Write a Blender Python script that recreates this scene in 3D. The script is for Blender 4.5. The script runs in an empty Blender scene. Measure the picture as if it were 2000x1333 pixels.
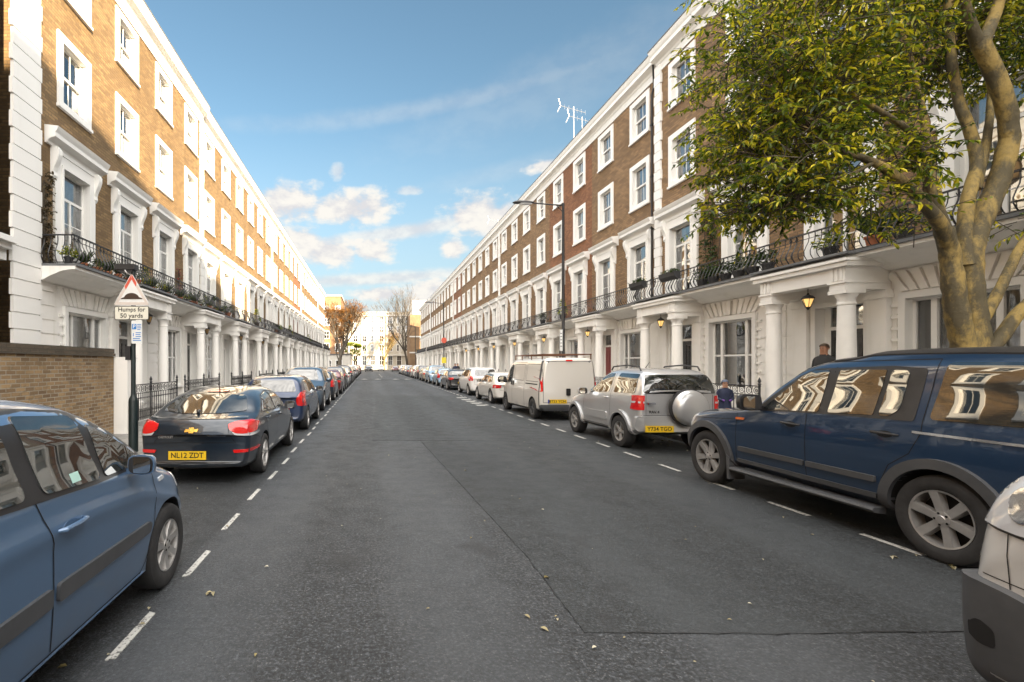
import bpy, bmesh, math, random
from mathutils import Vector, Matrix
from mathutils.bvhtree import BVHTree
R = math.radians
PI = math.pi
random.seed(7)
scene = bpy.context.scene
COL = scene.collection

# ------------------------------------------------------------------ camera
F_PX, CAM_H, VPX, VPY = 950.0, 1.75, 722.0, 712.0     # measured on the 2000 px wide photograph
cam_d = bpy.data.cameras.new("camera")
cam = bpy.data.objects.new("camera", cam_d)
COL.objects.link(cam)
cam.location = (0, 0, CAM_H)
cam.rotation_euler = (R(90), 0, 0)
cam_d.sensor_width = 36
cam_d.lens = 36 * F_PX / 2000
cam_d.shift_x = (1000 - VPX) / 2000
cam_d.shift_y = (VPY - 666.5) / 2000
cam_d.clip_start = 0.05
cam_d.clip_end = 3000
scene.camera = cam

# ------------------------------------------------------------------ sun and sky
K_SUN = 1.62                       # metres the light runs down the street per metre across it
EL = math.atan(6.4 / (18.3 * math.sqrt(1 + K_SUN ** 2)))
SUNDIR = Vector((1, -K_SUN, 0)).normalized() * math.cos(EL) + Vector((0, 0, math.sin(EL)))   # towards the sun
sd = bpy.data.lights.new("sun", 'SUN')
sd.energy = 2.0
sd.angle = R(0.6)
sd.color = (1.0, 0.79, 0.52)
sun = bpy.data.objects.new("sun", sd)
COL.objects.link(sun)
sun.rotation_euler = SUNDIR.to_track_quat('Z', 'Y').to_euler()

world = bpy.data.worlds.new("World")
scene.world = world
world.use_nodes = True
wn, wl = world.node_tree.nodes, world.node_tree.links
wn.clear()


class NG:
    """small helper to wire nodes"""
    def __init__(s, tree):
        s.n, s.l = tree.nodes, tree.links

    def new(s, typ, **kw):
        nd = s.n.new(typ)
        for k, v in kw.items():
            setattr(nd, k, v)
        return nd

    def put(s, sock, v):
        if isinstance(v, (int, float, tuple, list)):
            sock.default_value = v
        else:
            s.l.new(v, sock)

    def m(s, op, a, b=0.0, c=None, clamp=False):
        nd = s.n.new('ShaderNodeMath')
        nd.operation = op
        nd.use_clamp = clamp
        s.put(nd.inputs[0], a)
        s.put(nd.inputs[1], b)
        if c is not None:
            s.put(nd.inputs[2], c)
        return nd.outputs[0]

    def mix(s, f, a, b, typ='MIX'):
        nd = s.n.new('ShaderNodeMix')
        nd.data_type = 'RGBA'
        nd.blend_type = typ
        s.put(nd.inputs[0], f)
        s.put(nd.inputs[6], a)
        s.put(nd.inputs[7], b)
        return nd.outputs[2]

    def ramp(s, f, stops):
        nd = s.n.new('ShaderNodeValToRGB')
        e = nd.color_ramp.elements
        while len(e) < len(stops):
            e.new(0.5)
        for i, (p, c) in enumerate(stops):
            e[i].position = p
            e[i].color = c if len(c) == 4 else (*c, 1)
        s.put(nd.inputs[0], f)
        return nd.outputs[0]

    def sm(s, v, a, b, lo=0.0, hi=1.0):
        nd = s.n.new('ShaderNodeMapRange')
        nd.interpolation_type = 'SMOOTHSTEP'
        s.put(nd.inputs[0], v)
        for i, q in enumerate((a, b, lo, hi)):
            nd.inputs[i + 1].default_value = q
        return nd.outputs[0]

    def noise(s, vec, scale, detail=4, rough=0.55, dist=0.0):
        nd = s.n.new('ShaderNodeTexNoise')
        nd.inputs['Scale'].default_value = scale
        nd.inputs['Detail'].default_value = detail
        nd.inputs['Roughness'].default_value = rough
        nd.inputs['Distortion'].default_value = dist
        if vec is not None:
            s.l.new(vec, nd.inputs['Vector'])
        return nd.outputs[0]

    def mapping(s, vec, scale=(1, 1, 1), loc=(0, 0, 0)):
        nd = s.n.new('ShaderNodeMapping')
        s.l.new(vec, nd.inputs[0])
        nd.inputs['Location'].default_value = loc
        nd.inputs['Scale'].default_value = scale
        return nd.outputs[0]


g = NG(world.node_tree)
sky = g.new('ShaderNodeTexSky', sky_type='NISHITA', sun_disc=False, sun_elevation=EL + R(3),
            sun_rotation=math.atan2(SUNDIR.x, SUNDIR.y), air_density=1.0, dust_density=0.6, ozone_density=2.6)
tc = g.new('ShaderNodeTexCoord').outputs['Generated']
sep = g.new('ShaderNodeSeparateXYZ')
g.l.new(tc, sep.inputs[0])
az = g.m('ARCTAN2', sep.outputs[0], sep.outputs[1])
el = g.m('ARCSINE', sep.outputs[2])
uv = g.new('ShaderNodeCombineXYZ')
g.put(uv.inputs[0], az)
g.put(uv.inputs[1], g.m('MULTIPLY', el, 1.7))
nz = g.noise(uv.outputs[0], 16, 7, 0.6)
nz2 = g.noise(uv.outputs[0], 5, 5, 0.55)
nzs = g.m('SUBTRACT', nz, 0.5)
density = None


def ae(x, y):
    dx = x - VPX
    return math.atan2(dx, F_PX), math.atan2(VPY - y, math.hypot(F_PX, dx))


def cloud(x, y, w, h, amp=1.9, edge=0.95, gain=1.0, tilt=0.0):
    global density
    a, e = ae(x, y)
    sa, se = w / F_PX, h / F_PX
    da = g.m('SUBTRACT', az, a)
    de = g.m('SUBTRACT', el, g.m('MULTIPLY_ADD', da, tilt, e))
    qa = g.m('DIVIDE', da, sa)
    qe = g.m('DIVIDE', de, se)
    d = g.m('SQRT', g.m('ADD', g.m('MULTIPLY', qa, qa), g.m('MULTIPLY', qe, qe)))
    d = g.m('ADD', d, g.m('MULTIPLY', nzs, -amp * 1.6))
    f = g.m('MULTIPLY', g.sm(d, 1.0 + edge * 0.5, 1.0 - edge * 0.5), gain)
    density = f if density is None else g.m('MAXIMUM', density, f)


for c in [(560, 397, 64, 32), (530, 402, 36, 22), (672, 408, 66, 26), (706, 404, 56, 28), (640, 418, 36, 12),
          (640, 492, 62, 26), (580, 475, 56, 28), (726, 488, 38, 24), (936, 420, 56, 34), (975, 428, 60, 30), (905, 424, 24, 18),
          (885, 487, 20, 18), (1080, 322, 45, 10), (800, 372, 26, 7), (745, 575, 50, 14), (850, 575, 60, 30), (660, 335, 12, 12)]:
    cloud(*c, gain=(0.55 if c[2] < 30 and c[1] < 400 else 0.97))
cloud(760, 458, 230, 13, 1.0, 1.1, 0.75, 0.14)
cloud(740, 545, 200, 11, 1.0, 1.2, 0.75, 0.05)
cloud(860, 207, 330, 12, 0.8, 1.9, 0.20, 0.10)
cloud(1090, 170, 240, 40, 0.9, 1.9, 0.12, 0.2)
cloud(1010, 330, 140, 12, 1.0, 1.8, 0.14, 0.12)
cloud(800, 620, 260, 30, 1.5, 1.4, 0.55)
# scattered cloud everywhere behind the photographer
back = g.m('MULTIPLY', g.sm(sep.outputs[1], 0.25, -0.1), g.sm(nz2, 0.52, 0.72))
density = g.m('MAXIMUM', density, g.m('MULTIPLY', back, 0.7))
hz = g.sm(el, 0.50, 0.0, 0.0, 0.9)
SKYC = g.mix(hz, g.mix(1.0, sky.outputs[0], (0.190, 0.190, 0.160, 1), 'MULTIPLY'), (0.39, 0.48, 0.54, 1))
cl_col = g.mix(g.sm(nz, 0.38, 0.60), (0.54, 0.53, 0.54, 1), (0.70, 0.67, 0.62, 1))
out_c = g.mix(density, SKYC, cl_col)
# added fill glow overhead and behind the view, unseen, to lift the shade
fill_veil = g.m('MAXIMUM', g.sm(el, 0.72, 1.15), g.sm(sep.outputs[1], 0.15, -0.35))
fill_veil = g.m('MULTIPLY', fill_veil, g.sm(el, -0.02, 0.10))
out_c = g.mix(g.m('MULTIPLY', fill_veil, g.sm(nz2, 0.25, 0.65, 0.45, 1.0)), out_c, (4.2, 3.98, 3.7, 1))
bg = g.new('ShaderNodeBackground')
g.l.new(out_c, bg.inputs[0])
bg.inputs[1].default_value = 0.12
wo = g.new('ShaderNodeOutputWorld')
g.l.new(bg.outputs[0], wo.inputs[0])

scene.view_settings.view_transform = 'Standard'
scene.view_settings.look = 'None'
scene.view_settings.exposure = 3.58
scene.view_settings.gamma = 1.0
scene.render.engine = 'CYCLES'
scene.cycles.max_bounces = 6
scene.cycles.diffuse_bounces = 4
scene.cycles.glossy_bounces = 4
scene.cycles.transparent_max_bounces = 8
scene.cycles.caustics_reflective = False
scene.cycles.caustics_refractive = False


# ------------------------------------------------------------------ mesh helpers
class MB:
    """collects shapes, then links them as one mesh object; sx=-1 mirrors in x"""
    def __init__(s, sx=1):
        s.v, s.f, s.m, s.sx = [], [], [], sx

    def add(s, vs, fs, mat=0):
        b = len(s.v)
        s.v += [(x * s.sx, y, z) for x, y, z in vs]
        for f in fs:
            q = [b + i for i in f]
            s.f.append(q if s.sx > 0 else q[::-1])
            s.m.append(mat)
        return s

    def box(s, x0, x1, y0, y1, z0, z1, mat=0):
        x0, x1 = min(x0, x1), max(x0, x1)
        y0, y1 = min(y0, y1), max(y0, y1)
        z0, z1 = min(z0, z1), max(z0, z1)
        return s.add([(x0, y0, z0), (x1, y0, z0), (x1, y1, z0), (x0, y1, z0), (x0, y0, z1), (x1, y0, z1), (x1, y1, z1), (x0, y1, z1)],
                     [(0, 3, 2, 1), (4, 5, 6, 7), (0, 1, 5, 4), (1, 2, 6, 5), (2, 3, 7, 6), (3, 0, 4, 7)], mat)

    def quad(s, a, b, c, d, mat=0):
        return s.add([a, b, c, d], [(0, 1, 2, 3)], mat)

    def prism(s, poly, axis, a0, a1, mat=0):
        """poly: list of 2D points; axis 'x': (y,z), 'y': (x,z), 'z': (x,y); extruded a0..a1"""
        n = len(poly)
        area = sum(poly[i][0] * poly[(i + 1) % n][1] - poly[(i + 1) % n][0] * poly[i][1] for i in range(n))
        P = poly if area > 0 else poly[::-1]
        if axis == 'y':
            P = P[::-1]

        def at(p, a):
            return (a, p[0], p[1]) if axis == 'x' else ((p[0], a, p[1]) if axis == 'y' else (p[0], p[1], a))
        vs = [at(p, a0) for p in P] + [at(p, a1) for p in P]
        fs = [tuple(range(n))[::-1], tuple(range(n, 2 * n))]
        fs += [(i, (i + 1) % n, n + (i + 1) % n, n + i) for i in range(n)]
        return s.add(vs, fs, mat)

    def tube(s, pts, rad, n=6, mat=0, cap=True):
        pts = [Vector(p) for p in pts]
        rads = rad if isinstance(rad, (list, tuple)) else [rad] * len(pts)
        vs, fs = [], []
        prev = None
        for i, p in enumerate(pts):
            t = (pts[min(i + 1, len(pts) - 1)] - pts[max(i - 1, 0)])
            t = t.normalized() if t.length > 1e-9 else Vector((0, 0, 1))
            if prev is None:
                u = t.cross(Vector((0.0, 0.13, 1.0)))
                if u.length < 1e-2:
                    u = t.cross(Vector((1, 0, 0)))
            else:
                u = prev - t * prev.dot(t)
            u.normalize()
            prev = u
            w = t.cross(u)
            for k in range(n):
                a = 2 * PI * k / n
                vs.append(tuple(p + (u * math.cos(a) + w * math.sin(a)) * rads[i]))
        for i in range(len(pts) - 1):
            for k in range(n):
                k2 = (k + 1) % n
                fs.append((i * n + k, i * n + k2, (i + 1) * n + k2, (i + 1) * n + k))
        if cap:
            fs.append(tuple(range(n))[::-1])
            fs.append(tuple(range((len(pts) - 1) * n, len(pts) * n)))
        return s.add(vs, fs, mat)

    def lathe(s, prof, c=(0, 0, 0), n=16, axis='z', mat=0, cap=True):
        """prof: (r, h) from bottom to top"""
        vs, fs = [], []
        for r, h in prof:
            for k in range(n):
                a = 2 * PI * k / n
                u, w = r * math.cos(a), r * math.sin(a)
                if axis == 'z':
                    vs.append((c[0] + u, c[1] + w, c[2] + h))
                elif axis == 'y':
                    vs.append((c[0] + w, c[1] + h, c[2] + u))
                else:
                    vs.append((c[0] + h, c[1] + u, c[2] + w))
        for i in range(len(prof) - 1):
            for k in range(n):
                k2 = (k + 1) % n
                fs.append((i * n + k, i * n + k2, (i + 1) * n + k2, (i + 1) * n + k))
        if cap and prof[0][0] > 1e-6:
            fs.append(tuple(range(n))[::-1])
        if cap and prof[-1][0] > 1e-6:
            fs.append(tuple(range((len(prof) - 1) * n, len(prof) * n)))
        return s.add(vs, fs, mat)

    def build(s, name, mats, parent=None, smooth=False, loc=None, angle=40):
        me = bpy.data.meshes.new(name)
        me.from_pydata(s.v, [], s.f)
        if not isinstance(mats, (list, tuple)):
            mats = [mats]
        for m_ in mats:
            me.materials.append(m_)
        me.polygons.foreach_set('material_index', s.m)
        if smooth:
            smooth_mesh(me, angle)
        me.update()
        o = bpy.data.objects.new(name, me)
        COL.objects.link(o)
        if parent is not None:
            o.parent = parent
        if loc is not None:
            o.location = loc
        return o


def smooth_mesh(me, angle=40):
    bm = bmesh.new()
    bm.from_mesh(me)
    lim = math.radians(angle)
    for f in bm.faces:
        f.smooth = True
    for e in bm.edges:
        e.smooth = not (len(e.link_faces) != 2 or e.calc_face_angle(0) > lim)
    bm.to_mesh(me)
    bm.free()


def tag(o, label=None, cat=None, group=None, kind=None):
    if label:
        o['label'] = label
    if cat:
        o['category'] = cat
    if group:
        o['group'] = group
    if kind:
        o['kind'] = kind
    return o


def empty(name, loc=(0, 0, 0), rz=0.0, parent=None):
    o = bpy.data.objects.new(name, None)
    o.empty_display_size = 0.1
    COL.objects.link(o)
    o.location = loc
    o.rotation_euler = (0, 0, rz)
    if parent is not None:
        o.parent = parent
    return o


KIDS = {}


def kids(o):
    return list(o.children)


def copy_tree(o, parent=None, swap=None):
    c = o.copy()
    if swap and c.data is not None and c.type == 'MESH':
        if any(m_ in swap for m_ in c.data.materials if m_):
            key = (c.data.name, tuple((a.name, b.name) for a, b in swap.items()))
            if key not in KIDS:
                d = c.data.copy()
                for i, m_ in enumerate(d.materials):
                    if m_ in swap:
                        d.materials[i] = swap[m_]
                KIDS[key] = d
            c.data = KIDS[key]
    COL.objects.link(c)
    if parent is not None:
        c.parent = parent
    for ch in kids(o):
        copy_tree(ch, c, swap)
    return c


# ------------------------------------------------------------------ materials
def new_mat(name):
    m_ = bpy.data.materials.new(name)
    m_.use_nodes = True
    gg = NG(m_.node_tree)
    b = gg.n['Principled BSDF']
    return m_, gg, b


def obj_co(gg):
    return gg.new('ShaderNodeTexCoord').outputs['Object']


def world_co(gg):
    return gg.new('ShaderNodeNewGeometry').outputs['Position']


def bump(gg, b, h, strength=0.3, dist=0.02):
    nd = gg.new('ShaderNodeBump')
    nd.inputs['Strength'].default_value = strength
    nd.inputs['Distance'].default_value = dist
    gg.l.new(h, nd.inputs['Height'])
    gg.l.new(nd.outputs[0], b.inputs['Normal'])


def plain(name, col, rough=0.6, metal=0.0, var=0.12, scale=6.0, bmp=0.0, coat=0.0, spec=0.5):
    m_, gg, b = new_mat(name)
    co = world_co(gg)
    nn = gg.noise(co, scale, 6, 0.6)
    dark = tuple(c * (1 - var) for c in col) + (1,)
    lite = tuple(min(1, c * (1 + var)) for c in col) + (1,)
    gg.l.new(gg.ramp(nn, [(0.3, dark), (0.7, lite)]), b.inputs['Base Color'])
    b.inputs['Roughness'].default_value = rough
    b.inputs['Metallic'].default_value = metal
    b.inputs['Coat Weight'].default_value = coat
    b.inputs['Coat Roughness'].default_value = 0.03
    b.inputs['Specular IOR Level'].default_value = spec
    if bmp:
        bump(gg, b, gg.noise(co, scale * 6, 4), bmp, 0.01)
    return m_


def brick_mat(name, c1, c2, mortar, seed=0.0, bw=0.225, rh=0.075, grime=0.55):
    m_, gg, b = new_mat(name)
    co = world_co(gg)
    sp = gg.new('ShaderNodeSeparateXYZ')
    gg.l.new(co, sp.inputs[0])
    cb = gg.new('ShaderNodeCombineXYZ')
    gg.put(cb.inputs[0], gg.m('ADD', sp.outputs[0], sp.outputs[1]))
    gg.put(cb.inputs[1], sp.outputs[2])
    cb.inputs[2].default_value = 0
    bt = gg.new('ShaderNodeTexBrick')
    gg.l.new(cb.outputs[0], bt.inputs['Vector'])
    bt.inputs['Color1'].default_value = (*c1, 1)
    bt.inputs['Color2'].default_value = (*c2, 1)
    bt.inputs['Mortar'].default_value = (*mortar, 1)
    bt.inputs['Scale'].default_value = 1
    bt.inputs['Mortar Size'].default_value = 0.011
    bt.inputs['Mortar Smooth'].default_value = 0.2
    bt.inputs['Bias'].default_value = -0.1
    bt.inputs['Brick Width'].default_value = bw
    bt.inputs['Row Height'].default_value = rh
    n1 = gg.noise(gg.mapping(co, (1, 1, 0.6), (seed, seed, 0)), 0.7, 6, 0.65)
    n2 = gg.noise(co, 14, 3, 0.6)
    c = gg.mix(gg.sm(n1, 0.42, 0.7, 0, grime), bt.outputs[0], tuple(q * 0.42 for q in c1) + (1,))
    c = gg.mix(gg.sm(n2, 0.5, 0.75, 0, 0.35), c, tuple(q * 1.25 for q in c2) + (1,))
    n3 = gg.noise(gg.mapping(co, (4.4, 4.4, 13.3)), 1.0, 1, 0.5)
    c = gg.mix(gg.sm(n3, 0.58, 0.66, 0, 0.5), c, tuple(q * 0.5 for q in c1) + (1,))
    gg.l.new(c, b.inputs['Base Color'])
    b.inputs['Roughness'].default_value = 0.9
    bump(gg, b, gg.m('SUBTRACT', gg.m('MULTIPLY', n2, 0.5), bt.outputs[1]), 0.9, 0.015)
    return m_


def stucco_mat(name, col, dirt=0.45):
    m_, gg, b = new_mat(name)
    co = world_co(gg)
    n1 = gg.noise(gg.mapping(co, (3, 3, 0.35)), 1.0, 6, 0.6)
    n2 = gg.noise(co, 2.3, 5, 0.6)
    c = gg.mix(gg.sm(n1, 0.52, 0.78, 0, dirt), (*col, 1), tuple(q * 0.6 for q in col[:2]) + (col[2] * 0.5, 1))
    c = gg.mix(gg.sm(n2, 0.5, 0.75, 0, dirt * 0.6), c, tuple(q * 0.8 for q in col) + (1,))
    gg.l.new(c, b.inputs['Base Color'])
    b.inputs['Roughness'].default_value = 0.55
    bump(gg, b, gg.noise(co, 30, 4), 0.08, 0.01)
    return m_


def glass_mat(name, tint=(0.03, 0.035, 0.04), clear=0.75):
    """window glass: mirror-like at grazing angles, half see-through straight on"""
    m_ = bpy.data.materials.new(name)
    m_.use_nodes = True
    gg = NG(m_.node_tree)
    gg.n.clear()
    tr = gg.new('ShaderNodeBsdfTransparent')
    tr.inputs[0].default_value = (clear, clear * 1.01, clear, 1)
    gl = gg.new('ShaderNodeBsdfGlossy')
    gl.inputs['Roughness'].default_value = 0.015
    gl.inputs['Color'].default_value = (0.95, 0.97, 1, 1)
    wob = gg.noise(world_co(gg), 1.6, 1, 0.4)
    nd = gg.new('ShaderNodeBump')
    nd.inputs['Strength'].default_value = 0.12
    nd.inputs['Distance'].default_value = 0.05
    gg.l.new(wob, nd.inputs['Height'])
    gg.l.new(nd.outputs[0], gl.inputs['Normal'])
    fr = gg.new('ShaderNodeFresnel')
    fr.inputs[0].default_value = 1.7
    mx = gg.new('ShaderNodeMixShader')
    gg.l.new(gg.m('MULTIPLY_ADD', fr.outputs[0], 1.6, 0.10, clamp=True), mx.inputs[0])
    gg.l.new(tr.outputs[0], mx.inputs[1])
    gg.l.new(gl.outputs[0], mx.inputs[2])
    o = gg.new('ShaderNodeOutputMaterial')
    gg.l.new(mx.outputs[0], o.inputs[0])
    return m_


M = {}
M['brick'] = brick_mat('yellow_brick', (0.285, 0.180, 0.080), (0.13, 0.080, 0.037), (0.14, 0.10, 0.055), bw=0.24, rh=0.08)
M['brick_b'] = brick_mat('brown_brick', (0.32, 0.195, 0.095), (0.155, 0.092, 0.048), (0.12, 0.09, 0.06), 9.0, bw=0.24, rh=0.08)
M['brick_red'] = brick_mat('red_brown_brick', (0.31, 0.135, 0.06), (0.16, 0.07, 0.035), (0.12, 0.07, 0.045), 4.0, bw=0.24, rh=0.08)
M['brick_wall'] = brick_mat('garden_wall_brick', (0.36, 0.24, 0.12), (0.13, 0.08, 0.045), (0.34, 0.29, 0.22), 2.0, grime=0.65)
M['brick_old'] = brick_mat('old_dark_brick', (0.12, 0.09, 0.06), (0.09, 0.07, 0.05), (0.08, 0.07, 0.05), 6.0)
M['white'] = stucco_mat('white_stucco', (0.83, 0.81, 0.77))
M['trim'] = stucco_mat('white_trim', (0.80, 0.79, 0.76), 0.12)
M['sash'] = plain('sash_paint', (0.78, 0.77, 0.74), 0.4, var=0.04)
M['lead'] = plain('lead_grey', (0.13, 0.135, 0.14), 0.6, var=0.25, bmp=0.2)
M['slate'] = plain('slate_roof', (0.09, 0.085, 0.085), 0.7, var=0.3)
M['iron'] = plain('black_iron', (0.018, 0.018, 0.02), 0.45, var=0.2)
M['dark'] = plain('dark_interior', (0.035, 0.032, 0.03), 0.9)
M['door'] = plain('black_door_paint', (0.02, 0.02, 0.022), 0.25, coat=0.5)
M['brass'] = plain('brass', (0.5, 0.33, 0.1), 0.3, 1.0)
M['curtain'] = plain('net_curtain', (0.62, 0.60, 0.55), 0.9, var=0.15, scale=9)
M['glass'] = glass_mat('window_glass')
M['curtain_cream'] = plain('cream_curtain', (0.50, 0.38, 0.22), 0.9, var=0.15, scale=9)
M['curtain_grey'] = plain('grey_blind', (0.25, 0.26, 0.27), 0.9, var=0.1, scale=9)
M['door_red'] = plain('red_door_paint', (0.20, 0.02, 0.02), 0.3, coat=0.5)
M['door_blue'] = plain('blue_door_paint', (0.02, 0.05, 0.14), 0.3, coat=0.5)
M['stone'] = plain('step_stone', (0.33, 0.32, 0.30), 0.8, var=0.2, bmp=0.2)
# ------------------------------------------------------------------ terrace houses
Z_SLAB, Z_FRIEZE, Z_TOP = 4.10, 12.75, 13.5
DEPTH = 8.5


def holed(mb, y0, y1, z0, z1, holes, x=0.0, mat=0):
    ys = sorted({y0, y1, *[q for h in holes for q in h[:2] if y0 < q < y1]})
    zs = sorted({z0, z1, *[q for h in holes for q in h[2:] if z0 < q < z1]})
    for i in range(len(ys) - 1):
        for k in range(len(zs) - 1):
            cy, cz = (ys[i] + ys[i + 1]) / 2, (zs[k] + zs[k + 1]) / 2
            if any(h[0] < cy < h[1] and h[2] < cz < h[3] for h in holes):
                continue
            mb.quad((x, ys[i], zs[k]), (x, ys[i + 1], zs[k]), (x, ys[i + 1], zs[k + 1]), (x, ys[i], zs[k + 1]), mat)


def frame(mb, y0, y1, z0, z1, w, xa, xb, mat=0, bottom=True):
    """a rectangular ring of width w outside the opening, between depths xa and xb"""
    mb.box(xa, xb, y0 - w, y0, z0, z1 + w, mat)
    mb.box(xa, xb, y1, y1 + w, z0, z1 + w, mat)
    mb.box(xa, xb, y0, y1, z1, z1 + w, mat)
    if bottom:
        mb.box(xa, xb, y0 - w, y1 + w, z0 - w * 0.6, z0, mat)


def inner(mb, y0, y1, z0, z1, w, xa, xb, mat=0):
    mb.box(xa, xb, y0, y0 + w, z0, z1, mat)
    mb.box(xa, xb, y1 - w, y1, z0, z1, mat)
    mb.box(xa, xb, y0 + w, y1 - w, z1 - w, z1, mat)
    mb.box(xa, xb, y0 + w, y1 - w, z0, z0 + w * 1.3, mat)


REV = 0.17


def reveal(mb, y0, y1, z0, z1, d=REV, mat=0):
    mb.box(-d, 0.0, y0 - 0.03, y0, z0, z1, mat)
    mb.box(-d, 0.0, y1, y1 + 0.03, z0, z1, mat)
    mb.box(-d, 0.0, y0 - 0.03, y1 + 0.03, z1, z1 + 0.03, mat)
    mb.box(-d, 0.0, y0 - 0.03, y1 + 0.03, z0 - 0.03, z0, mat)


def curtain_pair(sx, parent, y0, y1, z0, z1, x, style):
    mb = MB(sx)
    spans = {0: [(y0, y0 + (y1 - y0) * 0.3), (y1 - (y1 - y0) * 0.3, y1)], 1: [(y0, y1)], 2: [(y0, y1)]}[style]
    zl = z0 if style < 2 else z0 + (z1 - z0) * 0.55
    for a, b in spans:
        n = max(4, int((b - a) / 0.035))
        for i in range(n):
            ya, yb = a + (b - a) * i / n, a + (b - a) * (i + 1) / n
            xa, xb = x + 0.02 * (i % 2), x + 0.02 * ((i + 1) % 2)
            if style == 2:
                xa = xb = x
            mb.quad((xa, ya, zl), (xb, yb, zl), (xb, yb, z1), (xa, ya, z1))
    return mb.build('curtain', M['curtain'], parent)


def sash_window(sx, parent, cy, w, z0, z1, style, surround=0.2):
    y0, y1 = cy - w / 2, cy + w / 2
    mb = MB(sx)
    frame(mb, y0, y1, z0, z1, surround, 0.002, 0.05)
    mb.box(0.002, 0.085, y0 - surround - 0.02, y1 + surround + 0.02, z0 - surround * 0.6 - 0.07, z0 - surround * 0.6 + 0.002)
    reveal(mb, y0, y1, z0, z1)
    o = mb.build('window', M['trim'], parent)
    mb = MB(sx)
    zm = (z0 + z1) / 2
    inner(mb, y0, y1, zm - 0.025, z1, 0.05, -REV + 0.03, -REV + 0.07)
    inner(mb, y0, y1, z0, zm + 0.025, 0.05, -REV - 0.012, -REV + 0.028)
    mb.box(-REV + 0.04, -REV + 0.062, cy - 0.011, cy + 0.011, zm + 0.03, z1 - 0.05)
    mb.box(-REV, -REV + 0.02, cy - 0.011, cy + 0.011, z0 + 0.06, zm - 0.02)
    mb.build('sash_frame', M['sash'], o)
    mb = MB(sx)
    mb.quad((-REV + 0.05, y0 + 0.04, zm), (-REV + 0.05, y1 - 0.04, zm), (-REV + 0.05, y1 - 0.04, z1 - 0.04), (-REV + 0.05, y0 + 0.04, z1 - 0.04))
    mb.quad((-REV + 0.01, y0 + 0.04, z0 + 0.04), (-REV + 0.01, y1 - 0.04, z0 + 0.04), (-REV + 0.01, y1 - 0.04, zm), (-REV + 0.01, y0 + 0.04, zm))
    mb.build('pane', M['glass'], o)
    curtain_pair(sx, o, y0 + 0.02, y1 - 0.02, z0, z1, -REV - 0.12, style)
    return o


def hood_profile():
    return [(0.0, 7.02), (0.06, 7.02), (0.08, 7.08), (0.14, 7.12), (0.26, 7.16), (0.26, 7.26), (0.30, 7.33), (0.33, 7.40), (0.0, 7.44)]


def french_window(sx, parent, cy, style):
    w, z0, z1 = 1.12, 4.12, 6.62
    y0, y1 = cy - w / 2, cy + w / 2
    mb = MB(sx)
    frame(mb, y0, y1, z0, z1, 0.30, 0.002, 0.07, bottom=False)
    frame(mb, y0, y1, z0, z1, 0.07, 0.072, 0.10, bottom=False)
    mb.box(0.002, 0.09, y0 - 0.30, y1 + 0.30, z1 + 0.302, 7.018)
    reveal(mb, y0, y1, z0, z1)
    o = mb.build('french_window', M['trim'], parent)
    mb = MB(sx)
    hy = 1.16
    mb.prism(hood_profile(), 'y', cy - hy, cy + hy)
    for sy in (-1, 1):
        c = cy + sy * 0.88
        # scrolled console bracket
        P = [(0.0, 6.25), (0.05, 6.25), (0.09, 6.32), (0.075, 6.42), (0.10, 6.52), (0.17, 6.68), (0.21, 6.82), (0.21, 6.94), (0.16, 7.018), (0.0, 7.018)]
        mb.prism(P, 'y', c - 0.075, c + 0.075)
    mb.build('hood', M['trim'], o)
    mb = MB(sx)
    x = -REV + 0.02
    inner(mb, y0, y1, z0, z1, 0.05, x, x + 0.05)
    mb.box(x + 0.002, x + 0.045, y0 + 0.05, y1 - 0.05, 5.93, 6.0)
    mb.box(x + 0.005, x + 0.048, cy - 0.035, cy + 0.035, z0 + 0.06, 5.93)
    for q in (4.75, 5.35):
        mb.box(x + 0.012, x + 0.032, y0 + 0.05, cy - 0.035, q, q + 0.022)
        mb.box(x + 0.012, x + 0.032, cy + 0.035, y1 - 0.05, q, q + 0.022)
    mb.build('sash_frame', M['sash'], o)
    mb = MB(sx)
    mb.quad((x + 0.02, y0 + 0.04, z0), (x + 0.02, y1 - 0.04, z0), (x + 0.02, y1 - 0.04, z1 - 0.04), (x + 0.02, y0 + 0.04, z1 - 0.04))
    mb.build('pane', M['glass'], o)
    curtain_pair(sx, o, y0 + 0.02, y1 - 0.02, z0, z1, -REV - 0.12, style)
    return o


def ground_window(sx, parent, cy, style):
    w, z0, z1 = 1.75, 1.0, 3.08
    y0, y1 = cy - w / 2, cy + w / 2
    mb = MB(sx)
    frame(mb, y0, y1, z0, z1, 0.13, 0.002, 0.075)
    mb.box(0.002, 0.12, y0 - 0.18, y1 + 0.18, z0 - 0.16, z0 - 0.08)
    reveal(mb, y0, y1, z0, z1, 0.2)
    o = mb.build('wide_window', M['trim'], parent)
    mb = MB(sx)
    x = -0.16
    m1, m2 = y0 + 0.38, y1 - 0.38
    zm = 2.02
    inner(mb, y0, y1, z0, z1, 0.055, x, x + 0.07)
    for q in (m1, m2):
        mb.box(x + 0.002, x + 0.085, q - 0.05, q + 0.05, z0 + 0.06, z1 - 0.05)
    for a, b in ((y0 + 0.055, m1 - 0.05), (m1 + 0.05, m2 - 0.05), (m2 + 0.05, y1 - 0.055)):
        mb.box(x + 0.004, x + 0.06, a, b, zm - 0.025, zm + 0.025)
    mb.build('sash_frame', M['sash'], o)
    mb = MB(sx)
    mb.quad((x + 0.03, y0 + 0.04, z0), (x + 0.03, y1 - 0.04, z0), (x + 0.03, y1 - 0.04, z1 - 0.04), (x + 0.03, y0 + 0.04, z1 - 0.04))
    mb.build('pane', M['glass'], o)
    curtain_pair(sx, o, y0 + 0.3, y1 - 0.3, z0, z1, -0.34, style)
    return o


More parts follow.
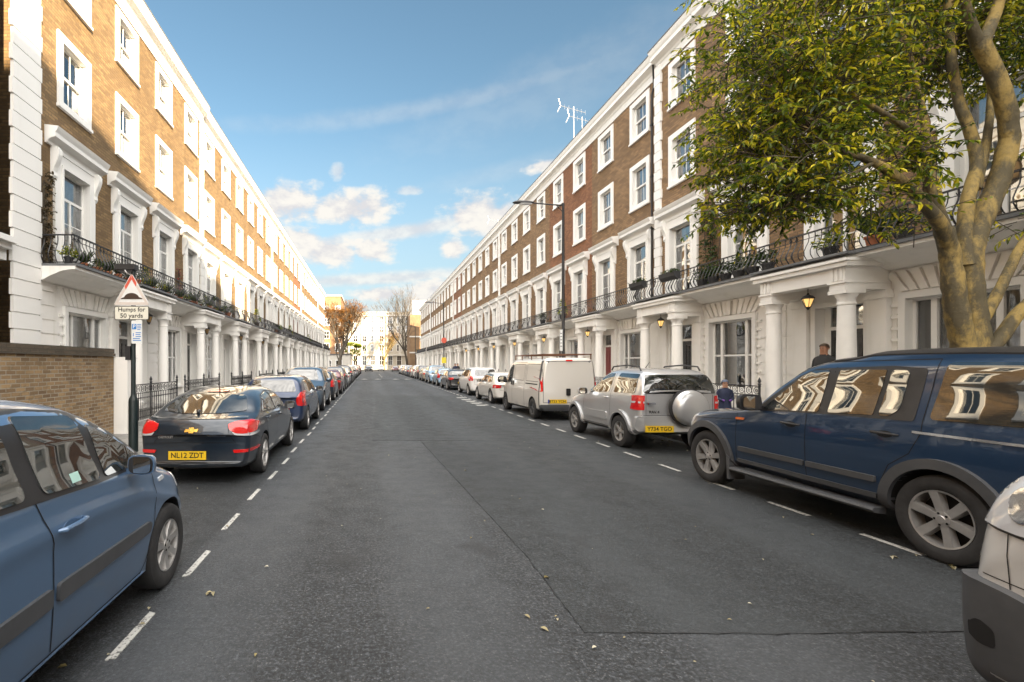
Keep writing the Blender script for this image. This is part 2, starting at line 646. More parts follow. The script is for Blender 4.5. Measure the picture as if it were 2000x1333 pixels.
def baluster(mb, y, x0, heavy=False):
    zs = [4.12, 4.17, 4.25, 4.34, 4.45, 4.56, 4.66, 4.76]
    xs = [0.0, 0.055, 0.10, 0.105, 0.06, 0.005, -0.015, -0.005]
    mb.tube([(x0 + a, y, z) for a, z in zip(xs, zs)], 0.011 if not heavy else 0.017, 4)
    if heavy:
        mb.tube([(x0 + 0.09, y, 4.22), (x0 + 0.125, y, 4.30), (x0 + 0.10, y, 4.38)], 0.02, 4)
        mb.tube([(x0 - 0.01, y - 0.035, 4.70), (x0 + 0.02, y, 4.66), (x0 - 0.01, y + 0.035, 4.70)], 0.012, 4)


def column_mesh(mb, x, y, z0, z1, r):
    mb.box(x - r * 1.3, x + r * 1.3, y - r * 1.3, y + r * 1.3, z0, z0 + 0.1)
    prof = [(r * 1.22, 0.1), (r * 1.28, 0.14), (r * 1.2, 0.19), (r * 1.04, 0.22), (r, 0.3)]
    H = z1 - z0
    for i in range(1, 6):
        t = i / 5
        prof.append((r * (1 - 0.14 * t * t), 0.3 + (H - 0.62) * t))
    prof += [(r * 0.95, H - 0.30), (r * 0.95, H - 0.27), (r * 0.88, H - 0.26), (r * 0.88, H - 0.17), (r * 1.12, H - 0.10), (r * 1.15, H - 0.08)]
    mb.lathe(prof, (x, y, z0), 20)
    mb.box(x - r * 1.22, x + r * 1.22, y - r * 1.22, y + r * 1.22, z1 - 0.078, z1)


def make_house(sx, W, brick, styles, name='brick_house', balcony=True, y_lo=0.0):
    """local frame: street face at x=0 looking along +x (times sx), house runs y 0..W"""
    root = empty(name)
    a, b = W * 0.25, W * 0.75
    gw = W * 0.345
    up = [(c, 1.02, z0, z1) for z0, z1 in ((8.30, 9.80), (11.12, 12.42)) for c in (a, b)]
    holes = [(c - w / 2, c + w / 2, z0, z1) for c, w, z0, z1 in up] + [(c - 0.56, c + 0.56, 4.12, 6.62) for c in (a, b)]
    mb = MB(sx)
    holed(mb, 0, W, 4.0, 13.2, holes)
    e = 0.006
    mb.quad((0, e, 0), (-DEPTH, e, 0), (-DEPTH, e, 13.2), (0, e, 13.2))
    mb.quad((0, W - e, 0), (0, W - e, 13.2), (-DEPTH, W - e, 13.2), (-DEPTH, W - e, 0))
    mb.quad((-DEPTH, e, 0), (-DEPTH, W - e, 0), (-DEPTH, W - e, 13.2), (-DEPTH, e, 13.2))
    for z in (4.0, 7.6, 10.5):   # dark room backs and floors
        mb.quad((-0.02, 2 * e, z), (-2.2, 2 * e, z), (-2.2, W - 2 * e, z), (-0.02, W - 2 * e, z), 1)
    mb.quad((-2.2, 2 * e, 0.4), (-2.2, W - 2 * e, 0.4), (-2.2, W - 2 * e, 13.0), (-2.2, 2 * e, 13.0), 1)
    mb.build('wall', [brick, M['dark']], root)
    # roof: low pitched behind the cornice
    mb = MB(sx)
    mb.prism([(-0.1, 13.21), (-4.3, 14.3), (-DEPTH, 13.21)], 'y', 0.01, W - 0.01)
    mb.build('roof', M['slate'], root)
    # ground floor stucco with banded courses
    dc = b
    gh = [(gw - 0.875, gw + 0.875, 1.0, 3.08), (dc - 0.58, dc + 0.58, 0.45, 3.1)]
    mb = MB(sx)
    holed(mb, 0, W, 0.0, 4.0, gh, 0.0)
    z = 0.48
    while z < 3.55:
        zt = min(z + 0.335, 3.62)
        for hy0, hy1 in ((0.0, W),):
            segs = [(0.012, W - 0.012)]
            for h in gh:
                pad = 0.19 if h is gh[0] else 0.62
                if h[2] - 0.12 < zt and h[3] + 0.05 > z:
                    ns = []
                    for s0, s1 in segs:
                        if h[1] + pad <= s0 or h[0] - pad >= s1:
                            ns.append((s0, s1))
                        else:
                            if h[0] - pad > s0:
                                ns.append((s0, h[0] - pad))
                            if h[1] + pad < s1:
                                ns.append((h[1] + pad, s1))
                    segs = ns
            if 3.1 < zt:
                segs = [(s0, min(s1, gw - 1.35)) for s0, s1 in segs if s0 < gw - 1.35] + [(max(s0, gw + 1.35), min(s1, dc - 1.2)) for s0, s1 in segs if s1 > gw + 1.35 and gw + 1.35 < dc - 1.2]
            for s0, s1 in segs:
                if s1 - s0 > 0.03:
                    mb.box(0.0, 0.028, s0, s1, z, zt - 0.035)
        z += 0.335
    # long fanned wedge blocks over the wide window
    nW = 11
    for i in range(nW):
        t0, t1 = (i + 0.14) / nW, (i + 0.86) / nW
        lo, hi = 1.0, 1.32
        p = [(gw + (t0 * 2 - 1) * lo, 3.24), (gw + (t1 * 2 - 1) * lo, 3.24), (gw + (t1 * 2 - 1) * hi, 3.66), (gw + (t0 * 2 - 1) * hi, 3.66)]
        mb.prism(p, 'x', 0.002, 0.055 if i != nW // 2 else 0.09)
    # small ribbed blocks flanking the window
    for sy in (-1, 1):
        for k in range(9):
            zz = 1.05 + k * 0.235
            mb.box(0.0, 0.05, gw + sy * 1.09 - 0.07, gw + sy * 1.09 + 0.07, zz, zz + 0.06)
    mb.build('ground_floor', M['white'], root)
    for i, (c, w, z0, z1) in enumerate(up):
        sash_window(sx, root, c, w, z0, z1, styles[i % len(styles)])
    for i, c in enumerate((a, b)):
        french_window(sx, root, c, styles[(i + 1) % len(styles)])
    ground_window(sx, root, gw, styles[2 % len(styles)])
    # cornice and frieze
    mb = MB(sx)
    prof = [(0.0, 12.72), (0.035, 12.72), (0.035, 12.98), (0.07, 13.02), (0.09, 13.08), (0.16, 13.12), (0.30, 13.16), (0.30, 13.30), (0.34, 13.36), (0.38, 13.46), (0.38, 13.50), (-0.3, 13.50), (-0.3, 13.2), (0.0, 13.2)]
    mb.prism(prof, 'y', 0, W)
    mb.build('cornice', M['trim'], root)
    mb = MB(sx)
    mb.box(-0.3, 0.40, 0, W, 13.503, 13.54)
    mb.build('gutter', M['lead'], root)
    # door with fanlight
    mb = MB(sx)
    frame(mb, dc - 0.58, dc + 0.58, 0.45, 3.1, 0.12, 0.002, 0.05, bottom=False)
    reveal(mb, dc - 0.58, dc + 0.58, 0.45, 3.1, 0.25)
    mb.box(-0.25, -0.17, dc - 0.58, dc + 0.58, 2.56, 2.64)
    mb.box(-0.23, -0.19, dc - 0.58, dc - 0.42, 0.45, 3.1)
    mb.box(-0.23, -0.19, dc + 0.42, dc + 0.58, 0.45, 3.1)
    df = mb.build('door_frame', M['trim'], root)
    mb = MB(sx)
    mb.box(-0.235, -0.195, dc - 0.42, dc + 0.42, 0.46, 2.56)
    for z0, z1 in ((0.62, 1.25), (1.38, 2.42)):
        for q in (-0.2, 0.2):
            frame(mb, dc + q - 0.11, dc + q + 0.11, z0 + 0.03, z1 - 0.03, 0.025, -0.195, -0.18)
    d = mb.build('door', M['door'], root)
    mb = MB(sx)
    mb.lathe([(0.0, 0), (0.035, 0.0), (0.04, 0.02), (0.02, 0.05)], (-0.195, dc, 1.3), 10, 'x')
    mb.box(-0.194, -0.185, dc - 0.11, dc + 0.11, 1.32, 1.37)
    mb.build('door_knob', M['brass'], d)
    mb = MB(sx)
    mb.quad((-0.21, dc - 0.42, 2.64), (-0.21, dc + 0.42, 2.64), (-0.21, dc + 0.42, 3.08), (-0.21, dc - 0.42, 3.08))
    mb.build('fanlight', M['glass'], df)
    # porch
    pw = 0.93
    mb = MB(sx)
    mb.box(0.0, 1.02, dc - 1.18, dc + 1.18, -0.05, 0.45)
    mb.box(1.02, 1.32, dc - 0.8, dc + 0.8, -0.05, 0.34)
    mb.box(1.32, 1.60, dc - 0.8, dc + 0.8, -0.05, 0.23)
    mb.build('step', M['stone'], root)
    for sy in (-1, 1):
        mb = MB(sx)
        column_mesh(mb, 0.76, dc + sy * pw, 0.45, 3.32, 0.17)
        mb.build('column', M['white'], root, smooth=True, angle=35)
        mb = MB(sx)
        y = dc + sy * pw
        mb.box(0.002, 0.13, y - 0.2, y + 0.2, 0.45, 3.14)
        mb.box(0.002, 0.17, y - 0.24, y + 0.24, 3.14, 3.24)
        mb.box(0.002, 0.15, y - 0.22, y + 0.22, 3.243, 3.32)
        mb.build('pilaster', M['white'], root)
    mb = MB(sx)
    # entablature: two side beams, one front beam, with fluted block over each column
    for sy in (-1, 1):
        y = dc + sy * pw
        mb.box(0.002, 0.96, y - 0.175, y + 0.175, 3.325, 3.80)
        mb.box(0.002, 0.99, y - 0.20, y + 0.20, 3.46, 3.495)
        for k in range(3):
            mb.box(0.96, 0.985, y - 0.13 + k * 0.10, y - 0.07 + k * 0.10, 3.52, 3.78)
    mb.box(0.60, 0.955, dc - pw + 0.175, dc + pw - 0.175, 3.50, 3.80)
    mb.box(0.002, 1.05, dc - pw - 0.30, dc + pw + 0.30, 3.802, 3.90)
    mb.build('porch_beam', M['white'], root)
    # balcony slab
    mb = MB(sx)
    mb.box(0.0, 0.86, 0, W, 3.965, 4.04)
    mb.prism([(0.0, 3.70), (0.1, 3.72), (0.28, 3.82), (0.55, 3.93), (0.78, 3.964), (0.0, 3.964)], 'y', 0, W)
    mb.box(0.0, 1.09, dc - 1.27, dc + 1.27, 3.902, 3.963)
    mb.build('balcony_soffit', M['white'], root)
    mb = MB(sx)
    mb.box(0.0, 0.92, 0, W, 4.042, 4.10)
    mb.box(0.921, 1.10, dc - 1.28, dc + 1.28, 4.04, 4.09)
    mb.build('balcony_slab', M['lead'], root)
    if balcony:
        mb = MB(sx)
        n = int(W / 0.155)
        x0 = 0.80
        for i in range(n):
            baluster(mb, (i + 0.5) * W / n, x0, i % 7 in (0, 1))
        mb.box(x0 - 0.025, x0 + 0.02, 0, W, 4.755, 4.785)
        mb.box(x0 - 0.005, x0 + 0.04, 0, W, 4.125, 4.145)
        mb.box(x0 - 0.012, x0 + 0.004, 0, W, 4.64, 4.652)
        mb.build('balcony_railing', M['iron'], root)
    return root


def add_quoin(root, sx, y0, y1, z0=3.98):
    mb = MB(sx)
    ym = (y0 + y1) / 2
    w = (y1 - y0) / 2
    mb.box(0.003, 0.05, y0 + 0.05, y1 - 0.05, z0, 12.98)
    z = z0
    i = 0
    while z < 12.9:
        ww = w + (0.025 if i % 2 else -0.015)
        mb.box(0.003, 0.078, ym - ww, ym + ww, z + 0.012, min(z + 0.348, 12.97))
        z += 0.36
        i += 1
    mb.build('quoin', M['trim'], root)


WL, WR = 5.5, 5.7
XL, XR = -7.7, 10.9
STY = [0, 1, 0, 2]
STY2 = [1, 0, 2, 0]
STY3 = [2, 1, 1, 0]
ordl = ['nearest', 'second', 'third', 'fourth', 'fifth', 'sixth', 'seventh', 'eighth', 'ninth', 'tenth', 'eleventh', 'twelfth', 'thirteenth', 'fourteenth', 'fifteenth', 'sixteenth', 'seventeenth', 'eighteenth', 'nineteenth']

left_y = [11.3 + WL * i for i in range(13)]
right_y = [7.0 + WR * i for i in range(17)]
houses = []
protoL = [make_house(1, WL, M['brick'], STY), make_house(1, WL, M['brick'], STY2), make_house(1, WL, M['brick'], STY3)]
protoR = [make_house(-1, WR, M['brick_b'], STY3), make_house(-1, WR, M['brick_b'], STY), make_house(-1, WR, M['brick_b'], STY2)]
# extra dividing quoins go on copies


def variation(i, sw):
    sw = dict(sw)
    if i % 4 == 2:
        sw[M['curtain']] = M['curtain_cream']
    elif i % 5 == 3:
        sw[M['curtain']] = M['curtain_grey']
    if i % 6 == 3:
        sw[M['door']] = M['door_red']
    elif i % 6 == 5:
        sw[M['door']] = M['door_blue']
    return sw


def place_house(protos, i, k, x, y, swap=None):
    p = protos[k % 3]
    o = copy_tree(p, None, swap)
    o.location = (x, y, 0)
    return o


for i, y in enumerate(left_y):
    pav = i < 2 or i >= 11
    sw = None
    o = None
    o = place_house(protoL, i, i, XL - (0.0 if pav else 0.12), y, variation(i, {M['brick']: M['brick_red']} if i == 7 else {}))
    extra = ''
    if i == 0:
        extra = ' beside wide white quoins'
    tag(o, f'yellow brick terrace house, upper floors sunlit, {ordl[i]} on the left' + extra, 'house',
        'terrace houses along the left side')
    houses.append((o, i, 'L', pav))
for i, y in enumerate(right_y):
    pav = i < 2 or i >= 14
    swap = {}
    if i in (3, 9):
        swap = {M['brick_b']: M['brick_red']}
    o = place_house(protoR, i, i, XR + (0.0 if pav else 0.12), y, variation(i + 1, swap))
    red = 'redder' if swap else 'brown'
    extra = {0: ' behind the leafy tree', 1: ' behind the child and railing'}.get(i, '')
    tag(o, f'{red} brick terrace house, {ordl[i]} in view on the right side' + extra, 'house',
        'terrace houses along the right side')
    houses.append((o, i, 'R', pav))
for o, i, side, pav in houses:
    sx = 1 if side == 'L' else -1
    W = WL if side == 'L' else WR
    if side == 'L' and i == 0:
        add_quoin(o, sx, -0.9, 0.0, 0.0)
    if side == 'L' and i in (1, 5, 8, 11):
        add_quoin(o, sx, W - 0.27 if i == 1 else -0.18, W + 0.1 if i == 1 else 0.2)
    if side == 'R' and i in (1, 6, 10, 14):
        add_quoin(o, sx, W - 0.27 if i == 1 else -0.18, W + 0.1 if i == 1 else 0.22)

# the near end of the left balcony has its own railing return
for o, i, side, pav in houses:
    if side == 'L' and i == 0:
        mb = MB()
        for k in range(5):
            x = 0.10 + k * 0.16
            zs = [4.12, 4.17, 4.25, 4.34, 4.45, 4.56, 4.66, 4.76]
            ys = [0.0, -0.05, -0.09, -0.095, -0.055, -0.005, 0.012, 0.005]
            mb.tube([(x, 0.05 + b_, z) for b_, z in zip(ys, zs)], 0.013, 4)
        mb.box(0.02, 0.83, 0.02, 0.06, 4.756, 4.784)
        mb.box(0.02, 0.83, 0.03, 0.07, 4.126, 4.144)
        mb.build('balcony_railing', M['iron'], o)
# ------------------------------------------------------------------ ground
def asphalt(name, c0, c1, speck, fine=90.0, bstr=0.9, cracks=True):
    m_, gg, b = new_mat(name)
    co = world_co(gg)
    a = gg.noise(co, fine, 3, 0.7)
    big = gg.noise(gg.mapping(co, (1, 0.35, 1)), 0.55, 5, 0.6)
    mid = gg.noise(co, 3.2, 6, 0.7)
    c = gg.mix(gg.sm(big, 0.35, 0.68), (*c0, 1), (*c1, 1))
    c = gg.mix(gg.sm(mid, 0.45, 0.75, 0, 0.45), c, tuple(q * 0.6 for q in c0) + (1,))
    vo = gg.new('ShaderNodeTexVoronoi')
    vo.inputs['Scale'].default_value = 62
    gg.l.new(co, vo.inputs['Vector'])
    stone = gg.sm(vo.outputs['Distance'], 0.42, 0.12)
    sel = gg.new('ShaderNodeSeparateColor')
    gg.l.new(vo.outputs['Color'], sel.inputs[0])
    c = gg.mix(gg.m('MULTIPLY', stone, gg.sm(sel.outputs[0], 0.35, 1.0, 0, 0.75)), c, (*speck, 1))
    g2 = gg.noise(co, fine * 0.62, 2, 0.6)
    c = gg.mix(gg.sm(g2, 0.50, 0.61, 0, 0.75), c, tuple(q * 0.30 for q in c0) + (1,))
    c = gg.mix(gg.sm(g2, 0.46, 0.36, 0, 0.5), c, tuple(q * 2.6 for q in c1) + (1,))
    if cracks:
        v2 = gg.new('ShaderNodeTexVoronoi', feature='DISTANCE_TO_EDGE')
        v2.inputs['Scale'].default_value = 0.45
        wob = gg.new('ShaderNodeVectorMath', operation='MULTIPLY_ADD')
        nn = gg.new('ShaderNodeTexNoise')
        nn.inputs['Scale'].default_value = 2.2
        nn.inputs['Detail'].default_value = 5
        gg.l.new(co, nn.inputs['Vector'])
        gg.l.new(nn.outputs[1], wob.inputs[0])
        wob.inputs[1].default_value = (0.9, 0.9, 0.9)
        gg.l.new(co, wob.inputs[2])
        gg.l.new(wob.outputs[0], v2.inputs['Vector'])
        ck = gg.m('MULTIPLY', gg.sm(v2.outputs[0], 0.006, 0.001), gg.sm(big, 0.5, 0.6))
        c = gg.mix(gg.m('MULTIPLY', ck, 0.6), c, (0.015, 0.015, 0.015, 1))
    # mottled binder, worn wheel tracks along the street, oil drips in the bays
    grit = gg.noise(co, 17, 9, 0.88)
    c = gg.mix(1.0, c, gg.ramp(grit, [(0.34, (0.30, 0.30, 0.30)), (0.5, (0.95, 0.95, 0.95)), (0.66, (2.1, 2.1, 2.1))]), 'MULTIPLY')
    sx_ = gg.new('ShaderNodeSeparateXYZ')
    gg.l.new(co, sx_.inputs[0])
    wx = gg.m('ADD', sx_.outputs[0], gg.m('MULTIPLY', gg.noise(gg.mapping(co, (0.2, 0.2, 1)), 1.0, 2), 0.5))
    trk = gg.m('ABSOLUTE', gg.m('SINE', gg.m('MULTIPLY', wx, 1.75)))
    c = gg.mix(gg.m('MULTIPLY', gg.sm(trk, 0.45, 0.95), gg.sm(big, 0.3, 0.6, 0.15, 0.55)), c, tuple(q * 1.55 for q in c1) + (1,))
    st = gg.noise(gg.mapping(co, (1, 0.7, 1), (7, 3, 0)), 1.7, 3, 0.5)
    c = gg.mix(gg.sm(st, 0.60, 0.72, 0, 0.6), c, (0.014, 0.015, 0.017, 1))
    gg.l.new(c, b.inputs['Base Color'])
    gg.l.new(gg.sm(mid, 0.3, 0.8, 0.62, 0.82), b.inputs['Roughness'])
    h = gg.m('ADD', gg.m('MULTIPLY', stone, 0.6), gg.m('ADD', gg.m('MULTIPLY', a, 0.6), gg.m('MULTIPLY', grit, 1.2)))
    bump(gg, b, h, bstr, 0.008)
    return m_


M['road'] = asphalt('worn_asphalt', (0.019, 0.022, 0.0255), (0.036, 0.040, 0.045), (0.19, 0.19, 0.19), 70, 1.0)
M['patch'] = asphalt('smoother_asphalt', (0.014, 0.017, 0.0195), (0.022, 0.0255, 0.0285), (0.09, 0.095, 0.095), 95, 0.7, False)
M['bay'] = asphalt('bay_asphalt', (0.015, 0.018, 0.021), (0.026, 0.030, 0.034), (0.12, 0.12, 0.12), 100, 0.7)


def paving_mat():
    m_, gg, b = new_mat('paving')
    co = world_co(gg)
    bt = gg.new('ShaderNodeTexBrick')
    gg.l.new(co, bt.inputs['Vector'])
    bt.inputs['Color1'].default_value = (0.23, 0.22, 0.205, 1)
    bt.inputs['Color2'].default_value = (0.18, 0.175, 0.165, 1)
    bt.inputs['Mortar'].default_value = (0.08, 0.08, 0.075, 1)
    bt.inputs['Scale'].default_value = 1
    bt.inputs['Brick Width'].default_value = 0.6
    bt.inputs['Row Height'].default_value = 0.6
    bt.inputs['Mortar Size'].default_value = 0.008
    n = gg.noise(co, 2.5, 6, 0.65)
    gg.l.new(gg.mix(gg.sm(n, 0.45, 0.75, 0, 0.5), bt.outputs[0], (0.10, 0.098, 0.09, 1)), b.inputs['Base Color'])
    b.inputs['Roughness'].default_value = 0.8
    return m_


M['paving'] = paving_mat()


def paint_mat():
    m_, gg, b = new_mat('road_paint')
    co = world_co(gg)
    n = gg.noise(co, 40, 5, 0.7)
    n2 = gg.noise(co, 5, 4, 0.6)
    f = gg.sm(gg.m('ADD', gg.m('MULTIPLY', n, 0.7), gg.m('MULTIPLY', n2, 0.3)), 0.50, 0.62)
    gg.l.new(gg.mix(f, (0.42, 0.42, 0.40, 1), (0.06, 0.06, 0.06, 1)), b.inputs['Base Color'])
    b.inputs['Roughness'].default_value = 0.7
    return m_


M['paint'] = paint_mat()
KL, KR = -3.62, 7.08
ROAD_END = 104.0


def sheet(name, x0, x1, y0, y1, z, mat, kind='structure'):
    mb = MB()
    mb.quad((x0, y0, z), (x1, y0, z), (x1, y1, z), (x0, y1, z))
    return tag(mb.build(name, mat), kind=kind)


sheet('ground', -600, 600, -300, 900, -0.03, plain('far_ground', (0.10, 0.10, 0.095), 0.9))
sheet('road', KL, KR, -60, 126.5, 0.0, M['road'])
sheet('pavement', -80, 80, 150, 166, 0.05, M['paving'])
sheet('cross_road', -80, 80, 126, 150, 0.004, M['bay'])
mb = MB()
mb.prism([(1.40, 3.17), (2.6, 3.15), (4.2, 3.19), (KR - 0.02, 3.16), (KR - 0.02, 11.4), (3.6, 11.2), (1.16, 11.1), (1.28, 8.2), (1.37, 6.0), (1.43, 4.4)], 'z', 0.0, 0.005)
tag(mb.build('road_patch', M['patch']), kind='structure')
mb = MB()
mb.prism([(0.05, 11.12), (5.0, 11.22), (4.98, 27.0), (0.3, 27.3), (0.22, 19.0)], 'z', 0.0, 0.0045)
tag(mb.build('road_patch', M['patch']), kind='structure')
sheet('parking_lane', KL, -1.62, -60, 102, 0.003, M['bay'])
# tar seams along the patch edges
mb = MB()
random.seed(3)


def seam(pts, w=0.0035):
    out = []
    for (ax, ay), (bx, by) in zip(pts[:-1], pts[1:]):
        n = max(2, int(math.hypot(bx - ax, by - ay) / 0.12))
        for i in range(n):
            t = i / n
            out.append((ax + (bx - ax) * t + random.uniform(-0.012, 0.012), ay + (by - ay) * t + random.uniform(-0.012, 0.012)))
    for a, b in zip(out[:-1], out[1:]):
        d = Vector((b[0] - a[0], b[1] - a[1], 0)).normalized()
        nx, ny = -d.y, d.x
        w1 = w * random.uniform(0.3, 1.3)
        if random.random() < 0.35:
            continue
        mb.quad((a[0] - nx * w1, a[1] - ny * w1, 0.008), (b[0] - nx * w1, b[1] - ny * w1, 0.008), (b[0] + nx * w1, b[1] + ny * w1, 0.008), (a[0] + nx * w1, a[1] + ny * w1, 0.008))


seam([(1.40, 3.17), (2.6, 3.15), (4.2, 3.19), (6.9, 3.16)])
seam([(1.16, 11.1), (1.28, 8.2), (1.37, 6.0), (1.43, 4.4), (1.40, 3.17)], 0.004)
seam([(1.16, 11.1), (3.6, 11.2), (6.0, 11.3)], 0.008)
tag(mb.build('road_seam', plain('tar', (0.014, 0.014, 0.015), 0.6)), kind='structure')
# pavements with kerbs
for nm, xa, xb, ka, kb in (('pavement', XL - 0.5, KL - 0.15, KL - 0.15, KL), ('pavement', KR + 0.15, XR + 0.5, KR, KR + 0.15)):
    mb = MB()
    mb.box(xa, xb, -60, 104, -0.02, 0.115)
    tag(mb.build(nm, M['paving']), kind='structure')
    mb = MB()
    yy = -60.0
    while yy < 104:
        mb.box(ka, kb, yy + 0.004, yy + 0.91, -0.02, 0.125)
        yy += 0.915
    tag(mb.build('kerb', plain('granite_kerb', (0.26, 0.255, 0.245), 0.75, var=0.3, bmp=0.3)), kind='structure')
# markings
mb = MB()
random.seed(5)
for k in range(-3, 78):
    y = 2.87 + 1.13 * k
    if y > 90:
        break
    o_ = 0.02 * math.sin(k * 1.7)
    mb.prism([(-1.562 + o_, y), (-1.508 + o_, y + 0.02), (-1.503 + o_, y + 0.54), (-1.552 + o_, y + 0.56)], 'z', 0.0, 0.0075)
for k in range(-2, 78):
    y = 4.44 + 1.165 * k
    if y > 98:
        break
    mb.box(5.03, 5.09, y, y + 0.56, 0.0, 0.0085)
# worn white box marks beside the white cars, centre dashes, hump arrows
for y in (20.5, 21.6, 22.7, 23.8, 25.2):
    mb.box(4.55, 4.95, y, y + 0.45, 0.0, 0.0085)
for k in range(4):
    mb.box(1.6, 1.75, 66 + k * 6, 68.5 + k * 6, 0.0, 0.0085)
for cx in (-0.6, 0.9, 2.9, 4.2):
    mb.prism([(cx - 0.42, 53.6), (cx + 0.42, 53.6), (cx, 55.6)], 'z', 0.085, 0.0895)
tag(mb.build('road_marking', M['paint']), kind='structure')
# speed hump
mb = MB()
pr = [(52.6, 0.0)] + [(52.6 + 4.4 * t / 12, 0.085 * math.sin(PI * t / 12) ** 0.6) for t in range(1, 12)] + [(57.0, 0.0)]
mb.prism(pr, 'x', KL + 0.2, KR - 0.2)
tag(mb.build('speed_hump', M['patch']), kind='structure')

# ------------------------------------------------------------------ off-frame neighbours on the street, seen in reflections and by their shadows


def block(name, x0, x1, y0, y1, h, mat, label, cat='building', group=None, face='+x', wins=(), roofpts=None, winw=1.1):
    """brick or render block with sunk windows on the street face(s)"""
    root = empty(name, ((x0 + x1) / 2, y0, 0))
    ox, oy = (x0 + x1) / 2, y0
    X0, X1, D = x0 - ox, x1 - ox, y1 - y0
    mb = MB()
    if face == '-y':
        hs = [(c - w / 2 - ox, c + w / 2 - ox, a, b) for c, w, a, b in wins]
        t = MB()
        holed(t, X0, X1, 0, h, hs)
        mb.add([(v[1], 0, v[2]) for v in t.v], t.f)
        mb.quad((X0, 0, 0), (X0, 0, h), (X0, D, h), (X0, D, 0))
        mb.quad((X1, 0, 0), (X1, D, 0), (X1, D, h), (X1, 0, h))
        mb.quad((X0, D, 0), (X0, D, h), (X1, D, h), (X1, D, 0))
        mb.quad((X0, 0, h), (X1, 0, h), (X1, D, h), (X0, D, h))
        mb.quad((X0, 0.5, 0), (X1, 0.5, 0), (X1, 0.5, h - 0.01), (X0, 0.5, h - 0.01), 1)
    else:
        s = 1 if face == '+x' else -1
        xf, xb = (X1, X0) if s > 0 else (X0, X1)
        hs = [(c - w / 2 - oy, c + w / 2 - oy, a, b) for c, w, a, b in wins]
        holed(mb, 0, D, 0, h, hs, xf)
        for yy in (0, D):
            mb.quad((xf, yy, 0), (xb, yy, 0), (xb, yy, h), (xf, yy, h))
        mb.quad((xb, 0, 0), (xb, D, 0), (xb, D, h), (xb, 0, h))
        mb.quad((X0, 0, h), (X1, 0, h), (X1, D, h), (X0, D, h))
        mb.quad((xf - s * 0.5, 0, 0), (xf - s * 0.5, D, 0), (xf - s * 0.5, D, h - 0.01), (xf - s * 0.5, 0, h - 0.01), 1)
    mb.build('wall', [mat, M['dark']], root)
    for c, w, a, b in wins:
        wm = MB()
        fw = 0.13
        if face == '-y':
            c0, c1 = c - w / 2 - ox, c + w / 2 - ox
            for bx in ((c0 - fw, c0, a - fw, b + fw), (c1, c1 + fw, a - fw, b + fw), (c0, c1, b, b + fw), (c0, c1, a - fw, a)):
                wm.box(bx[0], bx[1], -0.05, 0.12, bx[2], bx[3])
            wm.box((c0 + c1) / 2 - 0.03, (c0 + c1) / 2 + 0.03, 0.06, 0.12, a, b)
            wm.box(c0, c1, 0.06, 0.12, (a + b) / 2 - 0.03, (a + b) / 2 + 0.03)
            o = wm.build('window', M['trim'], root)
            MB().quad((c0, 0.1, a), (c1, 0.1, a), (c1, 0.1, b), (c0, 0.1, b)).build('pane', M['glass'], o)
        else:
            c0, c1 = c - w / 2 - oy, c + w / 2 - oy
            xo, xi = xf + s * 0.05, xf - s * 0.14
            for by in ((c0 - fw, c0, a - fw, b + fw), (c1, c1 + fw, a - fw, b + fw), (c0, c1, b, b + fw), (c0, c1, a - fw, a)):
                wm.box(xi, xo, by[0], by[1], by[2], by[3])
            wm.box(xi, xi + s * 0.05, (c0 + c1) / 2 - 0.03, (c0 + c1) / 2 + 0.03, a, b)
            wm.box(xi, xi + s * 0.05, c0, c1, (a + b) / 2 - 0.03, (a + b) / 2 + 0.03)
            o = wm.build('window', M['trim'], root)
            MB().quad((xi, c0, a), (xi, c1, a), (xi, c1, b), (xi, c0, b)).build('pane', M['glass'], o)
    tag(root, label, cat, group)
    return root


def grid_wins(cs, w, rows):
    return [(c, w, a, b) for c in cs for a, b in rows]


ROWS = [(1.2, 3.0), (4.6, 6.8), (8.2, 9.9), (11.1, 12.4)]
# left: brick neighbour just inside the frame edge, with a string course
nb = block('brick_building', XL - 9, XL - 0.22, -26, 10.36, 14.2, M['brick_b'], 'brown brick building at the left edge beside the wide white quoins',
           face='+x', wins=grid_wins([-23 + 3.1 * i for i in range(10)] + [], 1.1, ROWS))
mb = MB()
mb.box(4.39, 4.86, 0.02, 36.3, 4.30, 4.42)
mb.box(4.39, 4.74, 0.02, 36.3, 4.18, 4.298)
mb.box(4.39, 4.62, 0.02, 36.3, 3.95, 4.178)
mb.build('string_course', M['trim'], nb)
# right: one more house of the terrace and two buildings behind the photographer; their skyline shapes the sunlight opposite
h_ = copy_tree(protoR[1])
h_.location = (XR, 1.3, 0)
tag(h_, 'brown brick terrace house just out of view on the right beside the leafy tree', 'house', 'terrace houses along the right side')
block('brick_building', XR + 0.2, XR + 9, -8.4, 1.0, 10.3, M['brick_b'], 'low brick building behind the photographer on the right', face='-x',
      wins=grid_wins([-7, -4.5, -2, 0.2][:3], 1.1, ROWS[:3]))
bb = block('brick_building', XR + 0.2, XR + 9, -32, -8.5, 11.2, M['brick_b'], 'tall gabled brick building behind the photographer on the right', face='-x',
           wins=grid_wins([-30 + 3.2 * i for i in range(7)], 1.1, ROWS[:3]))
mb = MB()
mb.prism([(23.5, 11.21), (22.6, 12.2), (20.6, 13.5), (17.5, 14.2), (12.8, 15.6), (8.0, 15.6), (0.0, 11.21)], 'x', -4.35, 4.35)
mb.build('roof', M['slate'], bb)


def remove_tree(o):
    for ch in list(o.children):
        remove_tree(ch)
    bpy.data.objects.remove(o)


for p_ in protoL + protoR:          # the pattern houses themselves stand nowhere
    remove_tree(p_)
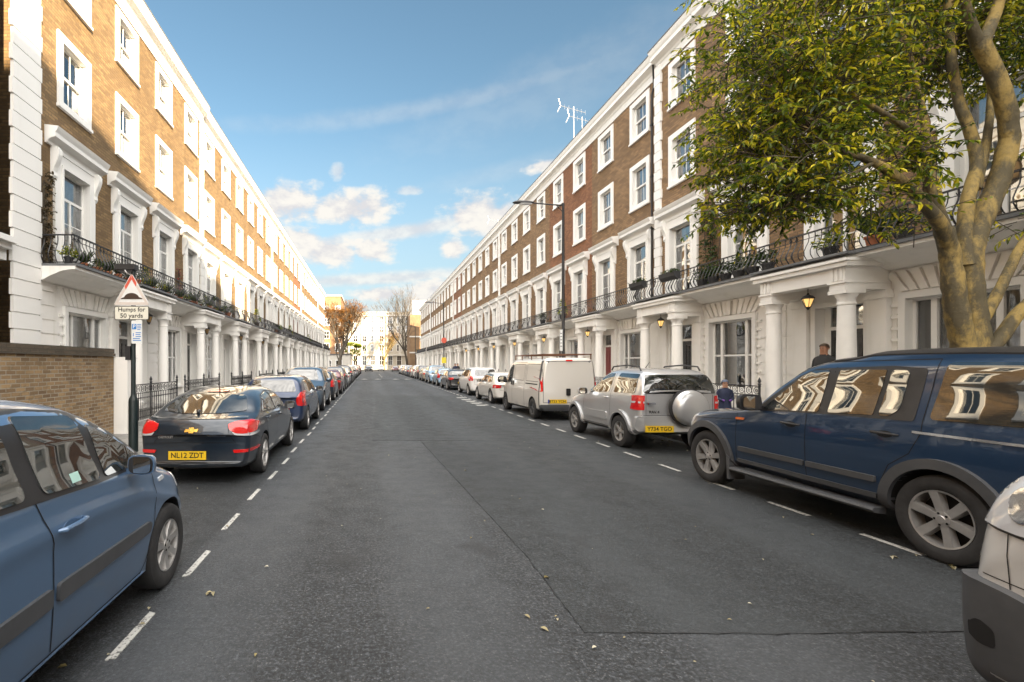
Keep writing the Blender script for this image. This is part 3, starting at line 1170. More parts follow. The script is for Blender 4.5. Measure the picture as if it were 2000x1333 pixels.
# ------------------------------------------------------------------ car materials
def paint(name, col, metal=0.35, rough=0.30, dirt=0.15):
    m_, gg, b = new_mat(name)
    co = obj_co(gg)
    n = gg.noise(co, 3.0, 5, 0.6)
    sp = gg.new('ShaderNodeSeparateXYZ')
    gg.l.new(co, sp.inputs[0])
    low = gg.m('MULTIPLY', gg.sm(sp.outputs[2], 0.6, 0.18), gg.sm(n, 0.3, 0.7, 0.1, 0.8))
    c = gg.mix(gg.m('MULTIPLY', low, dirt * 3, clamp=True), (*col, 1), (0.13, 0.12, 0.105, 1))
    gg.l.new(c, b.inputs['Base Color'])
    b.inputs['Metallic'].default_value = metal
    b.inputs['Roughness'].default_value = rough
    b.inputs['Coat Weight'].default_value = 1.0
    b.inputs['Coat Roughness'].default_value = 0.02
    b.inputs['Coat IOR'].default_value = 1.5
    return m_


def car_glass(name, col=(0.012, 0.015, 0.016)):
    m_, gg, b = new_mat(name)
    co = obj_co(gg)
    n = gg.noise(gg.mapping(co, (1.3, 1, 2.2)), 2.6, 3, 0.5)
    gg.l.new(gg.mix(gg.sm(n, 0.48, 0.62, 0, 0.8), (*col, 1), (0.045, 0.05, 0.05, 1)), b.inputs['Base Color'])
    b.inputs['Roughness'].default_value = 0.015
    b.inputs['IOR'].default_value = 2.2
    return m_


def lens(name, col, rough=0.12, emis=0.0):
    m_, gg, b = new_mat(name)
    co = obj_co(gg)
    w = gg.new('ShaderNodeTexWave')
    w.inputs['Scale'].default_value = 3
    gg.l.new(gg.mapping(co, (0.2, 1.0, 1.0)), w.inputs['Vector'])
    gg.l.new(gg.mix(gg.m('MULTIPLY', w.outputs[1], 0.3), (*col, 1), tuple(q * 0.45 for q in col) + (1,)), b.inputs['Base Color'])
    b.inputs['Roughness'].default_value = rough
    b.inputs['Coat Weight'].default_value = 1.0
    b.inputs['Coat Roughness'].default_value = 0.02
    return m_


M['rubber'] = plain('tyre_rubber', (0.022, 0.022, 0.023), 0.85, var=0.3, scale=12, bmp=0.1)
M['cglass'] = car_glass('car_glass')
M['alloy'] = plain('alloy', (0.46, 0.45, 0.44), 0.35, 0.7, var=0.12)
M['grey_plastic'] = plain('grey_plastic', (0.062, 0.065, 0.071), 0.55, var=0.15)
M['black_plastic'] = plain('black_plastic', (0.016, 0.016, 0.018), 0.45, var=0.2)
M['gap'] = plain('panel_gap', (0.004, 0.004, 0.005), 0.8)
M['chrome'] = plain('chrome', (0.62, 0.62, 0.64), 0.12, 1.0, var=0.05)
M['red_lens'] = lens('red_lens', (0.62, 0.012, 0.012))
M['clear_lens'] = lens('clear_lens', (0.55, 0.57, 0.60), 0.08)
M['orange_lens'] = lens('orange_lens', (0.75, 0.17, 0.02))
M['yellow_plate'] = plain('yellow_plate', (0.80, 0.52, 0.02), 0.4, var=0.05)
M['white_plate'] = plain('white_plate', (0.75, 0.75, 0.72), 0.4, var=0.05)
M['ink'] = plain('black_ink', (0.01, 0.01, 0.01), 0.5)
M['blue_ink'] = plain('blue_ink', (0.01, 0.05, 0.30), 0.5)
M['gold'] = plain('gold_emblem', (0.75, 0.5, 0.14), 0.25, 1.0)
M['rust'] = plain('rusty_brown', (0.11, 0.045, 0.02), 0.7, var=0.4)
M['mirror'] = plain('mirror_glass', (0.75, 0.78, 0.8), 0.02, 1.0, var=0.02)

PT = {}


def P_(name, col, **k):
    PT[name] = paint(name, col, **k)
    return PT[name]


P_('steel_blue_paint', (0.105, 0.185, 0.315), metal=0.45)
P_('navy_black_paint', (0.009, 0.019, 0.034), metal=0.3)
P_('deep_blue_paint', (0.011, 0.028, 0.080), metal=0.3)
P_('dark_blue_paint', (0.012, 0.035, 0.082), metal=0.3)
P_('slate_blue_paint', (0.05, 0.085, 0.13), metal=0.45)
P_('silver_paint', (0.55, 0.56, 0.575), metal=0.55, dirt=0.2)
P_('warm_silver_paint', (0.70, 0.67, 0.62), metal=0.15, dirt=0.3)
P_('light_silver_paint', (0.66, 0.655, 0.64), metal=0.35)
P_('white_paint', (0.74, 0.73, 0.71), metal=0.0)
P_('pearl_white_paint', (0.68, 0.66, 0.62), metal=0.1)
P_('black_paint', (0.010, 0.010, 0.012), metal=0.1)
P_('maroon_paint', (0.12, 0.012, 0.012), metal=0.3)
P_('red_paint', (0.35, 0.02, 0.015), metal=0.1)
P_('graphite_paint', (0.06, 0.062, 0.066), metal=0.5)
P_('pale_blue_paint', (0.30, 0.45, 0.60), metal=0.3)
P_('beige_paint', (0.45, 0.38, 0.27), metal=0.4)


# ------------------------------------------------------------------ car bodies
def pchip(pts):
    xs = [p[0] for p in pts]
    ys = [p[1] for p in pts]
    n = len(xs)
    h = [xs[i + 1] - xs[i] for i in range(n - 1)]
    d = [(ys[i + 1] - ys[i]) / h[i] for i in range(n - 1)]
    m = [0.0] * n
    m[0], m[-1] = d[0], d[-1]
    for i in range(1, n - 1):
        if d[i - 1] * d[i] > 0:
            w1, w2 = 2 * h[i] + h[i - 1], h[i] + 2 * h[i - 1]
            m[i] = (w1 + w2) / (w1 / d[i - 1] + w2 / d[i])

    def f(x):
        if x <= xs[0]:
            return ys[0]
        if x >= xs[-1]:
            return ys[-1]
        i = 0
        while xs[i + 1] < x:
            i += 1
        t = (x - xs[i]) / h[i]
        return ((1 + 2 * t) * (1 - t) ** 2 * ys[i] + t * (1 - t) ** 2 * h[i] * m[i] + t * t * (3 - 2 * t) * ys[i + 1] + t * t * (t - 1) * h[i] * m[i + 1])
    return f


def fillet(poly, r, n=4):
    out = []
    N = len(poly)
    for i in range(N):
        p0, p, p1 = Vector(poly[i - 1]), Vector(poly[i]), Vector(poly[(i + 1) % N])
        a, b = p0 - p, p1 - p
        ra = min(r, a.length * 0.45, b.length * 0.45)
        s, e = p + a.normalized() * ra, p + b.normalized() * ra
        for k in range(n + 1):
            t = k / n
            out.append(tuple(s * (1 - t) ** 2 + p * 2 * t * (1 - t) + e * t * t))
    return out


class Car:
    def __init__(s, spec, name, paint_m, detail=1.0):
        s.sp = spec
        s.paint = paint_m
        s.root = empty(name)
        s.L, s.Wd = spec['L'], spec['W'] / 2
        s.T = pchip(spec['top'])
        s.B = pchip(spec['belt'])
        s.Pf = pchip(spec['plan'])
        s.Z0 = pchip(spec['bottom'])
        s.bow = pchip(spec['bow'])
        s.tum = spec.get('tumble', 0.22)
        s.n_cab = spec.get('n', 5.0)
        s.body(detail)

    def section(s, x, N):
        r = s.sp.get('fil', 0.07)
        d = min(x, s.L - x)
        ins = 0.0 if d >= r else r - math.sqrt(max(0, r * r - (r - d) ** 2))
        hw = s.Wd * s.Pf(x) - ins
        top, z0 = s.T(x) - ins, s.Z0(x) + ins
        belt = min(s.B(x), top - 0.06)
        gh = top - belt
        pts = []
        nl = N // 2
        low = s.sp.get('under', 0.07)
        crease = s.sp.get('crease', 0.0)
        pts.append((0.0, z0))
        pts.append((hw * 0.80, z0))
        for i in range(nl + 1):
            t = i / nl
            z = z0 + (belt - z0) * t
            y = hw * (1 - low * (1 - t) ** 2.6 - 0.035 * t ** 4)
            if t < 0.08:
                y = min(y, hw * (0.86 + 1.0 * t))
            y += crease * math.exp(-((t - 0.80) / 0.06) ** 2)
            pts.append((y, z))
        yb = hw * (1 - 0.035) + crease * math.exp(-((0.2) / 0.06) ** 2)
        k = max(0.0, min(1.0, (gh - 0.08) / 0.4))
        n = 2.3 + (s.n_cab - 2.3) * k
        nu = N - nl
        for i in range(1, nu + 1):
            a = (i / nu) * PI / 2
            cc, ss = max(0.0, math.cos(a)) ** (2 / n), math.sin(a) ** (2 / n)
            z = belt + gh * ss
            y = (yb - s.tum * (z - belt) * k - 0.03 * k) * cc
            crown = 0.02 * (1 - (y / max(yb, 0.01)) ** 2) * (1 if gh > 0.05 else 0)
            pts.append((max(0.0, y), z + crown * 0))
        return pts

    def body(s, detail):
        N = int(30 * detail)
        r = s.sp.get('fil', 0.07)
        NX = int(64 * detail)
        xs = {0.0, s.L}
        for q in (0.02, 0.1, 0.25, 0.5, 0.75, 1.0):
            xs.add(r * q)
            xs.add(s.L - r * q)
        for i in range(1, NX):
            x = s.L * i / NX
            if r * 1.1 < x < s.L - r * 1.1:
                xs.add(x)
        xs = sorted(xs)
        vs, fs = [], []
        rows = []
        for x in xs:
            pts = s.section(x, N)
            hw = s.Wd
            row = []
            ring = [(y, z) for y, z in pts] + [(-y, z) for y, z in pts[-2:0:-1]]
            for y, z in ring:
                xx = x + s.bow(x) * (y / hw) ** 2
                row.append(len(vs))
                vs.append((xx, y, z))
            rows.append(row)
        n = len(rows[0])
        for a, b in zip(rows[:-1], rows[1:]):
            for k in range(n):
                k2 = (k + 1) % n
                fs.append((a[k], b[k], b[k2], a[k2]))
        # end caps: horizontal strips between the right and left halves
        half = n // 2
        for row, fl in ((rows[0], 0), (rows[-1], 1)):
            # vertex j on one side pairs with n-j on the other
            for j in range(0, half):
                a, b = row[j], row[j + 1]
                c, d = row[(n - j - 1) % n], row[(n - j) % n]
                q = [v for v in (a, b, c, d)]
                q2 = []
                for v in q:
                    if v not in q2:
                        q2.append(v)
                if len(q2) >= 3:
                    fs.append(tuple(q2) if fl == 0 else tuple(q2[::-1]))
        me = bpy.data.meshes.new('body')
        me.from_pydata(vs, [], fs)
        bm = bmesh.new()
        bm.from_mesh(me)
        bmesh.ops.recalc_face_normals(bm, faces=bm.faces)
        bm.to_mesh(me)
        bm.free()
        me.materials.append(s.paint)
        me.materials.append(M['gap'])
        bm = bmesh.new()
        bm.from_mesh(me)
        s.bvh = BVHTree.FromBMesh(bm)
        bm.free()
        o = bpy.data.objects.new('body', me)
        COL.objects.link(o)
        # wheel arches
        cm = MB()
        ra = s.sp['wheel_r'] * s.sp.get('arch_k', 1.13)
        for ax in s.sp['axles']:
            for sg in (-1, 1):
                cm.lathe([(ra, -0.19), (ra, 0.19)], (ax, sg * (s.Wd - 0.13), s.sp['wheel_r'] + 0.01), 40, 'y', 1)
        cut = cm.build('cutter', [s.paint, M['gap']])
        bmm = bmesh.new()
        bmm.from_mesh(cut.data)
        bmesh.ops.recalc_face_normals(bmm, faces=bmm.faces)
        bmm.to_mesh(cut.data)
        bmm.free()
        md = o.modifiers.new('b', 'BOOLEAN')
        md.operation = 'DIFFERENCE'
        md.solver = 'EXACT'
        md.object = cut
        dg = bpy.context.evaluated_depsgraph_get()
        me2 = bpy.data.meshes.new_from_object(o.evaluated_get(dg))
        o.modifiers.clear()
        o.data = me2
        me2.name = 'body'
        bpy.data.objects.remove(cut)
        smooth_mesh(me2, 32)
        o.parent = s.root
        s.bodyo = o

    # --- projection of 2-D outlines on to the body
    def hit(s, view, a, b):
        """side/left: (x,z); rear/front: (y,z); top: (x,y)"""
        if view in ('R', 'L'):
            sg = -1 if view == 'R' else 1
            o, d = Vector((a, sg * 3, b)), Vector((0, -sg, 0))
        elif view == 'B':
            o, d = Vector((-3, a, b)), Vector((1, 0, 0))
        elif view == 'F':
            o, d = Vector((s.L + 3, a, b)), Vector((-1, 0, 0))
        else:
            o, d = Vector((a, b, 5)), Vector((0, 0, -1))
        h = s.bvh.ray_cast(o, d)
        return h[0], h[1], d

    def panel(s, name, view, poly, mat, off=0.004, parent=None, r=0.0, grid=0.08, label=None, thick=0.012):
        """a sheet with a turned-in rim, laid on the body along its outline"""
        views = ('R', 'L') if view == 'RL' else (view,)
        objs = []
        for vw in views:
            pl = fillet(poly, r) if r else list(poly)
            bm = bmesh.new()
            bm.faces.new([bm.verts.new((p[0], p[1], 0)) for p in pl])
            a0, a1 = min(p[0] for p in pl), max(p[0] for p in pl)
            b0, b1 = min(p[1] for p in pl), max(p[1] for p in pl)
            for k in range(1, int((a1 - a0) / grid) + 1):
                bmesh.ops.bisect_plane(bm, geom=bm.verts[:] + bm.edges[:] + bm.faces[:], plane_co=(a0 + k * grid, 0, 0), plane_no=(1, 0, 0))
            for k in range(1, int((b1 - b0) / grid) + 1):
                bmesh.ops.bisect_plane(bm, geom=bm.verts[:] + bm.edges[:] + bm.faces[:], plane_co=(0, b0 + k * grid, 0), plane_no=(0, 1, 0))
            bmesh.ops.triangulate(bm, faces=bm.faces)
            last = None
            miss = []
            for v in bm.verts:
                co, no, d = s.hit(vw, v.co.x, v.co.y)
                if co is None:
                    miss.append(v)
                    continue
                v.co = co + no * off - d * off * 0.3
            if miss:
                bmesh.ops.delete(bm, geom=miss, context='VERTS')
            if not bm.faces:
                bm.free()
                continue
            # orient outwards
            bm.normal_update()
            dd = s.hit(vw, *(pl[0]))[2]
            if sum((f.normal.dot(-dd)) * f.calc_area() for f in bm.faces) < 0:
                bmesh.ops.reverse_faces(bm, faces=bm.faces)
            be = [e for e in bm.edges if len(e.link_faces) == 1]
            ex = bmesh.ops.extrude_edge_only(bm, edges=be)
            for v in [q for q in ex['geom'] if isinstance(q, bmesh.types.BMVert)]:
                v.co += dd * (off + thick)
            me = bpy.data.meshes.new(name)
            bm.to_mesh(me)
            bm.free()
            me.materials.append(mat)
            smooth_mesh(me, 35)
            o = bpy.data.objects.new(name, me)
            COL.objects.link(o)
            o.parent = parent or s.root
            if label:
                o['label'] = label
            objs.append(o)
        return objs

    def strip(s, name, view, pts, w, mat, off=0.003, parent=None, thick=0.006, step=0.06):
        """a narrow raised or dark strip following a polyline on the body"""
        views = ('R', 'L') if view == 'RL' else (view,)
        out = []
        for vw in views:
            P = []
            for (ax, az_), (bx, bz) in zip(pts[:-1], pts[1:]):
                n = max(1, int(math.hypot(bx - ax, bz - az_) / step))
                P += [(ax + (bx - ax) * i / n, az_ + (bz - az_) * i / n) for i in range(n)]
            P.append(pts[-1])
            vs, fs = [], []
            for i, p in enumerate(P):
                q0, q1 = P[max(i - 1, 0)], P[min(i + 1, len(P) - 1)]
                t = Vector((q1[0] - q0[0], q1[1] - q0[1])).normalized()
                nx, ny = -t.y * w / 2, t.x * w / 2
                c1, n1, d = s.hit(vw, p[0] + nx, p[1] + ny)
                c2, n2, d = s.hit(vw, p[0] - nx, p[1] - ny)
                if c1 is None or c2 is None:
                    continue
                vs += [c1 - d * -thick, c1 - d * off, c2 - d * off, c2 - d * -thick]
            k = len(vs) // 4
            for i in range(k - 1):
                for j in range(3):
                    fs.append((i * 4 + j, i * 4 + j + 1, (i + 1) * 4 + j + 1, (i + 1) * 4 + j))
            if k > 1:
                fs.append((0, 1, 2, 3))
                fs.append((4 * k - 1, 4 * k - 2, 4 * k - 3, 4 * k - 4))
            mb = MB()
            mb.add([tuple(v) for v in vs], fs)
            o = mb.build(name, mat, parent or s.root, smooth=True, angle=50)
            bm = bmesh.new()
            bm.from_mesh(o.data)
            bmesh.ops.recalc_face_normals(bm, faces=bm.faces)
            bm.to_mesh(o.data)
            bm.free()
            out.append(o)
        return out

    def gaps(s, lines, w=0.008):
        """door and panel seams, all sides in one go"""
        mb = MB()
        for view, pts in lines:
            views = ('R', 'L') if view == 'RL' else (view,)
            for vw in views:
                P = []
                for (ax, az_), (bx, bz) in zip(pts[:-1], pts[1:]):
                    n = max(1, int(math.hypot(bx - ax, bz - az_) / 0.05))
                    P += [(ax + (bx - ax) * i / n, az_ + (bz - az_) * i / n) for i in range(n)]
                P.append(pts[-1])
                vs = []
                for i, p in enumerate(P):
                    q0, q1 = P[max(i - 1, 0)], P[min(i + 1, len(P) - 1)]
                    t = Vector((q1[0] - q0[0], q1[1] - q0[1])).normalized()
                    nx, ny = -t.y * w / 2, t.x * w / 2
                    c1, _, d = s.hit(vw, p[0] + nx, p[1] + ny)
                    c2, _, d = s.hit(vw, p[0] - nx, p[1] - ny)
                    if c1 is None or c2 is None:
                        continue
                    vs += [tuple(c1 - d * 0.0025), tuple(c2 - d * 0.0025)]
                k = len(vs) // 2
                if k > 1:
                    mb = MB()
                    mb.add(vs, [(2 * i, 2 * i + 1, 2 * i + 3, 2 * i + 2) for i in range(k - 1)])
                    mb.build('panel_seam', M['gap'], s.bodyo)

    def wheels(s, style='spoke', n=6, hub=None, rim_mat=None):
        r = s.sp['wheel_r']
        wd = s.sp.get('tyre_w', 0.21)
        rr = r * s.sp.get('rim_k', 0.66)
        rm = rim_mat or M['alloy']
        proto = None
        for ax in s.sp['axles']:
            for sg in (-1, 1):
                if proto is None:
                    mb = MB()
                    h = wd / 2
                    prof = [(rr * 0.98, -h * 0.86), (rr * 1.05, -h * 0.98), (r * 0.90, -h * 1.0), (r * 0.965, -h * 0.9), (r, -h * 0.62), (r, h * 0.62), (r * 0.965, h * 0.9), (r * 0.90, h * 1.0), (rr * 1.05, h * 0.98), (rr * 0.98, h * 0.86)]
                    mb.lathe(prof, (0, 0, 0), 40, 'y', cap=False)
                    w = mb.build('wheel', M['rubber'], s.root, smooth=True, angle=40)
                    # rim: outward side is -y in this prototype
                    mb = MB()
                    mb.lathe([(rr * 0.99, -h * 0.88), (rr * 0.99, -h * 0.93), (rr * 0.93, -h * 0.90), (rr * 0.91, -h * 0.55), (rr * 0.86, h * 0.2)], (0, 0, 0), 40, 'y', cap=False)
                    mb.lathe([(0.0, -h * 0.05), (rr * 0.9, -h * 0.05), (rr * 0.9, 0)], (0, 0, 0), 24, 'y', 1)
                    for k in range(n):
                        a = 2 * PI * (k + 0.25) / n
                        ca, sa = math.cos(a), math.sin(a)
                        wi, wo_ = (rr * 0.15, rr * 0.19) if style == 'spoke' else (rr * 0.17, rr * 0.10)
                        yf, yf2 = -h * 0.80, -h * 0.90
                        yb = -h * 0.45
                        vs = []
                        for rad, hw_, y1 in ((rr * 0.16, wi, yf), (rr * 0.55, (wi + wo_) * 0.5, yf), (rr * 0.95, wo_, yf2)):
                            for sd_, yy in ((-1, yb), (-0.75, y1), (0.75, y1), (1, yb)):
                                u, v = rad, sd_ * hw_
                                vs.append((u * ca - v * sa, yy, u * sa + v * ca))
                        fs = []
                        for q in range(2):
                            for j in range(3):
                                fs.append((q * 4 + j, q * 4 + j + 1, (q + 1) * 4 + j + 1, (q + 1) * 4 + j))
                        mb.add(vs, fs)
                    mb.lathe([(0.0, -h * 0.92), (rr * 0.12, -h * 0.92), (rr * 0.14, -h * 0.88), (rr * 0.26, -h * 0.84), (rr * 0.27, -h * 0.4)], (0, 0, 0), 20, 'y', cap=False)
                    for k in range(5):
                        a = 2 * PI * k / 5
                        mb.lathe([(0.0, -h * 0.875), (0.011, -h * 0.87), (0.011, -h * 0.8)], (rr * 0.2 * math.cos(a), 0, rr * 0.2 * math.sin(a)), 8, 'y', 1)
                    rim = mb.build('rim', [rm, M['gap']], w, smooth=True, angle=30)
                    bm = bmesh.new()
                    bm.from_mesh(rim.data)
                    bmesh.ops.recalc_face_normals(bm, faces=bm.faces)
                    bm.to_mesh(rim.data)
                    bm.free()
                    proto = w
                else:
                    w = copy_tree(proto, s.root)
                w.location = (ax, sg * (s.Wd - wd / 2 - 0.01), r)
                w.rotation_euler = (0, R(13 * ax + 7), 0) if sg < 0 else (0, R(31 * ax), PI)

    def mirrors(s, x, z, mat, size=1.0, sides=(-1, 1)):
        for sg in sides:
            co, no, d = s.hit('R' if sg < 0 else 'L', x, z)
            y = co.y
            mb = MB()
            c = Vector((x - 0.02, y + sg * 0.14 * size, z + 0.05 * size))
            N = 12
            rx, ry, rz_ = 0.09 * size, 0.115 * size, 0.085 * size
            vs, fs = [], []
            for i in range(7):
                t = i / 6
                xx = c.x - rx * 0.55 + rx * 1.5 * t
                k = [1, 1.0, 0.98, 0.9, 0.75, 0.5, 0.12][i]
                for j in range(N):
                    a = 2 * PI * j / N
                    ca, sa = math.cos(a), math.sin(a)
                    vs.append((xx, c.y + ry * k * abs(ca) ** 0.55 * (1 if ca > 0 else -1), c.z + rz_ * k * abs(sa) ** 0.6 * (1 if sa > 0 else -1)))
            for i in range(6):
                for j in range(N):
                    j2 = (j + 1) % N
                    fs.append((i * N + j, (i + 1) * N + j, (i + 1) * N + j2, i * N + j2))
            fs.append(tuple(range(N)))
            fs.append(tuple(range(6 * N, 7 * N))[::-1])
            mb.add(vs, fs)
            mb.box(c.x - 0.03, c.x + 0.045, y - sg * 0.03, c.y, c.z - rz_ * 0.95, c.z - rz_ * 0.4)
            o = mb.build('wing_mirror', mat, s.root, smooth=True, angle=50)
            bm = bmesh.new()
            bm.from_mesh(o.data)
            bmesh.ops.recalc_face_normals(bm, faces=bm.faces)
            bm.to_mesh(o.data)
            bm.free()
            mb = MB()
            xx = c.x - rx * 0.55 - 0.004
            pl = [(c.y + ry * 0.88 * abs(math.cos(a)) ** 0.55 * (1 if math.cos(a) > 0 else -1), c.z + rz_ * 0.86 * abs(math.sin(a)) ** 0.6 * (1 if math.sin(a) > 0 else -1)) for a in [2 * PI * j / 16 for j in range(16)]]
            vs = [(xx - 0.001 + 0.10 * max(0, -(p[0] - c.y) * sg) * 0 - 0.10 * ((p[0] - c.y) * sg + ry), p[0], p[1]) for p in pl]
            vs = [(v[0] + 0.10 * ry, v[1], v[2]) for v in vs]
            mb.add([(v[0] - 0.012, c.y + (v[1] - c.y) * 0.93, c.z + (v[2] - c.z) * 0.93) for v in vs], [tuple(range(16)) if sg < 0 else tuple(range(16))])
            mb.build('mirror_glass', M['mirror'], o)
            mb = MB()
            mb.prism(pl, 'x', xx - 0.008, xx + 0.002)
            mb.build('mirror_rim', M['black_plastic'], o)

    def handle(s, x, z, mat, sides='RL', ln=0.17):
        for vw in sides:
            co, no, d = s.hit(vw, x, z)
            sg = -1 if vw == 'R' else 1
            mb = MB()
            y = co.y
            mb.tube([(x - ln / 2, y - sg * 0.005, z), (x - ln * 0.42, y + sg * 0.028, z + 0.003), (x, y + sg * 0.038, z + 0.006), (x + ln * 0.42, y + sg * 0.028, z + 0.008), (x + ln / 2, y - sg * 0.005, z + 0.008)], [0.009, 0.014, 0.016, 0.014, 0.009], 8)
            h = mb.build('door_handle', mat, s.root, smooth=True)
            s.panel('handle_cup', vw, [(x + 0.075 * math.cos(a), z - 0.004 + 0.034 * math.sin(a)) for a in [2 * PI * k / 16 for k in range(16)]], M['gap'] if mat in (M['black_plastic'],) else s.paint, 0.0015, parent=h)

    def plate(s, y, z, text, view='B', w=0.52, h=0.112, mat=None, dx=0.02, parent=None, band=False):
        co, no, d = s.hit(view, y, z)
        mb = MB()
        sg = -1 if view == 'B' else 1
        x = co.x + sg * dx
        mb.box(x - 0.004, x + 0.004, y - w / 2, y + w / 2, z - h / 2, z + h / 2)
        mb.box(x - sg * dx, x - sg * 0.0041, y - w / 2 + 0.03, y + w / 2 - 0.03, z - h / 2 + 0.02, z + h / 2 - 0.02)
        o = mb.build('number_plate', mat or M['yellow_plate'], s.root)
        if band:
            b = MB()
            yy = y + w / 2 if view == 'B' else y - w / 2
            b.box(x + sg * 0.0045, x + sg * 0.006, yy, yy - 0.045 * (1 if view == 'B' else -1), z - h / 2, z + h / 2)
            b.build('blue_band', M['blue_ink'], o)
        text_mesh(text, h * 0.88, M['ink'], o, (x + sg * 0.0065, y, z), R(-90) if view == 'B' else R(90), 'lettering', width=w * 0.86)
        return o


def text_mesh(txt, size, mat, parent, loc, rz, name='lettering', width=None, ext=0.0012, align='CENTER', space=1.0):
    c = bpy.data.curves.new('txt', 'FONT')
    c.body = txt
    c.size = size
    c.align_x = align
    c.align_y = 'CENTER'
    c.extrude = ext
    c.space_character = space
    c.resolution_u = 3
    c.offset = size * 0.012
    o = bpy.data.objects.new('txt', c)
    COL.objects.link(o)
    dg = bpy.context.evaluated_depsgraph_get()
    me = bpy.data.meshes.new_from_object(o.evaluated_get(dg))
    me.name = name
    bpy.data.objects.remove(o)
    xs = [v.co.x for v in me.vertices]
    if width and xs:
        k = width / (max(xs) - min(xs))
        for v in me.vertices:
            v.co.x *= k
    me.materials.clear()
    me.materials.append(mat)
    t = bpy.data.objects.new(name, me)
    COL.objects.link(t)
    t.parent = parent
    t.location = loc
    t.rotation_euler = (R(90), 0, rz)
    return t


def arc(cx, cz, r, a0, a1, n=18):
    return [(cx + r * math.cos(R(a0 + (a1 - a0) * i / n)), cz + r * math.sin(R(a0 + (a1 - a0) * i / n))) for i in range(n + 1)]


def place_car(root, X, Yrear, facing=1, L=4.2, label='', group='cars parked along both kerbs', cat='car', yaw=0.0):
    """Y of the rear bumper (or of the front one when the car faces the camera)"""
    root.location = (X, Yrear if facing > 0 else Yrear + L, 0)
    root.rotation_euler = (0, 0, (R(90) if facing > 0 else R(-90)) + yaw)
    tag(root, label, cat, group)


BOTTOM = lambda L, z=0.20: [(0, 0.28), (0.4, z + 0.03), (0.8, z), (L - 0.8, z), (L - 0.3, z + 0.02), (L, 0.24)]
# ------------------------------------------------------------------ the cars one by one
def seams_std(c, x_ff, x_mid, x_rr, zt, zb=0.30, arch=True):
    return [('RL', [(x_ff, c.B(x_ff) - 0.02), (x_ff - 0.01, 0.5), (x_ff - 0.06, zb)]),
            ('RL', [(x_mid, c.B(x_mid) - 0.02), (x_mid, zb)]),
            ('RL', [(x_rr, c.B(x_rr) - 0.02), (x_rr + 0.02, 0.75), (x_rr + 0.2, 0.55)]),
            ('RL', [(x_rr + 0.3, zb), (x_ff - 0.06, zb)])]


# 1. blue people carrier in the left foreground -------------------------------------------------
sp = dict(L=4.2, W=1.76, wheel_r=0.32, axles=(0.78, 3.4), tyre_w=0.20, rim_k=0.62, arch_k=1.12, tumble=0.24, n=5.5, crease=0.014, under=0.05,
          top=[(0, 1.05), (0.08, 1.30), (0.3, 1.48), (0.9, 1.57), (1.5, 1.60), (2.0, 1.585), (2.4, 1.53), (2.75, 1.40), (3.1, 1.17), (3.3, 1.05), (3.5, 0.99), (3.9, 0.86), (4.1, 0.74), (4.2, 0.60)],
          belt=[(0, 0.98), (1.0, 1.09), (2.0, 1.08), (2.9, 1.0), (3.4, 0.84), (4.0, 0.66), (4.2, 0.5)],
          plan=[(0, 0.93), (0.5, 0.985), (1.5, 1.0), (2.8, 1.0), (3.4, 0.99), (3.9, 0.955), (4.2, 0.90)],
          bottom=BOTTOM(4.2), bow=[(0, 0.16), (0.6, 0.0), (3.0, 0.0), (3.5, -0.05), (4.2, -0.42)], fil=0.08)
c = Car(sp, 'parked_car', PT['steel_blue_paint'], 1.7)
G = M['cglass']
blk = M['black_plastic']
c.panel('window_trim', 'RL', [(0.72, 1.13), (1.02, 1.44), (1.45, 1.535), (1.95, 1.53), (2.42, 1.475), (2.70, 1.345), (3.05, 1.10), (3.02, 1.035), (2.4, 1.045), (1.9, 1.075), (1.2, 1.11)], blk, 0.003, r=0.05)
c.panel('side_window', 'RL', [(1.95, 1.10), (1.92, 1.49), (2.40, 1.445), (2.455, 1.065)], G, 0.008, r=0.04)
c.panel('side_window', 'RL', [(2.51, 1.065), (2.50, 1.385), (2.66, 1.315), (2.96, 1.11), (2.93, 1.055)], G, 0.008, r=0.03)
c.panel('side_window', 'RL', [(0.85, 1.15), (1.08, 1.41), (1.45, 1.495), (1.80, 1.495), (1.83, 1.105)], G, 0.008, r=0.05)
c.panel('windscreen', 'F', [(-0.66, 1.12), (-0.52, 1.50), (0, 1.54), (0.52, 1.50), (0.66, 1.12), (0, 1.08)], G, 0.006, r=0.05)
c.panel('rear_window', 'B', [(-0.6, 1.1), (-0.5, 1.45), (0.5, 1.45), (0.6, 1.1)], G, 0.006, r=0.05)
c.gaps([('RL', [(3.14, 0.98), (3.16, 0.80), (3.13, 0.55), (3.02, 0.34), (2.94, 0.28)]), ('RL', [(1.88, 1.08), (1.98, 0.85), (1.99, 0.30)]),
        ('RL', [(0.80, 1.1), (0.92, 0.85), (1.15, 0.62), (1.22, 0.30)]), ('RL', [(1.22, 0.29), (2.96, 0.29)]),
        ('T', [(3.22, -0.62), (3.95, -0.60), (4.08, -0.3), (4.1, 0), (4.08, 0.3), (3.95, 0.60), (3.22, 0.62)]),
        ('RL', [(3.79, 0.62), (3.98, 0.62)])])
c.panel('side_moulding', 'RL', [(0.95, 0.535), (0.95, 0.625), (1.96, 0.635), (1.96, 0.54)], M['grey_plastic'], 0.016, r=0.02, thick=0.03)
c.panel('side_moulding', 'RL', [(2.01, 0.54), (2.01, 0.635), (3.03, 0.625), (3.06, 0.60), (3.04, 0.545)], M['grey_plastic'], 0.016, r=0.02, thick=0.03)
c.strip('sill', 'RL', [(1.2, 0.25), (3.0, 0.25)], 0.06, PT['steel_blue_paint'], 0.015)
for x, z in ((2.12, 0.90), (1.05, 0.93)):
    c.handle(x, z, PT['steel_blue_paint'], ln=0.21)
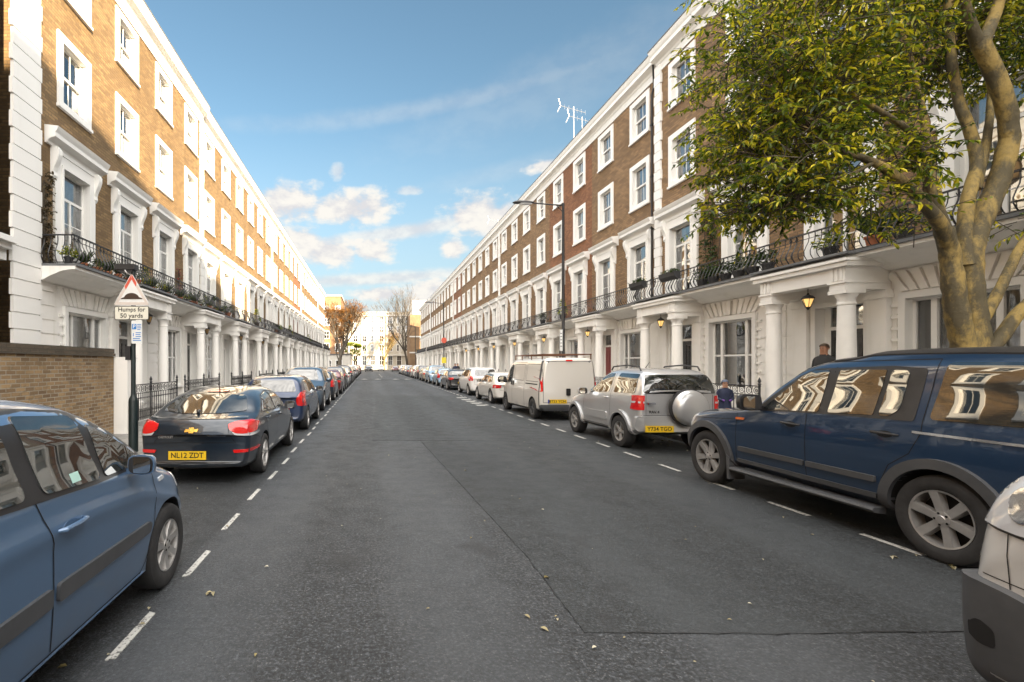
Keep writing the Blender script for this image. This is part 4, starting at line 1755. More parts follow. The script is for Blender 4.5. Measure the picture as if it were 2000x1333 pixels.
c.panel('indicator', 'RL', [(3.25, 0.855), (3.25, 0.885), (3.36, 0.885), (3.38, 0.86)], M['clear_lens'], 0.006, r=0.008)
c.panel('headlight', 'F', [(-0.82, 0.70), (-0.80, 0.84), (-0.5, 0.80), (-0.42, 0.66)], M['clear_lens'], 0.008, r=0.04)
c.panel('headlight', 'F', [(0.82, 0.70), (0.80, 0.84), (0.5, 0.80), (0.42, 0.66)], M['clear_lens'], 0.008, r=0.04)
c.mirrors(2.82, 1.045, PT['steel_blue_paint'], 0.78)
tk = c.panel('tax_sticker', 'R', [(2.18, 1.10), (2.18, 1.15), (2.26, 1.15), (2.26, 1.10)], plain('pale_green_paper', (0.35, 0.55, 0.5), 0.5), 0.0095, thick=0.0)
c.wheels('spoke', 7)
place_car(c.root, -2.46, 0.46, 1, 4.2, 'steel blue people carrier in the left foreground, nearest car on the left', 'cars parked along both kerbs')

# 2. dark fastback ---------------------------------------------------------------------------------
sp = dict(L=4.45, W=1.76, wheel_r=0.315, axles=(0.93, 3.58), tyre_w=0.21, rim_k=0.70, tumble=0.26, n=4.6, under=0.09, crease=0.010,
          top=[(0, 0.80), (0.03, 0.90), (0.10, 0.955), (0.25, 0.985), (0.42, 1.02), (0.8, 1.16), (1.2, 1.28), (1.6, 1.345), (2.0, 1.365), (2.4, 1.34), (2.7, 1.24), (3.2, 0.98), (3.4, 0.93), (4.1, 0.80), (4.35, 0.68), (4.45, 0.55)],
          belt=[(0, 0.80), (0.5, 0.925), (1.2, 0.93), (2.6, 0.88), (3.2, 0.80), (4.0, 0.66), (4.45, 0.48)],
          plan=[(0, 0.91), (0.4, 0.97), (1.2, 1.0), (3.2, 1.0), (3.9, 0.97), (4.45, 0.88)],
          bottom=[(0, 0.25), (0.5, 0.22), (0.9, 0.19), (3.7, 0.19), (4.45, 0.22)], bow=[(0, 0.20), (0.5, 0.10), (1.2, 0.0), (3.0, 0.0), (3.5, -0.05), (4.45, -0.4)], fil=0.06)
PA = PT['navy_black_paint']
c = Car(sp, 'parked_car', PA, 1.7)
c.panel('rear_window', 'B', [(-0.66, 1.03), (-0.52, 1.235), (-0.2, 1.265), (0.2, 1.265), (0.52, 1.235), (0.66, 1.03), (0.3, 1.005), (-0.3, 1.005)], G, 0.006, r=0.05)
c.panel('brake_light', 'B', [(-0.17, 1.282), (-0.17, 1.303), (0.17, 1.303), (0.17, 1.282)], M['red_lens'], 0.012, thick=0.02)
c.panel('window_trim', 'RL', [(0.78, 0.985), (0.95, 1.08), (1.3, 1.225), (1.75, 1.285), (2.2, 1.275), (2.55, 1.17), (2.92, 0.95), (2.8, 0.915), (1.6, 0.945)], blk, 0.003, r=0.03)
c.panel('side_window', 'RL', [(0.92, 0.99), (1.02, 1.07), (1.2, 1.155), (1.22, 0.98)], G, 0.008, r=0.02)
c.panel('side_window', 'RL', [(1.27, 0.98), (1.26, 1.18), (1.38, 1.225), (1.74, 1.262), (1.85, 0.955)], G, 0.008, r=0.02)
c.panel('side_window', 'RL', [(1.93, 0.95), (1.84, 1.262), (2.2, 1.25), (2.5, 1.155), (2.82, 0.955), (2.75, 0.935)], G, 0.008, r=0.02)
c.panel('windscreen', 'F', [(-0.66, 1.0), (-0.50, 1.27), (0, 1.30), (0.50, 1.27), (0.66, 1.0), (0, 0.97)], G, 0.006, r=0.05)
c.panel('tail_light', 'B', [(-0.84, 0.745), (-0.835, 0.89), (-0.78, 0.915), (-0.60, 0.91), (-0.50, 0.88), (-0.52, 0.80), (-0.60, 0.75), (-0.70, 0.735)], M['red_lens'], 0.012, r=0.02, grid=0.04, thick=0.03)
c.panel('tail_light', 'B', [(0.84, 0.745), (0.835, 0.89), (0.78, 0.915), (0.60, 0.91), (0.50, 0.88), (0.52, 0.80), (0.60, 0.75), (0.70, 0.735)], M['red_lens'], 0.012, r=0.02, grid=0.04, thick=0.03)
for sg in (-1, 1):
    c.panel('reversing_light', 'B', [(sg * 0.84, 0.70), (sg * 0.85, 0.745), (sg * 0.70, 0.77), (sg * 0.56, 0.765), (sg * 0.60, 0.72)], M['clear_lens'], 0.010, r=0.015, grid=0.04, thick=0.03)
    c.panel('reflector', 'B', [(sg * 0.84, 0.47), (sg * 0.84, 0.515), (sg * 0.56, 0.50), (sg * 0.58, 0.455)], M['red_lens'], 0.010, r=0.012, grid=0.04, thick=0.03)
c.strip('boot_lip', 'B', [(-0.72, 0.955), (-0.4, 0.965), (0, 0.968), (0.4, 0.965), (0.72, 0.955)], 0.022, PA, 0.022, thick=0.03)
c.gaps([('B', [(-0.70, 0.93), (-0.50, 0.88), (-0.52, 0.70), (-0.60, 0.60), (0.60, 0.60), (0.52, 0.70), (0.50, 0.88), (0.70, 0.93)]),
        ('RL', [(0.26, 0.70), (0.50, 0.66), (0.58, 0.62)])] + seams_std(c, 2.95, 1.92, 1.02, 0.9, 0.27))
# emblem: a cross-shaped bow tie
em = [(-0.10, -0.026), (-0.085, 0.018), (-0.038, 0.014), (-0.030, 0.038), (0.040, 0.038), (0.034, 0.016), (0.10, 0.020), (0.085, -0.024), (0.038, -0.018), (0.030, -0.040), (-0.040, -0.040), (-0.034, -0.020)]
c.panel('emblem', 'B', [(-a, 0.80 + b) for a, b in em], M['gold'], 0.012, grid=0.05)
x0 = c.hit('B', -0.38, 0.70)[0].x
text_mesh('CRUZE LTZ', 0.055, M['chrome'], c.root, (c.hit('B', -0.36, 0.71)[0].x - 0.012, -0.33, 0.715), R(-90), 'badge', width=0.27)
text_mesh('CHEVROLET', 0.045, M['chrome'], c.root, (c.hit('B', 0.46, 0.68)[0].x - 0.012, 0.42, 0.685), R(-90), 'badge', width=0.22)
c.plate(0.10, 0.42, 'NL12 ZDT', w=0.55, h=0.125)
c.strip('wiper', 'B', [(0.05, 1.03), (0.30, 1.035), (0.56, 1.05)], 0.022, blk, 0.03, thick=0.0)
mb = MB()
mb.tube([(0.50, 0.04, 0.985 + 0.05), (0.40, 0.04, 0.985 + 0.055), (0.30, 0.0, 0.985 + 0.04)], [0.02, 0.026, 0.016], 8)
mb.build('wiper_arm', blk, c.root, smooth=True)
mb = MB()
mb.tube([(1.35, 0.0, 1.30), (1.28, 0, 1.40), (1.20, 0, 1.43)], [0.012, 0.006, 0.004], 6)
mb.build('aerial', blk, c.root)
c.strip('lower_valance', 'B', [(-0.7, 0.29), (0.7, 0.29)], 0.07, blk, 0.006)
for x, z in ((2.05, 0.845), (1.13, 0.875)):
    c.handle(x, z, PA)
c.mirrors(2.78, 0.90, PA, 0.95)
c.wheels('narrow', 5)
place_car(c.root, -2.56, 6.98, 1, 4.45, 'dark navy fastback with gold emblem and yellow number plate NL12 ZDT', 'cars parked along both kerbs')


# generic cars ---------------------------------------------------------------------------------------
def generic(kind, pm, detail=1.0, name='parked_car', extra=None):
    K = {
        'hatch': dict(L=4.1, W=1.76, H=1.46, belt=0.95, tail=0.10, wind=(2.35, 3.05), ax=(0.72, 3.3), r=0.31),
        'mpv': dict(L=4.2, W=1.78, H=1.60, belt=1.02, tail=0.10, wind=(2.40, 3.20), ax=(0.72, 3.4), r=0.32),
        'suv': dict(L=4.4, W=1.84, H=1.66, belt=1.08, tail=0.12, wind=(2.55, 3.20), ax=(0.82, 3.5), r=0.36),
        'small': dict(L=3.6, W=1.64, H=1.44, belt=0.93, tail=0.08, wind=(2.05, 2.7), ax=(0.55, 2.95), r=0.29),
        'saloon': dict(L=4.55, W=1.78, H=1.42, belt=0.92, tail=0.9, wind=(2.75, 3.35), ax=(0.98, 3.68), r=0.32),
        'estate': dict(L=4.6, W=1.80, H=1.47, belt=0.95, tail=0.16, wind=(2.8, 3.45), ax=(0.95, 3.7), r=0.32),
        'bm': dict(L=4.25, W=1.76, H=1.42, belt=0.92, tail=0.22, wind=(2.35, 2.95), ax=(0.8, 3.48), r=0.32),
    }[kind]
    L, H, b = K['L'], K['H'], K['belt']
    w1, w0 = K['wind']
    if kind == 'saloon':
        top = [(0, 0.86), (0.05, 0.94), (0.3, 0.99), (0.62, 1.01), (1.2, H - 0.09), (1.6, H - 0.015), (2.1, H), (w1 - 0.1, H - 0.04), (w0, b + 0.07), (w0 + 0.2, b + 0.02), (L - 0.4, 0.78), (L - 0.1, 0.66), (L, 0.52)]
    else:
        t = K['tail']
        top = [(0, b + 0.02), (t * 0.7, b + 0.10), (t + 0.28, H - 0.09), (t + 0.55, H - 0.03), (1.5, H), (w1 - 0.25, H - 0.02), (w1, H - 0.08), (w0, b + 0.07), (w0 + 0.18, b + 0.01), (L - 0.45, b - 0.14), (L - 0.1, b - 0.26), (L, b - 0.42)]
    sp = dict(L=L, W=K['W'], wheel_r=K['r'], axles=K['ax'], tumble=0.25, n=5.0, under=0.07, crease=0.008,
              top=top, belt=[(0, b - 0.06), (0.8, b + 0.0), (w1, b - 0.02), (w0, b - 0.10), (L - 0.3, b - 0.30), (L, b - 0.5)],
              plan=[(0, 0.91), (0.5, 0.98), (1.3, 1.0), (L - 1.2, 1.0), (L - 0.4, 0.96), (L, 0.88)],
              bottom=BOTTOM(L), bow=[(0, 0.18), (0.6, 0.03), (1.2, 0.0), (w0 - 0.3, 0.0), (L - 0.8, -0.06), (L, -0.38)], fil=0.07)
    c = Car(sp, name, pm, detail)
    zt = lambda x: c.T(x) - 0.115
    if kind == 'saloon':
        c.panel('rear_window', 'B', [(-0.58, 1.03), (-0.47, H - 0.12), (0.47, H - 0.12), (0.58, 1.03)], G, 0.006, r=0.05)
        xr = 1.05
    else:
        c.panel('rear_window', 'B', [(-0.62, b + 0.09), (-0.52, H - 0.13), (0.52, H - 0.13), (0.62, b + 0.09)], G, 0.006, r=0.06)
        xr = K['tail'] + 0.42
    m1 = xr + 0.28 + (w1 - xr) * 0.36
    c.panel('window_trim', 'RL', [(xr, b + 0.04), (xr + 0.18, zt(xr + 0.25)), (1.6, zt(1.6) + 0.02), (w1 - 0.2, zt(w1 - 0.2) + 0.02), (w1 + 0.05, zt(w1)), (w0 - 0.18, b + 0.02), (w0 - 0.3, b - 0.015)], blk, 0.003, r=0.04)
    c.panel('side_window', 'RL', [(xr + 0.12, b + 0.045), (xr + 0.26, zt(xr + 0.3) - 0.02), (m1 - 0.06, zt(m1 - 0.1) - 0.01), (m1 - 0.03, b + 0.025)], G, 0.007, r=0.03)
    c.panel('side_window', 'RL', [(m1 + 0.05, b + 0.02), (m1 + 0.03, zt(m1 + 0.1) - 0.01), (w1 - 0.15, zt(w1 - 0.15) - 0.01), (w1 + 0.03, zt(w1 + 0.03) - 0.02), (w0 - 0.28, b + 0.02)], G, 0.007, r=0.03)
    c.panel('windscreen', 'F', [(-0.64, b + 0.08), (-0.50, H - 0.12), (0, H - 0.09), (0.50, H - 0.12), (0.64, b + 0.08), (0, b + 0.05)], G, 0.006, r=0.05)
    hl = b - 0.20
    hw = K['W'] / 2
    for sg in (-1, 1):
        if kind in ('suv', 'mpv'):
            tl = [(sg * hw * 0.97, b - 0.20), (sg * hw * 0.95, b + 0.10), (sg * hw * 0.80, b + 0.08), (sg * hw * 0.78, b - 0.18)]
        elif kind in ('bm', 'saloon', 'estate'):
            tl = [(sg * hw * 0.96, b - 0.22), (sg * hw * 0.94, b - 0.06), (sg * hw * 0.60, b - 0.07), (sg * hw * 0.64, b - 0.20)]
        else:
            tl = [(sg * hw * 0.97, b - 0.28), (sg * hw * 0.90, b + 0.12), (sg * hw * 0.82, b + 0.08), (sg * hw * 0.70, b - 0.10), (sg * hw * 0.74, b - 0.26)]
        c.panel('tail_light', 'B', tl, M['red_lens'], 0.008, r=0.03, grid=0.04, thick=0.03)
        c.panel('headlight', 'F', [(sg * hw * 0.93, hl - 0.10), (sg * hw * 0.90, hl + 0.05), (sg * hw * 0.60, hl + 0.0), (sg * hw * 0.50, hl - 0.10)], M['clear_lens'], 0.008, r=0.04, grid=0.04, thick=0.03)
    c.panel('grille', 'F', [(-0.34, hl - 0.11), (-0.40, hl - 0.01), (0.40, hl - 0.01), (0.34, hl - 0.11)], blk, 0.005, r=0.02)
    c.panel('air_intake', 'F', [(-0.45, 0.34), (-0.40, 0.45), (0.40, 0.45), (0.45, 0.34)], blk, 0.005, r=0.02)
    c.gaps(seams_std(c, w0 - 0.22, m1, xr + 0.1, b, 0.28) + [('B', [(-0.66, b + 0.05), (-0.60, 0.62), (0.60, 0.62), (0.66, b + 0.05)])])
    c.handle(m1 + 0.12, b - 0.07, pm)
    c.handle(xr + 0.22, b - 0.05, pm)
    c.mirrors(w0 - 0.30, b + 0.01, pm, 0.95)
    c.wheels('spoke' if kind in ('suv', 'hatch') else 'narrow', 5)
    c.plate(0.0, 0.52 if kind != 'suv' else 0.75, extra or 'LK07 VNE')
    c.plate(0.0, 0.42, extra or 'LK07 VNE', view='F', mat=M['white_plate'])
    return c


# 3. dark blue hatchback, 4. slate blue car facing us ---------------------------------------------------
c = generic('hatch', PT['deep_blue_paint'], 1.3, extra='KX09 FHB')
place_car(c.root, -2.52, 12.42, 1, 4.1, 'deep blue hatchback seen from behind, just ahead of the dark fastback')
mb = MB()
mb.tube([(0.95, 0.0, 1.44), (0.82, 0, 1.60)], [0.008, 0.004], 6)
mb.build('aerial', blk, c.root)
c_suv = generic('suv', PT['slate_blue_paint'], 1.2, extra='LD12 OYA')
place_car(c_suv.root, -2.62, 17.6, -1, 4.4, 'slate blue car facing the camera, third from the navy fastback on the left')
c_suv.root['label'] = 'slate blue car facing the camera in the left row'

# 5. large dark blue off-roader on the right ------------------------------------------------------------
sp = dict(L=4.6, W=1.92, wheel_r=0.385, axles=(0.98, 3.93), tyre_w=0.25, rim_k=0.66, arch_k=1.10, tumble=0.21, n=8.0, under=0.05, crease=0.0,
          top=[(0, 1.78), (0.06, 1.84), (0.4, 1.885), (1.3, 1.895), (1.75, 1.885), (2.0, 1.835), (2.3, 1.80), (2.5, 1.74), (2.75, 1.56), (3.15, 1.22), (3.3, 1.16), (3.9, 1.11), (4.4, 1.05), (4.53, 0.98), (4.6, 0.86)],
          belt=[(0, 1.20), (1.0, 1.215), (2.2, 1.19), (3.1, 1.13), (3.8, 1.03), (4.6, 0.80)],
          plan=[(0, 0.95), (0.3, 0.985), (1.0, 1.0), (3.6, 1.0), (4.3, 0.985), (4.6, 0.94)],
          bottom=[(0, 0.42), (0.8, 0.36), (1.5, 0.34), (3.4, 0.34), (4.2, 0.38), (4.6, 0.42)], bow=[(0, 0.06), (0.5, 0.0), (3.0, 0.0), (3.8, -0.02), (4.6, -0.20)], fil=0.09)
PA = PT['dark_blue_paint']
c = Car(sp, 'parked_off_roader', PA, 1.9)
gp = M['grey_plastic']
c.panel('window_trim', 'RL', [(1.20, 1.22), (1.20, 1.71), (1.50, 1.735), (2.35, 1.70), (2.55, 1.60), (3.02, 1.19), (2.95, 1.155), (2.1, 1.20)], blk, 0.003, r=0.03)
c.panel('side_window', 'RL', [(2.16, 1.215), (2.16, 1.68), (2.36, 1.675), (2.50, 1.60), (2.92, 1.19), (2.88, 1.175)], G, 0.008, r=0.03)
c.panel('side_window', 'RL', [(1.57, 1.24), (1.55, 1.695), (2.04, 1.685), (2.05, 1.22)], G, 0.008, r=0.02)
c.panel('side_window', 'RL', [(1.34, 1.32), (1.34, 1.69), (1.50, 1.695), (1.52, 1.24), (1.42, 1.245)], G, 0.008, r=0.04)
c.panel('side_window', 'RL', [(0.16, 1.26), (0.16, 1.76), (1.05, 1.77), (1.08, 1.25)], G, 0.008, r=0.05)
c.panel('windscreen', 'F', [(-0.78, 1.22), (-0.70, 1.72), (0.70, 1.72), (0.78, 1.22)], G, 0.006, r=0.06)
c.panel('rear_window', 'B', [(-0.72, 1.25), (-0.68, 1.70), (0.68, 1.70), (0.72, 1.15), (0.1, 1.15), (0.1, 1.25)], G, 0.006, r=0.05)
c.panel('roof_panel', 'T', [(0.25, -0.70), (2.25, -0.68), (2.25, 0.68), (0.25, 0.70)], blk, 0.010, r=0.05)
for ax in sp['axles']:
    for vw in ('R', 'L'):
        # moulded wheel arch, a thick band projected round the opening
        inner_ = arc(ax, 0.395, 0.425, 192, -12, 26)
        outer = arc(ax, 0.395, 0.515, -12, 192, 26)
        c.panel('wheel_arch', vw, [p for p in inner_ + outer], gp, 0.030, grid=0.07, thick=0.05)
c.panel('side_moulding', 'RL', [(1.52, 0.585), (1.52, 0.645), (2.28, 0.645), (2.28, 0.585)], gp, 0.020, r=0.01, thick=0.03)
c.panel('side_moulding', 'RL', [(2.32, 0.585), (2.32, 0.645), (3.30, 0.645), (3.30, 0.585)], gp, 0.020, r=0.01, thick=0.03)
c.panel('lower_moulding', 'RL', [(1.52, 0.43), (1.52, 0.475), (3.34, 0.475), (3.34, 0.43)], gp, 0.014, r=0.01, thick=0.03)
for sg in (-1, 1):
    mb = MB()
    pr = [(sg * 0.86, 0.27), (sg * 0.985, 0.285), (sg * 1.0, 0.31), (sg * 0.985, 0.335), (sg * 0.86, 0.34)]
    mb.prism([(p[0], p[1]) for p in pr], 'x', 1.50, 3.42)
    mb.build('side_step', gp, c.root)
    mb = MB()
    mb.prism([(3.44, 0.16), (3.48, 0.16), (3.50, 0.50), (3.44, 0.46)], 'y', sg * 0.76, sg * 0.98)
    mb.build('mud_flap', gp, c.root)
c.gaps([('RL', [(3.35, 1.09), (3.36, 0.60), (3.36, 0.36)]), ('RL', [(2.30, 1.18), (2.30, 0.36)]), ('RL', [(1.13, 1.80), (1.13, 1.12), (1.22, 0.92), (1.40, 0.78), (1.48, 0.60), (1.48, 0.36)]),
        ('RL', [(1.13, 1.80), (2.30, 1.775), (2.6, 1.62), (3.1, 1.18)]), ('RL', [(2.10, 1.19), (2.10, 1.72)]),
        ('RL', [(3.38, 1.00), (4.35, 0.93)]), ('RL', [(4.34, 0.95), (4.40, 0.7)])])
c.strip('belt_strip', 'RL', [(0.10, 1.12), (1.2, 1.125)], 0.022, M['chrome'], 0.008)
c.panel('indicator', 'RL', [(3.22, 1.005), (3.22, 1.035), (3.36, 1.03), (3.36, 1.0)], M['orange_lens'], 0.010, r=0.01)
for x, z in ((2.50, 1.04), (1.44, 1.075)):
    c.handle(x, z, blk, ln=0.24)
c.mirrors(3.0, 1.20, blk, 1.25)
for sg in (-1, 1):
    c.panel('headlight', 'F', [(sg * 0.88, 0.78), (sg * 0.88, 0.98), (sg * 0.55, 0.98), (sg * 0.55, 0.78)], M['clear_lens'], 0.008, r=0.02, grid=0.05, thick=0.03)
    c.panel('tail_light', 'B', [(sg * 0.88, 0.75), (sg * 0.88, 1.60), (sg * 0.78, 1.60), (sg * 0.78, 0.75)], M['red_lens'], 0.008, r=0.02, grid=0.06, thick=0.03)
c.panel('grille', 'F', [(-0.45, 0.80), (-0.45, 0.96), (0.45, 0.96), (0.45, 0.80)], blk, 0.006, r=0.02)
c.wheels('spoke', 6)
place_car(c.root, 5.96, 3.30, 1, 4.6, 'large dark blue off-roader with grey wheel arches, parked under the tree', 'cars parked along both kerbs')

# 6. small silver off-roader with spare wheel ------------------------------------------------------------
sp = dict(L=3.8, W=1.74, wheel_r=0.335, axles=(0.75, 2.98), tyre_w=0.22, rim_k=0.62, arch_k=1.14, tumble=0.20, n=5.5, under=0.05, crease=0.0,
          top=[(0, 1.30), (0.05, 1.45), (0.16, 1.58), (0.5, 1.655), (1.1, 1.675), (1.45, 1.645), (1.70, 1.56), (2.05, 1.32), (2.38, 1.12), (2.6, 1.07), (3.3, 0.99), (3.65, 0.88), (3.8, 0.70)],
          belt=[(0, 1.13), (1.2, 1.11), (2.3, 1.05), (3.0, 0.90), (3.8, 0.6)],
          plan=[(0, 0.93), (0.4, 0.98), (1.2, 0.985), (2.5, 0.99), (3.3, 0.97), (3.8, 0.88)],
          bottom=[(0, 0.40), (0.5, 0.30), (2.9, 0.30), (3.8, 0.34)], bow=[(0, 0.10), (0.5, 0.0), (2.2, 0.0), (3.0, -0.04), (3.8, -0.36)], fil=0.08)
PA = PT['silver_paint']
c = Car(sp, 'parked_off_roader', PA, 1.6)
c.panel('side_window', 'RL', [(1.24, 1.14), (1.20, 1.55), (1.42, 1.55), (1.66, 1.46), (2.20, 1.11), (2.15, 1.09)], G, 0.006, r=0.04)
c.panel('side_window', 'RL', [(0.22, 1.16), (0.28, 1.55), (1.00, 1.56), (1.04, 1.145)], G, 0.006, r=0.06)
c.panel('windscreen', 'F', [(-0.66, 1.12), (-0.54, 1.55), (0.54, 1.55), (0.66, 1.12)], G, 0.006, r=0.06)
c.panel('rear_window', 'B', [(-0.72, 1.17), (-0.62, 1.54), (0.62, 1.54), (0.72, 1.17)], G, 0.006, r=0.06)
for sg in (-1, 1):
    tl = c.panel('tail_light', 'B', [(sg * 0.835, 0.84), (sg * 0.81, 1.13), (sg * 0.69, 1.13), (sg * 0.70, 0.84)], M['red_lens'], 0.014, r=0.02, grid=0.05, thick=0.03)
    c.panel('reversing_light', 'B', [(sg * 0.825, 0.975), (sg * 0.82, 1.01), (sg * 0.70, 1.01), (sg * 0.70, 0.975)], M['clear_lens'], 0.018, thick=0.02)
    c.panel('reflector', 'B', [(sg * 0.80, 0.50), (sg * 0.80, 0.56), (sg * 0.70, 0.56), (sg * 0.70, 0.50)], M['red_lens'], 0.012, r=0.01, thick=0.03)
    c.panel('headlight', 'F', [(sg * 0.78, 0.72), (sg * 0.78, 0.88), (sg * 0.48, 0.86), (sg * 0.46, 0.72)], M['clear_lens'], 0.008, r=0.03, grid=0.05, thick=0.03)
    mb = MB()
    mb.tube([(0.35, sg * 0.60, 1.62), (0.42, sg * 0.60, 1.70), (0.9, sg * 0.60, 1.73), (1.5, sg * 0.58, 1.695), (1.58, sg * 0.58, 1.62)], 0.016, 8)
    mb.build('roof_rail', blk, c.root, smooth=True)
for ax in sp['axles']:
    for vw in ('R', 'L'):
        c.panel('wheel_arch', vw, arc(ax, 0.345, 0.385, 195, -15, 24) + arc(ax, 0.345, 0.455, -15, 195, 24), PA, 0.028, grid=0.06, thick=0.05)
c.panel('rear_bumper', 'B', [(-0.80, 0.44), (-0.80, 0.72), (0.80, 0.72), (0.80, 0.44)], PT['silver_paint'], 0.035, r=0.05, thick=0.06)
c.panel('side_moulding', 'RL', [(1.30, 0.52), (1.30, 0.70), (2.45, 0.68), (2.38, 0.52)], PA, 0.016, r=0.04, thick=0.03)
c.strip('sill', 'RL', [(1.15, 0.36), (2.55, 0.36)], 0.07, blk, 0.012)
c.gaps([('RL', [(2.42, 1.04), (2.46, 0.7), (2.40, 0.36)]), ('RL', [(1.14, 1.60), (1.14, 0.80), (1.20, 0.42)]), ('B', [(-0.66, 1.15), (-0.66, 0.74)]), ('B', [(0.66, 1.15), (0.66, 0.74)]), ('B', [(-0.80, 0.735), (0.80, 0.735)])])
c.handle(1.32, 1.02, PA, ln=0.15)
c.handle(0.0, 0.0, PA, sides='')
mb = MB()
mb.lathe([(0.0, -0.21), (0.20, -0.205), (0.29, -0.18), (0.335, -0.13), (0.352, -0.07), (0.355, 0.0)], (-0.045, -0.10, 0.90), 40, 'x')
sw = mb.build('spare_wheel_cover', PA, c.root, smooth=True, angle=60)
mb = MB()
mb.lathe([(0.362, -0.075), (0.368, -0.03), (0.362, 0.03), (0.2, 0.05)], (-0.045, -0.10, 0.90), 40, 'x')
mb.build('cover_rim', blk, sw, smooth=True, angle=60)
c.plate(0.44, 0.475, 'Y734 TGO', w=0.56, h=0.125, dx=0.05)
text_mesh('RAV 4', 0.075, M['black_plastic'], c.root, (c.hit('B', 0.50, 0.80)[0].x - 0.01, 0.50, 0.80), R(-90), 'badge', width=0.2)
c.mirrors(2.28, 1.06, PA, 1.0)
mb = MB()
mb.tube([(1.0, 0.15, 1.66), (0.82, 0.15, 1.80)], [0.008, 0.004], 6)
mb.build('aerial', blk, c.root)
mb = MB()
mb.box(-0.03, 0.03, 0.52, 0.66, 0.955, 0.995)
mb.build('rear_handle', M['chrome'], c.root)
c.wheels('narrow', 5, rim_mat=M['chrome'] if False else None)
place_car(c.root, 6.14, 9.58, 1, 3.8, 'small silver off-roader with round spare wheel cover on its back', 'cars parked along both kerbs')

# 7. white panel van ---------------------------------------------------------------------------------------
sp = dict(L=4.75, W=1.84, wheel_r=0.33, axles=(0.72, 3.85), tyre_w=0.21, rim_k=0.6, arch_k=1.14, tumble=0.08, n=9.0, under=0.03, crease=0.0,
          top=[(0, 1.93), (0.1, 1.955), (1.5, 1.97), (2.9, 1.96), (3.2, 1.90), (3.5, 1.70), (4.0, 1.22), (4.15, 1.12), (4.5, 0.98), (4.7, 0.82), (4.75, 0.70)],
          belt=[(0, 1.10), (3.0, 1.10), (3.8, 1.02), (4.3, 0.85), (4.75, 0.62)],
          plan=[(0, 0.97), (0.2, 0.99), (1.2, 1.0), (3.6, 1.0), (4.3, 0.96), (4.75, 0.86)],
          bottom=[(0, 0.32), (0.7, 0.26), (4.0, 0.24), (4.75, 0.26)], bow=[(0, 0.04), (0.4, 0.0), (3.2, 0.0), (4.0, -0.06), (4.75, -0.45)], fil=0.09)
PA = PT['warm_silver_paint']
c = Car(sp, 'parked_van', PA, 1.5)
c.panel('window_trim', 'RL', [(2.98, 1.10), (2.98, 1.72), (3.15, 1.75), (3.42, 1.62), (3.82, 1.16), (3.82, 1.08)], blk, 0.003, r=0.03)
c.panel('side_window', 'RL', [(3.03, 1.14), (3.03, 1.68), (3.16, 1.70), (3.38, 1.60), (3.74, 1.17)], G, 0.008, r=0.03)
c.panel('windscreen', 'F', [(-0.76, 1.20), (-0.68, 1.84), (0.68, 1.84), (0.76, 1.20)], G, 0.006, r=0.06)
for sg in (-1, 1):
    c.panel('tail_light', 'B', [(sg * 0.90, 0.90), (sg * 0.90, 1.55), (sg * 0.80, 1.55), (sg * 0.80, 0.90)], M['red_lens'], 0.010, r=0.03, grid=0.05, thick=0.03)
    c.panel('corner_panel', 'B', [(sg * 0.905, 1.56), (sg * 0.90, 1.80), (sg * 0.80, 1.80), (sg * 0.80, 1.56)], gp, 0.012, r=0.03, grid=0.05, thick=0.03)
    c.panel('headlight', 'F', [(sg * 0.82, 0.72), (sg * 0.80, 0.98), (sg * 0.52, 0.94), (sg * 0.50, 0.72)], M['clear_lens'], 0.008, r=0.04, grid=0.05, thick=0.03)
c.panel('corner_trim', 'RL', [(0.02, 0.36), (0.02, 1.86), (0.20, 1.86), (0.22, 1.3), (0.14, 1.2), (0.14, 0.36)], gp, 0.006, r=0.03)
c.strip('sliding_rail', 'RL', [(0.30, 1.115), (1.45, 1.115)], 0.035, M['gap'], 0.004)
c.panel('rear_bumper', 'B', [(-0.86, 0.33), (-0.86, 0.50), (0.86, 0.50), (0.86, 0.33)], gp, 0.03, r=0.04, thick=0.06)
c.gaps([('RL', [(2.92, 1.80), (2.92, 0.30)]), ('RL', [(1.55, 1.82), (1.55, 0.62), (1.5, 0.32)]), ('RL', [(1.55, 1.82), (2.92, 1.80)]), ('RL', [(3.62, 1.05), (3.66, 0.75), (3.5, 0.5)]),
        ('B', [(-0.79, 1.84), (-0.79, 0.56), (0.79, 0.56), (0.79, 1.84), (-0.79, 1.84)]), ('RL', [(0.24, 1.75), (1.42, 1.76), (1.42, 1.20), (0.24, 1.20)]),
        ('RL', [(1.68, 1.75), (2.78, 1.74), (2.78, 1.20), (1.68, 1.20), (1.68, 1.75)])], 0.014)
for x in (3.0, 2.78):
    c.panel('door_handle', 'RL', [(x - 0.03, 1.0), (x - 0.03, 1.16), (x + 0.03, 1.16), (x + 0.03, 1.0)], M['gap'], 0.02, r=0.02)
c.panel('door_handle', 'B', [(-0.05, 0.78), (-0.05, 1.0), (0.08, 1.0), (0.08, 0.78)], M['gap'], 0.02, r=0.03)
c.panel('brake_light', 'B', [(-0.10, 1.845), (-0.10, 1.885), (0.10, 1.885), (0.10, 1.845)], M['red_lens'], 0.012, r=0.01)
c.plate(0.36, 0.60, 'BT53 YCH', w=0.58, h=0.12, band=True)
c.mirrors(3.70, 1.10, blk, 1.5)
mb = MB()
for sg in (-1, 1):
    mb.tube([(0.15, sg * 0.70, 2.06), (3.0, sg * 0.70, 2.06)], 0.02, 6)
for q in (0.2, 1.2, 2.2, 2.95):
    mb.tube([(q, -0.78, 2.06), (q, 0.78, 2.06)], 0.022, 6)
    for sg in (-1, 1):
        mb.tube([(q, sg * 0.76, 1.90), (q, sg * 0.76, 2.06)], 0.018, 6)
mb.build('roof_rack', M['rust'], c.root)
c.wheels('narrow', 6, rim_mat=gp)
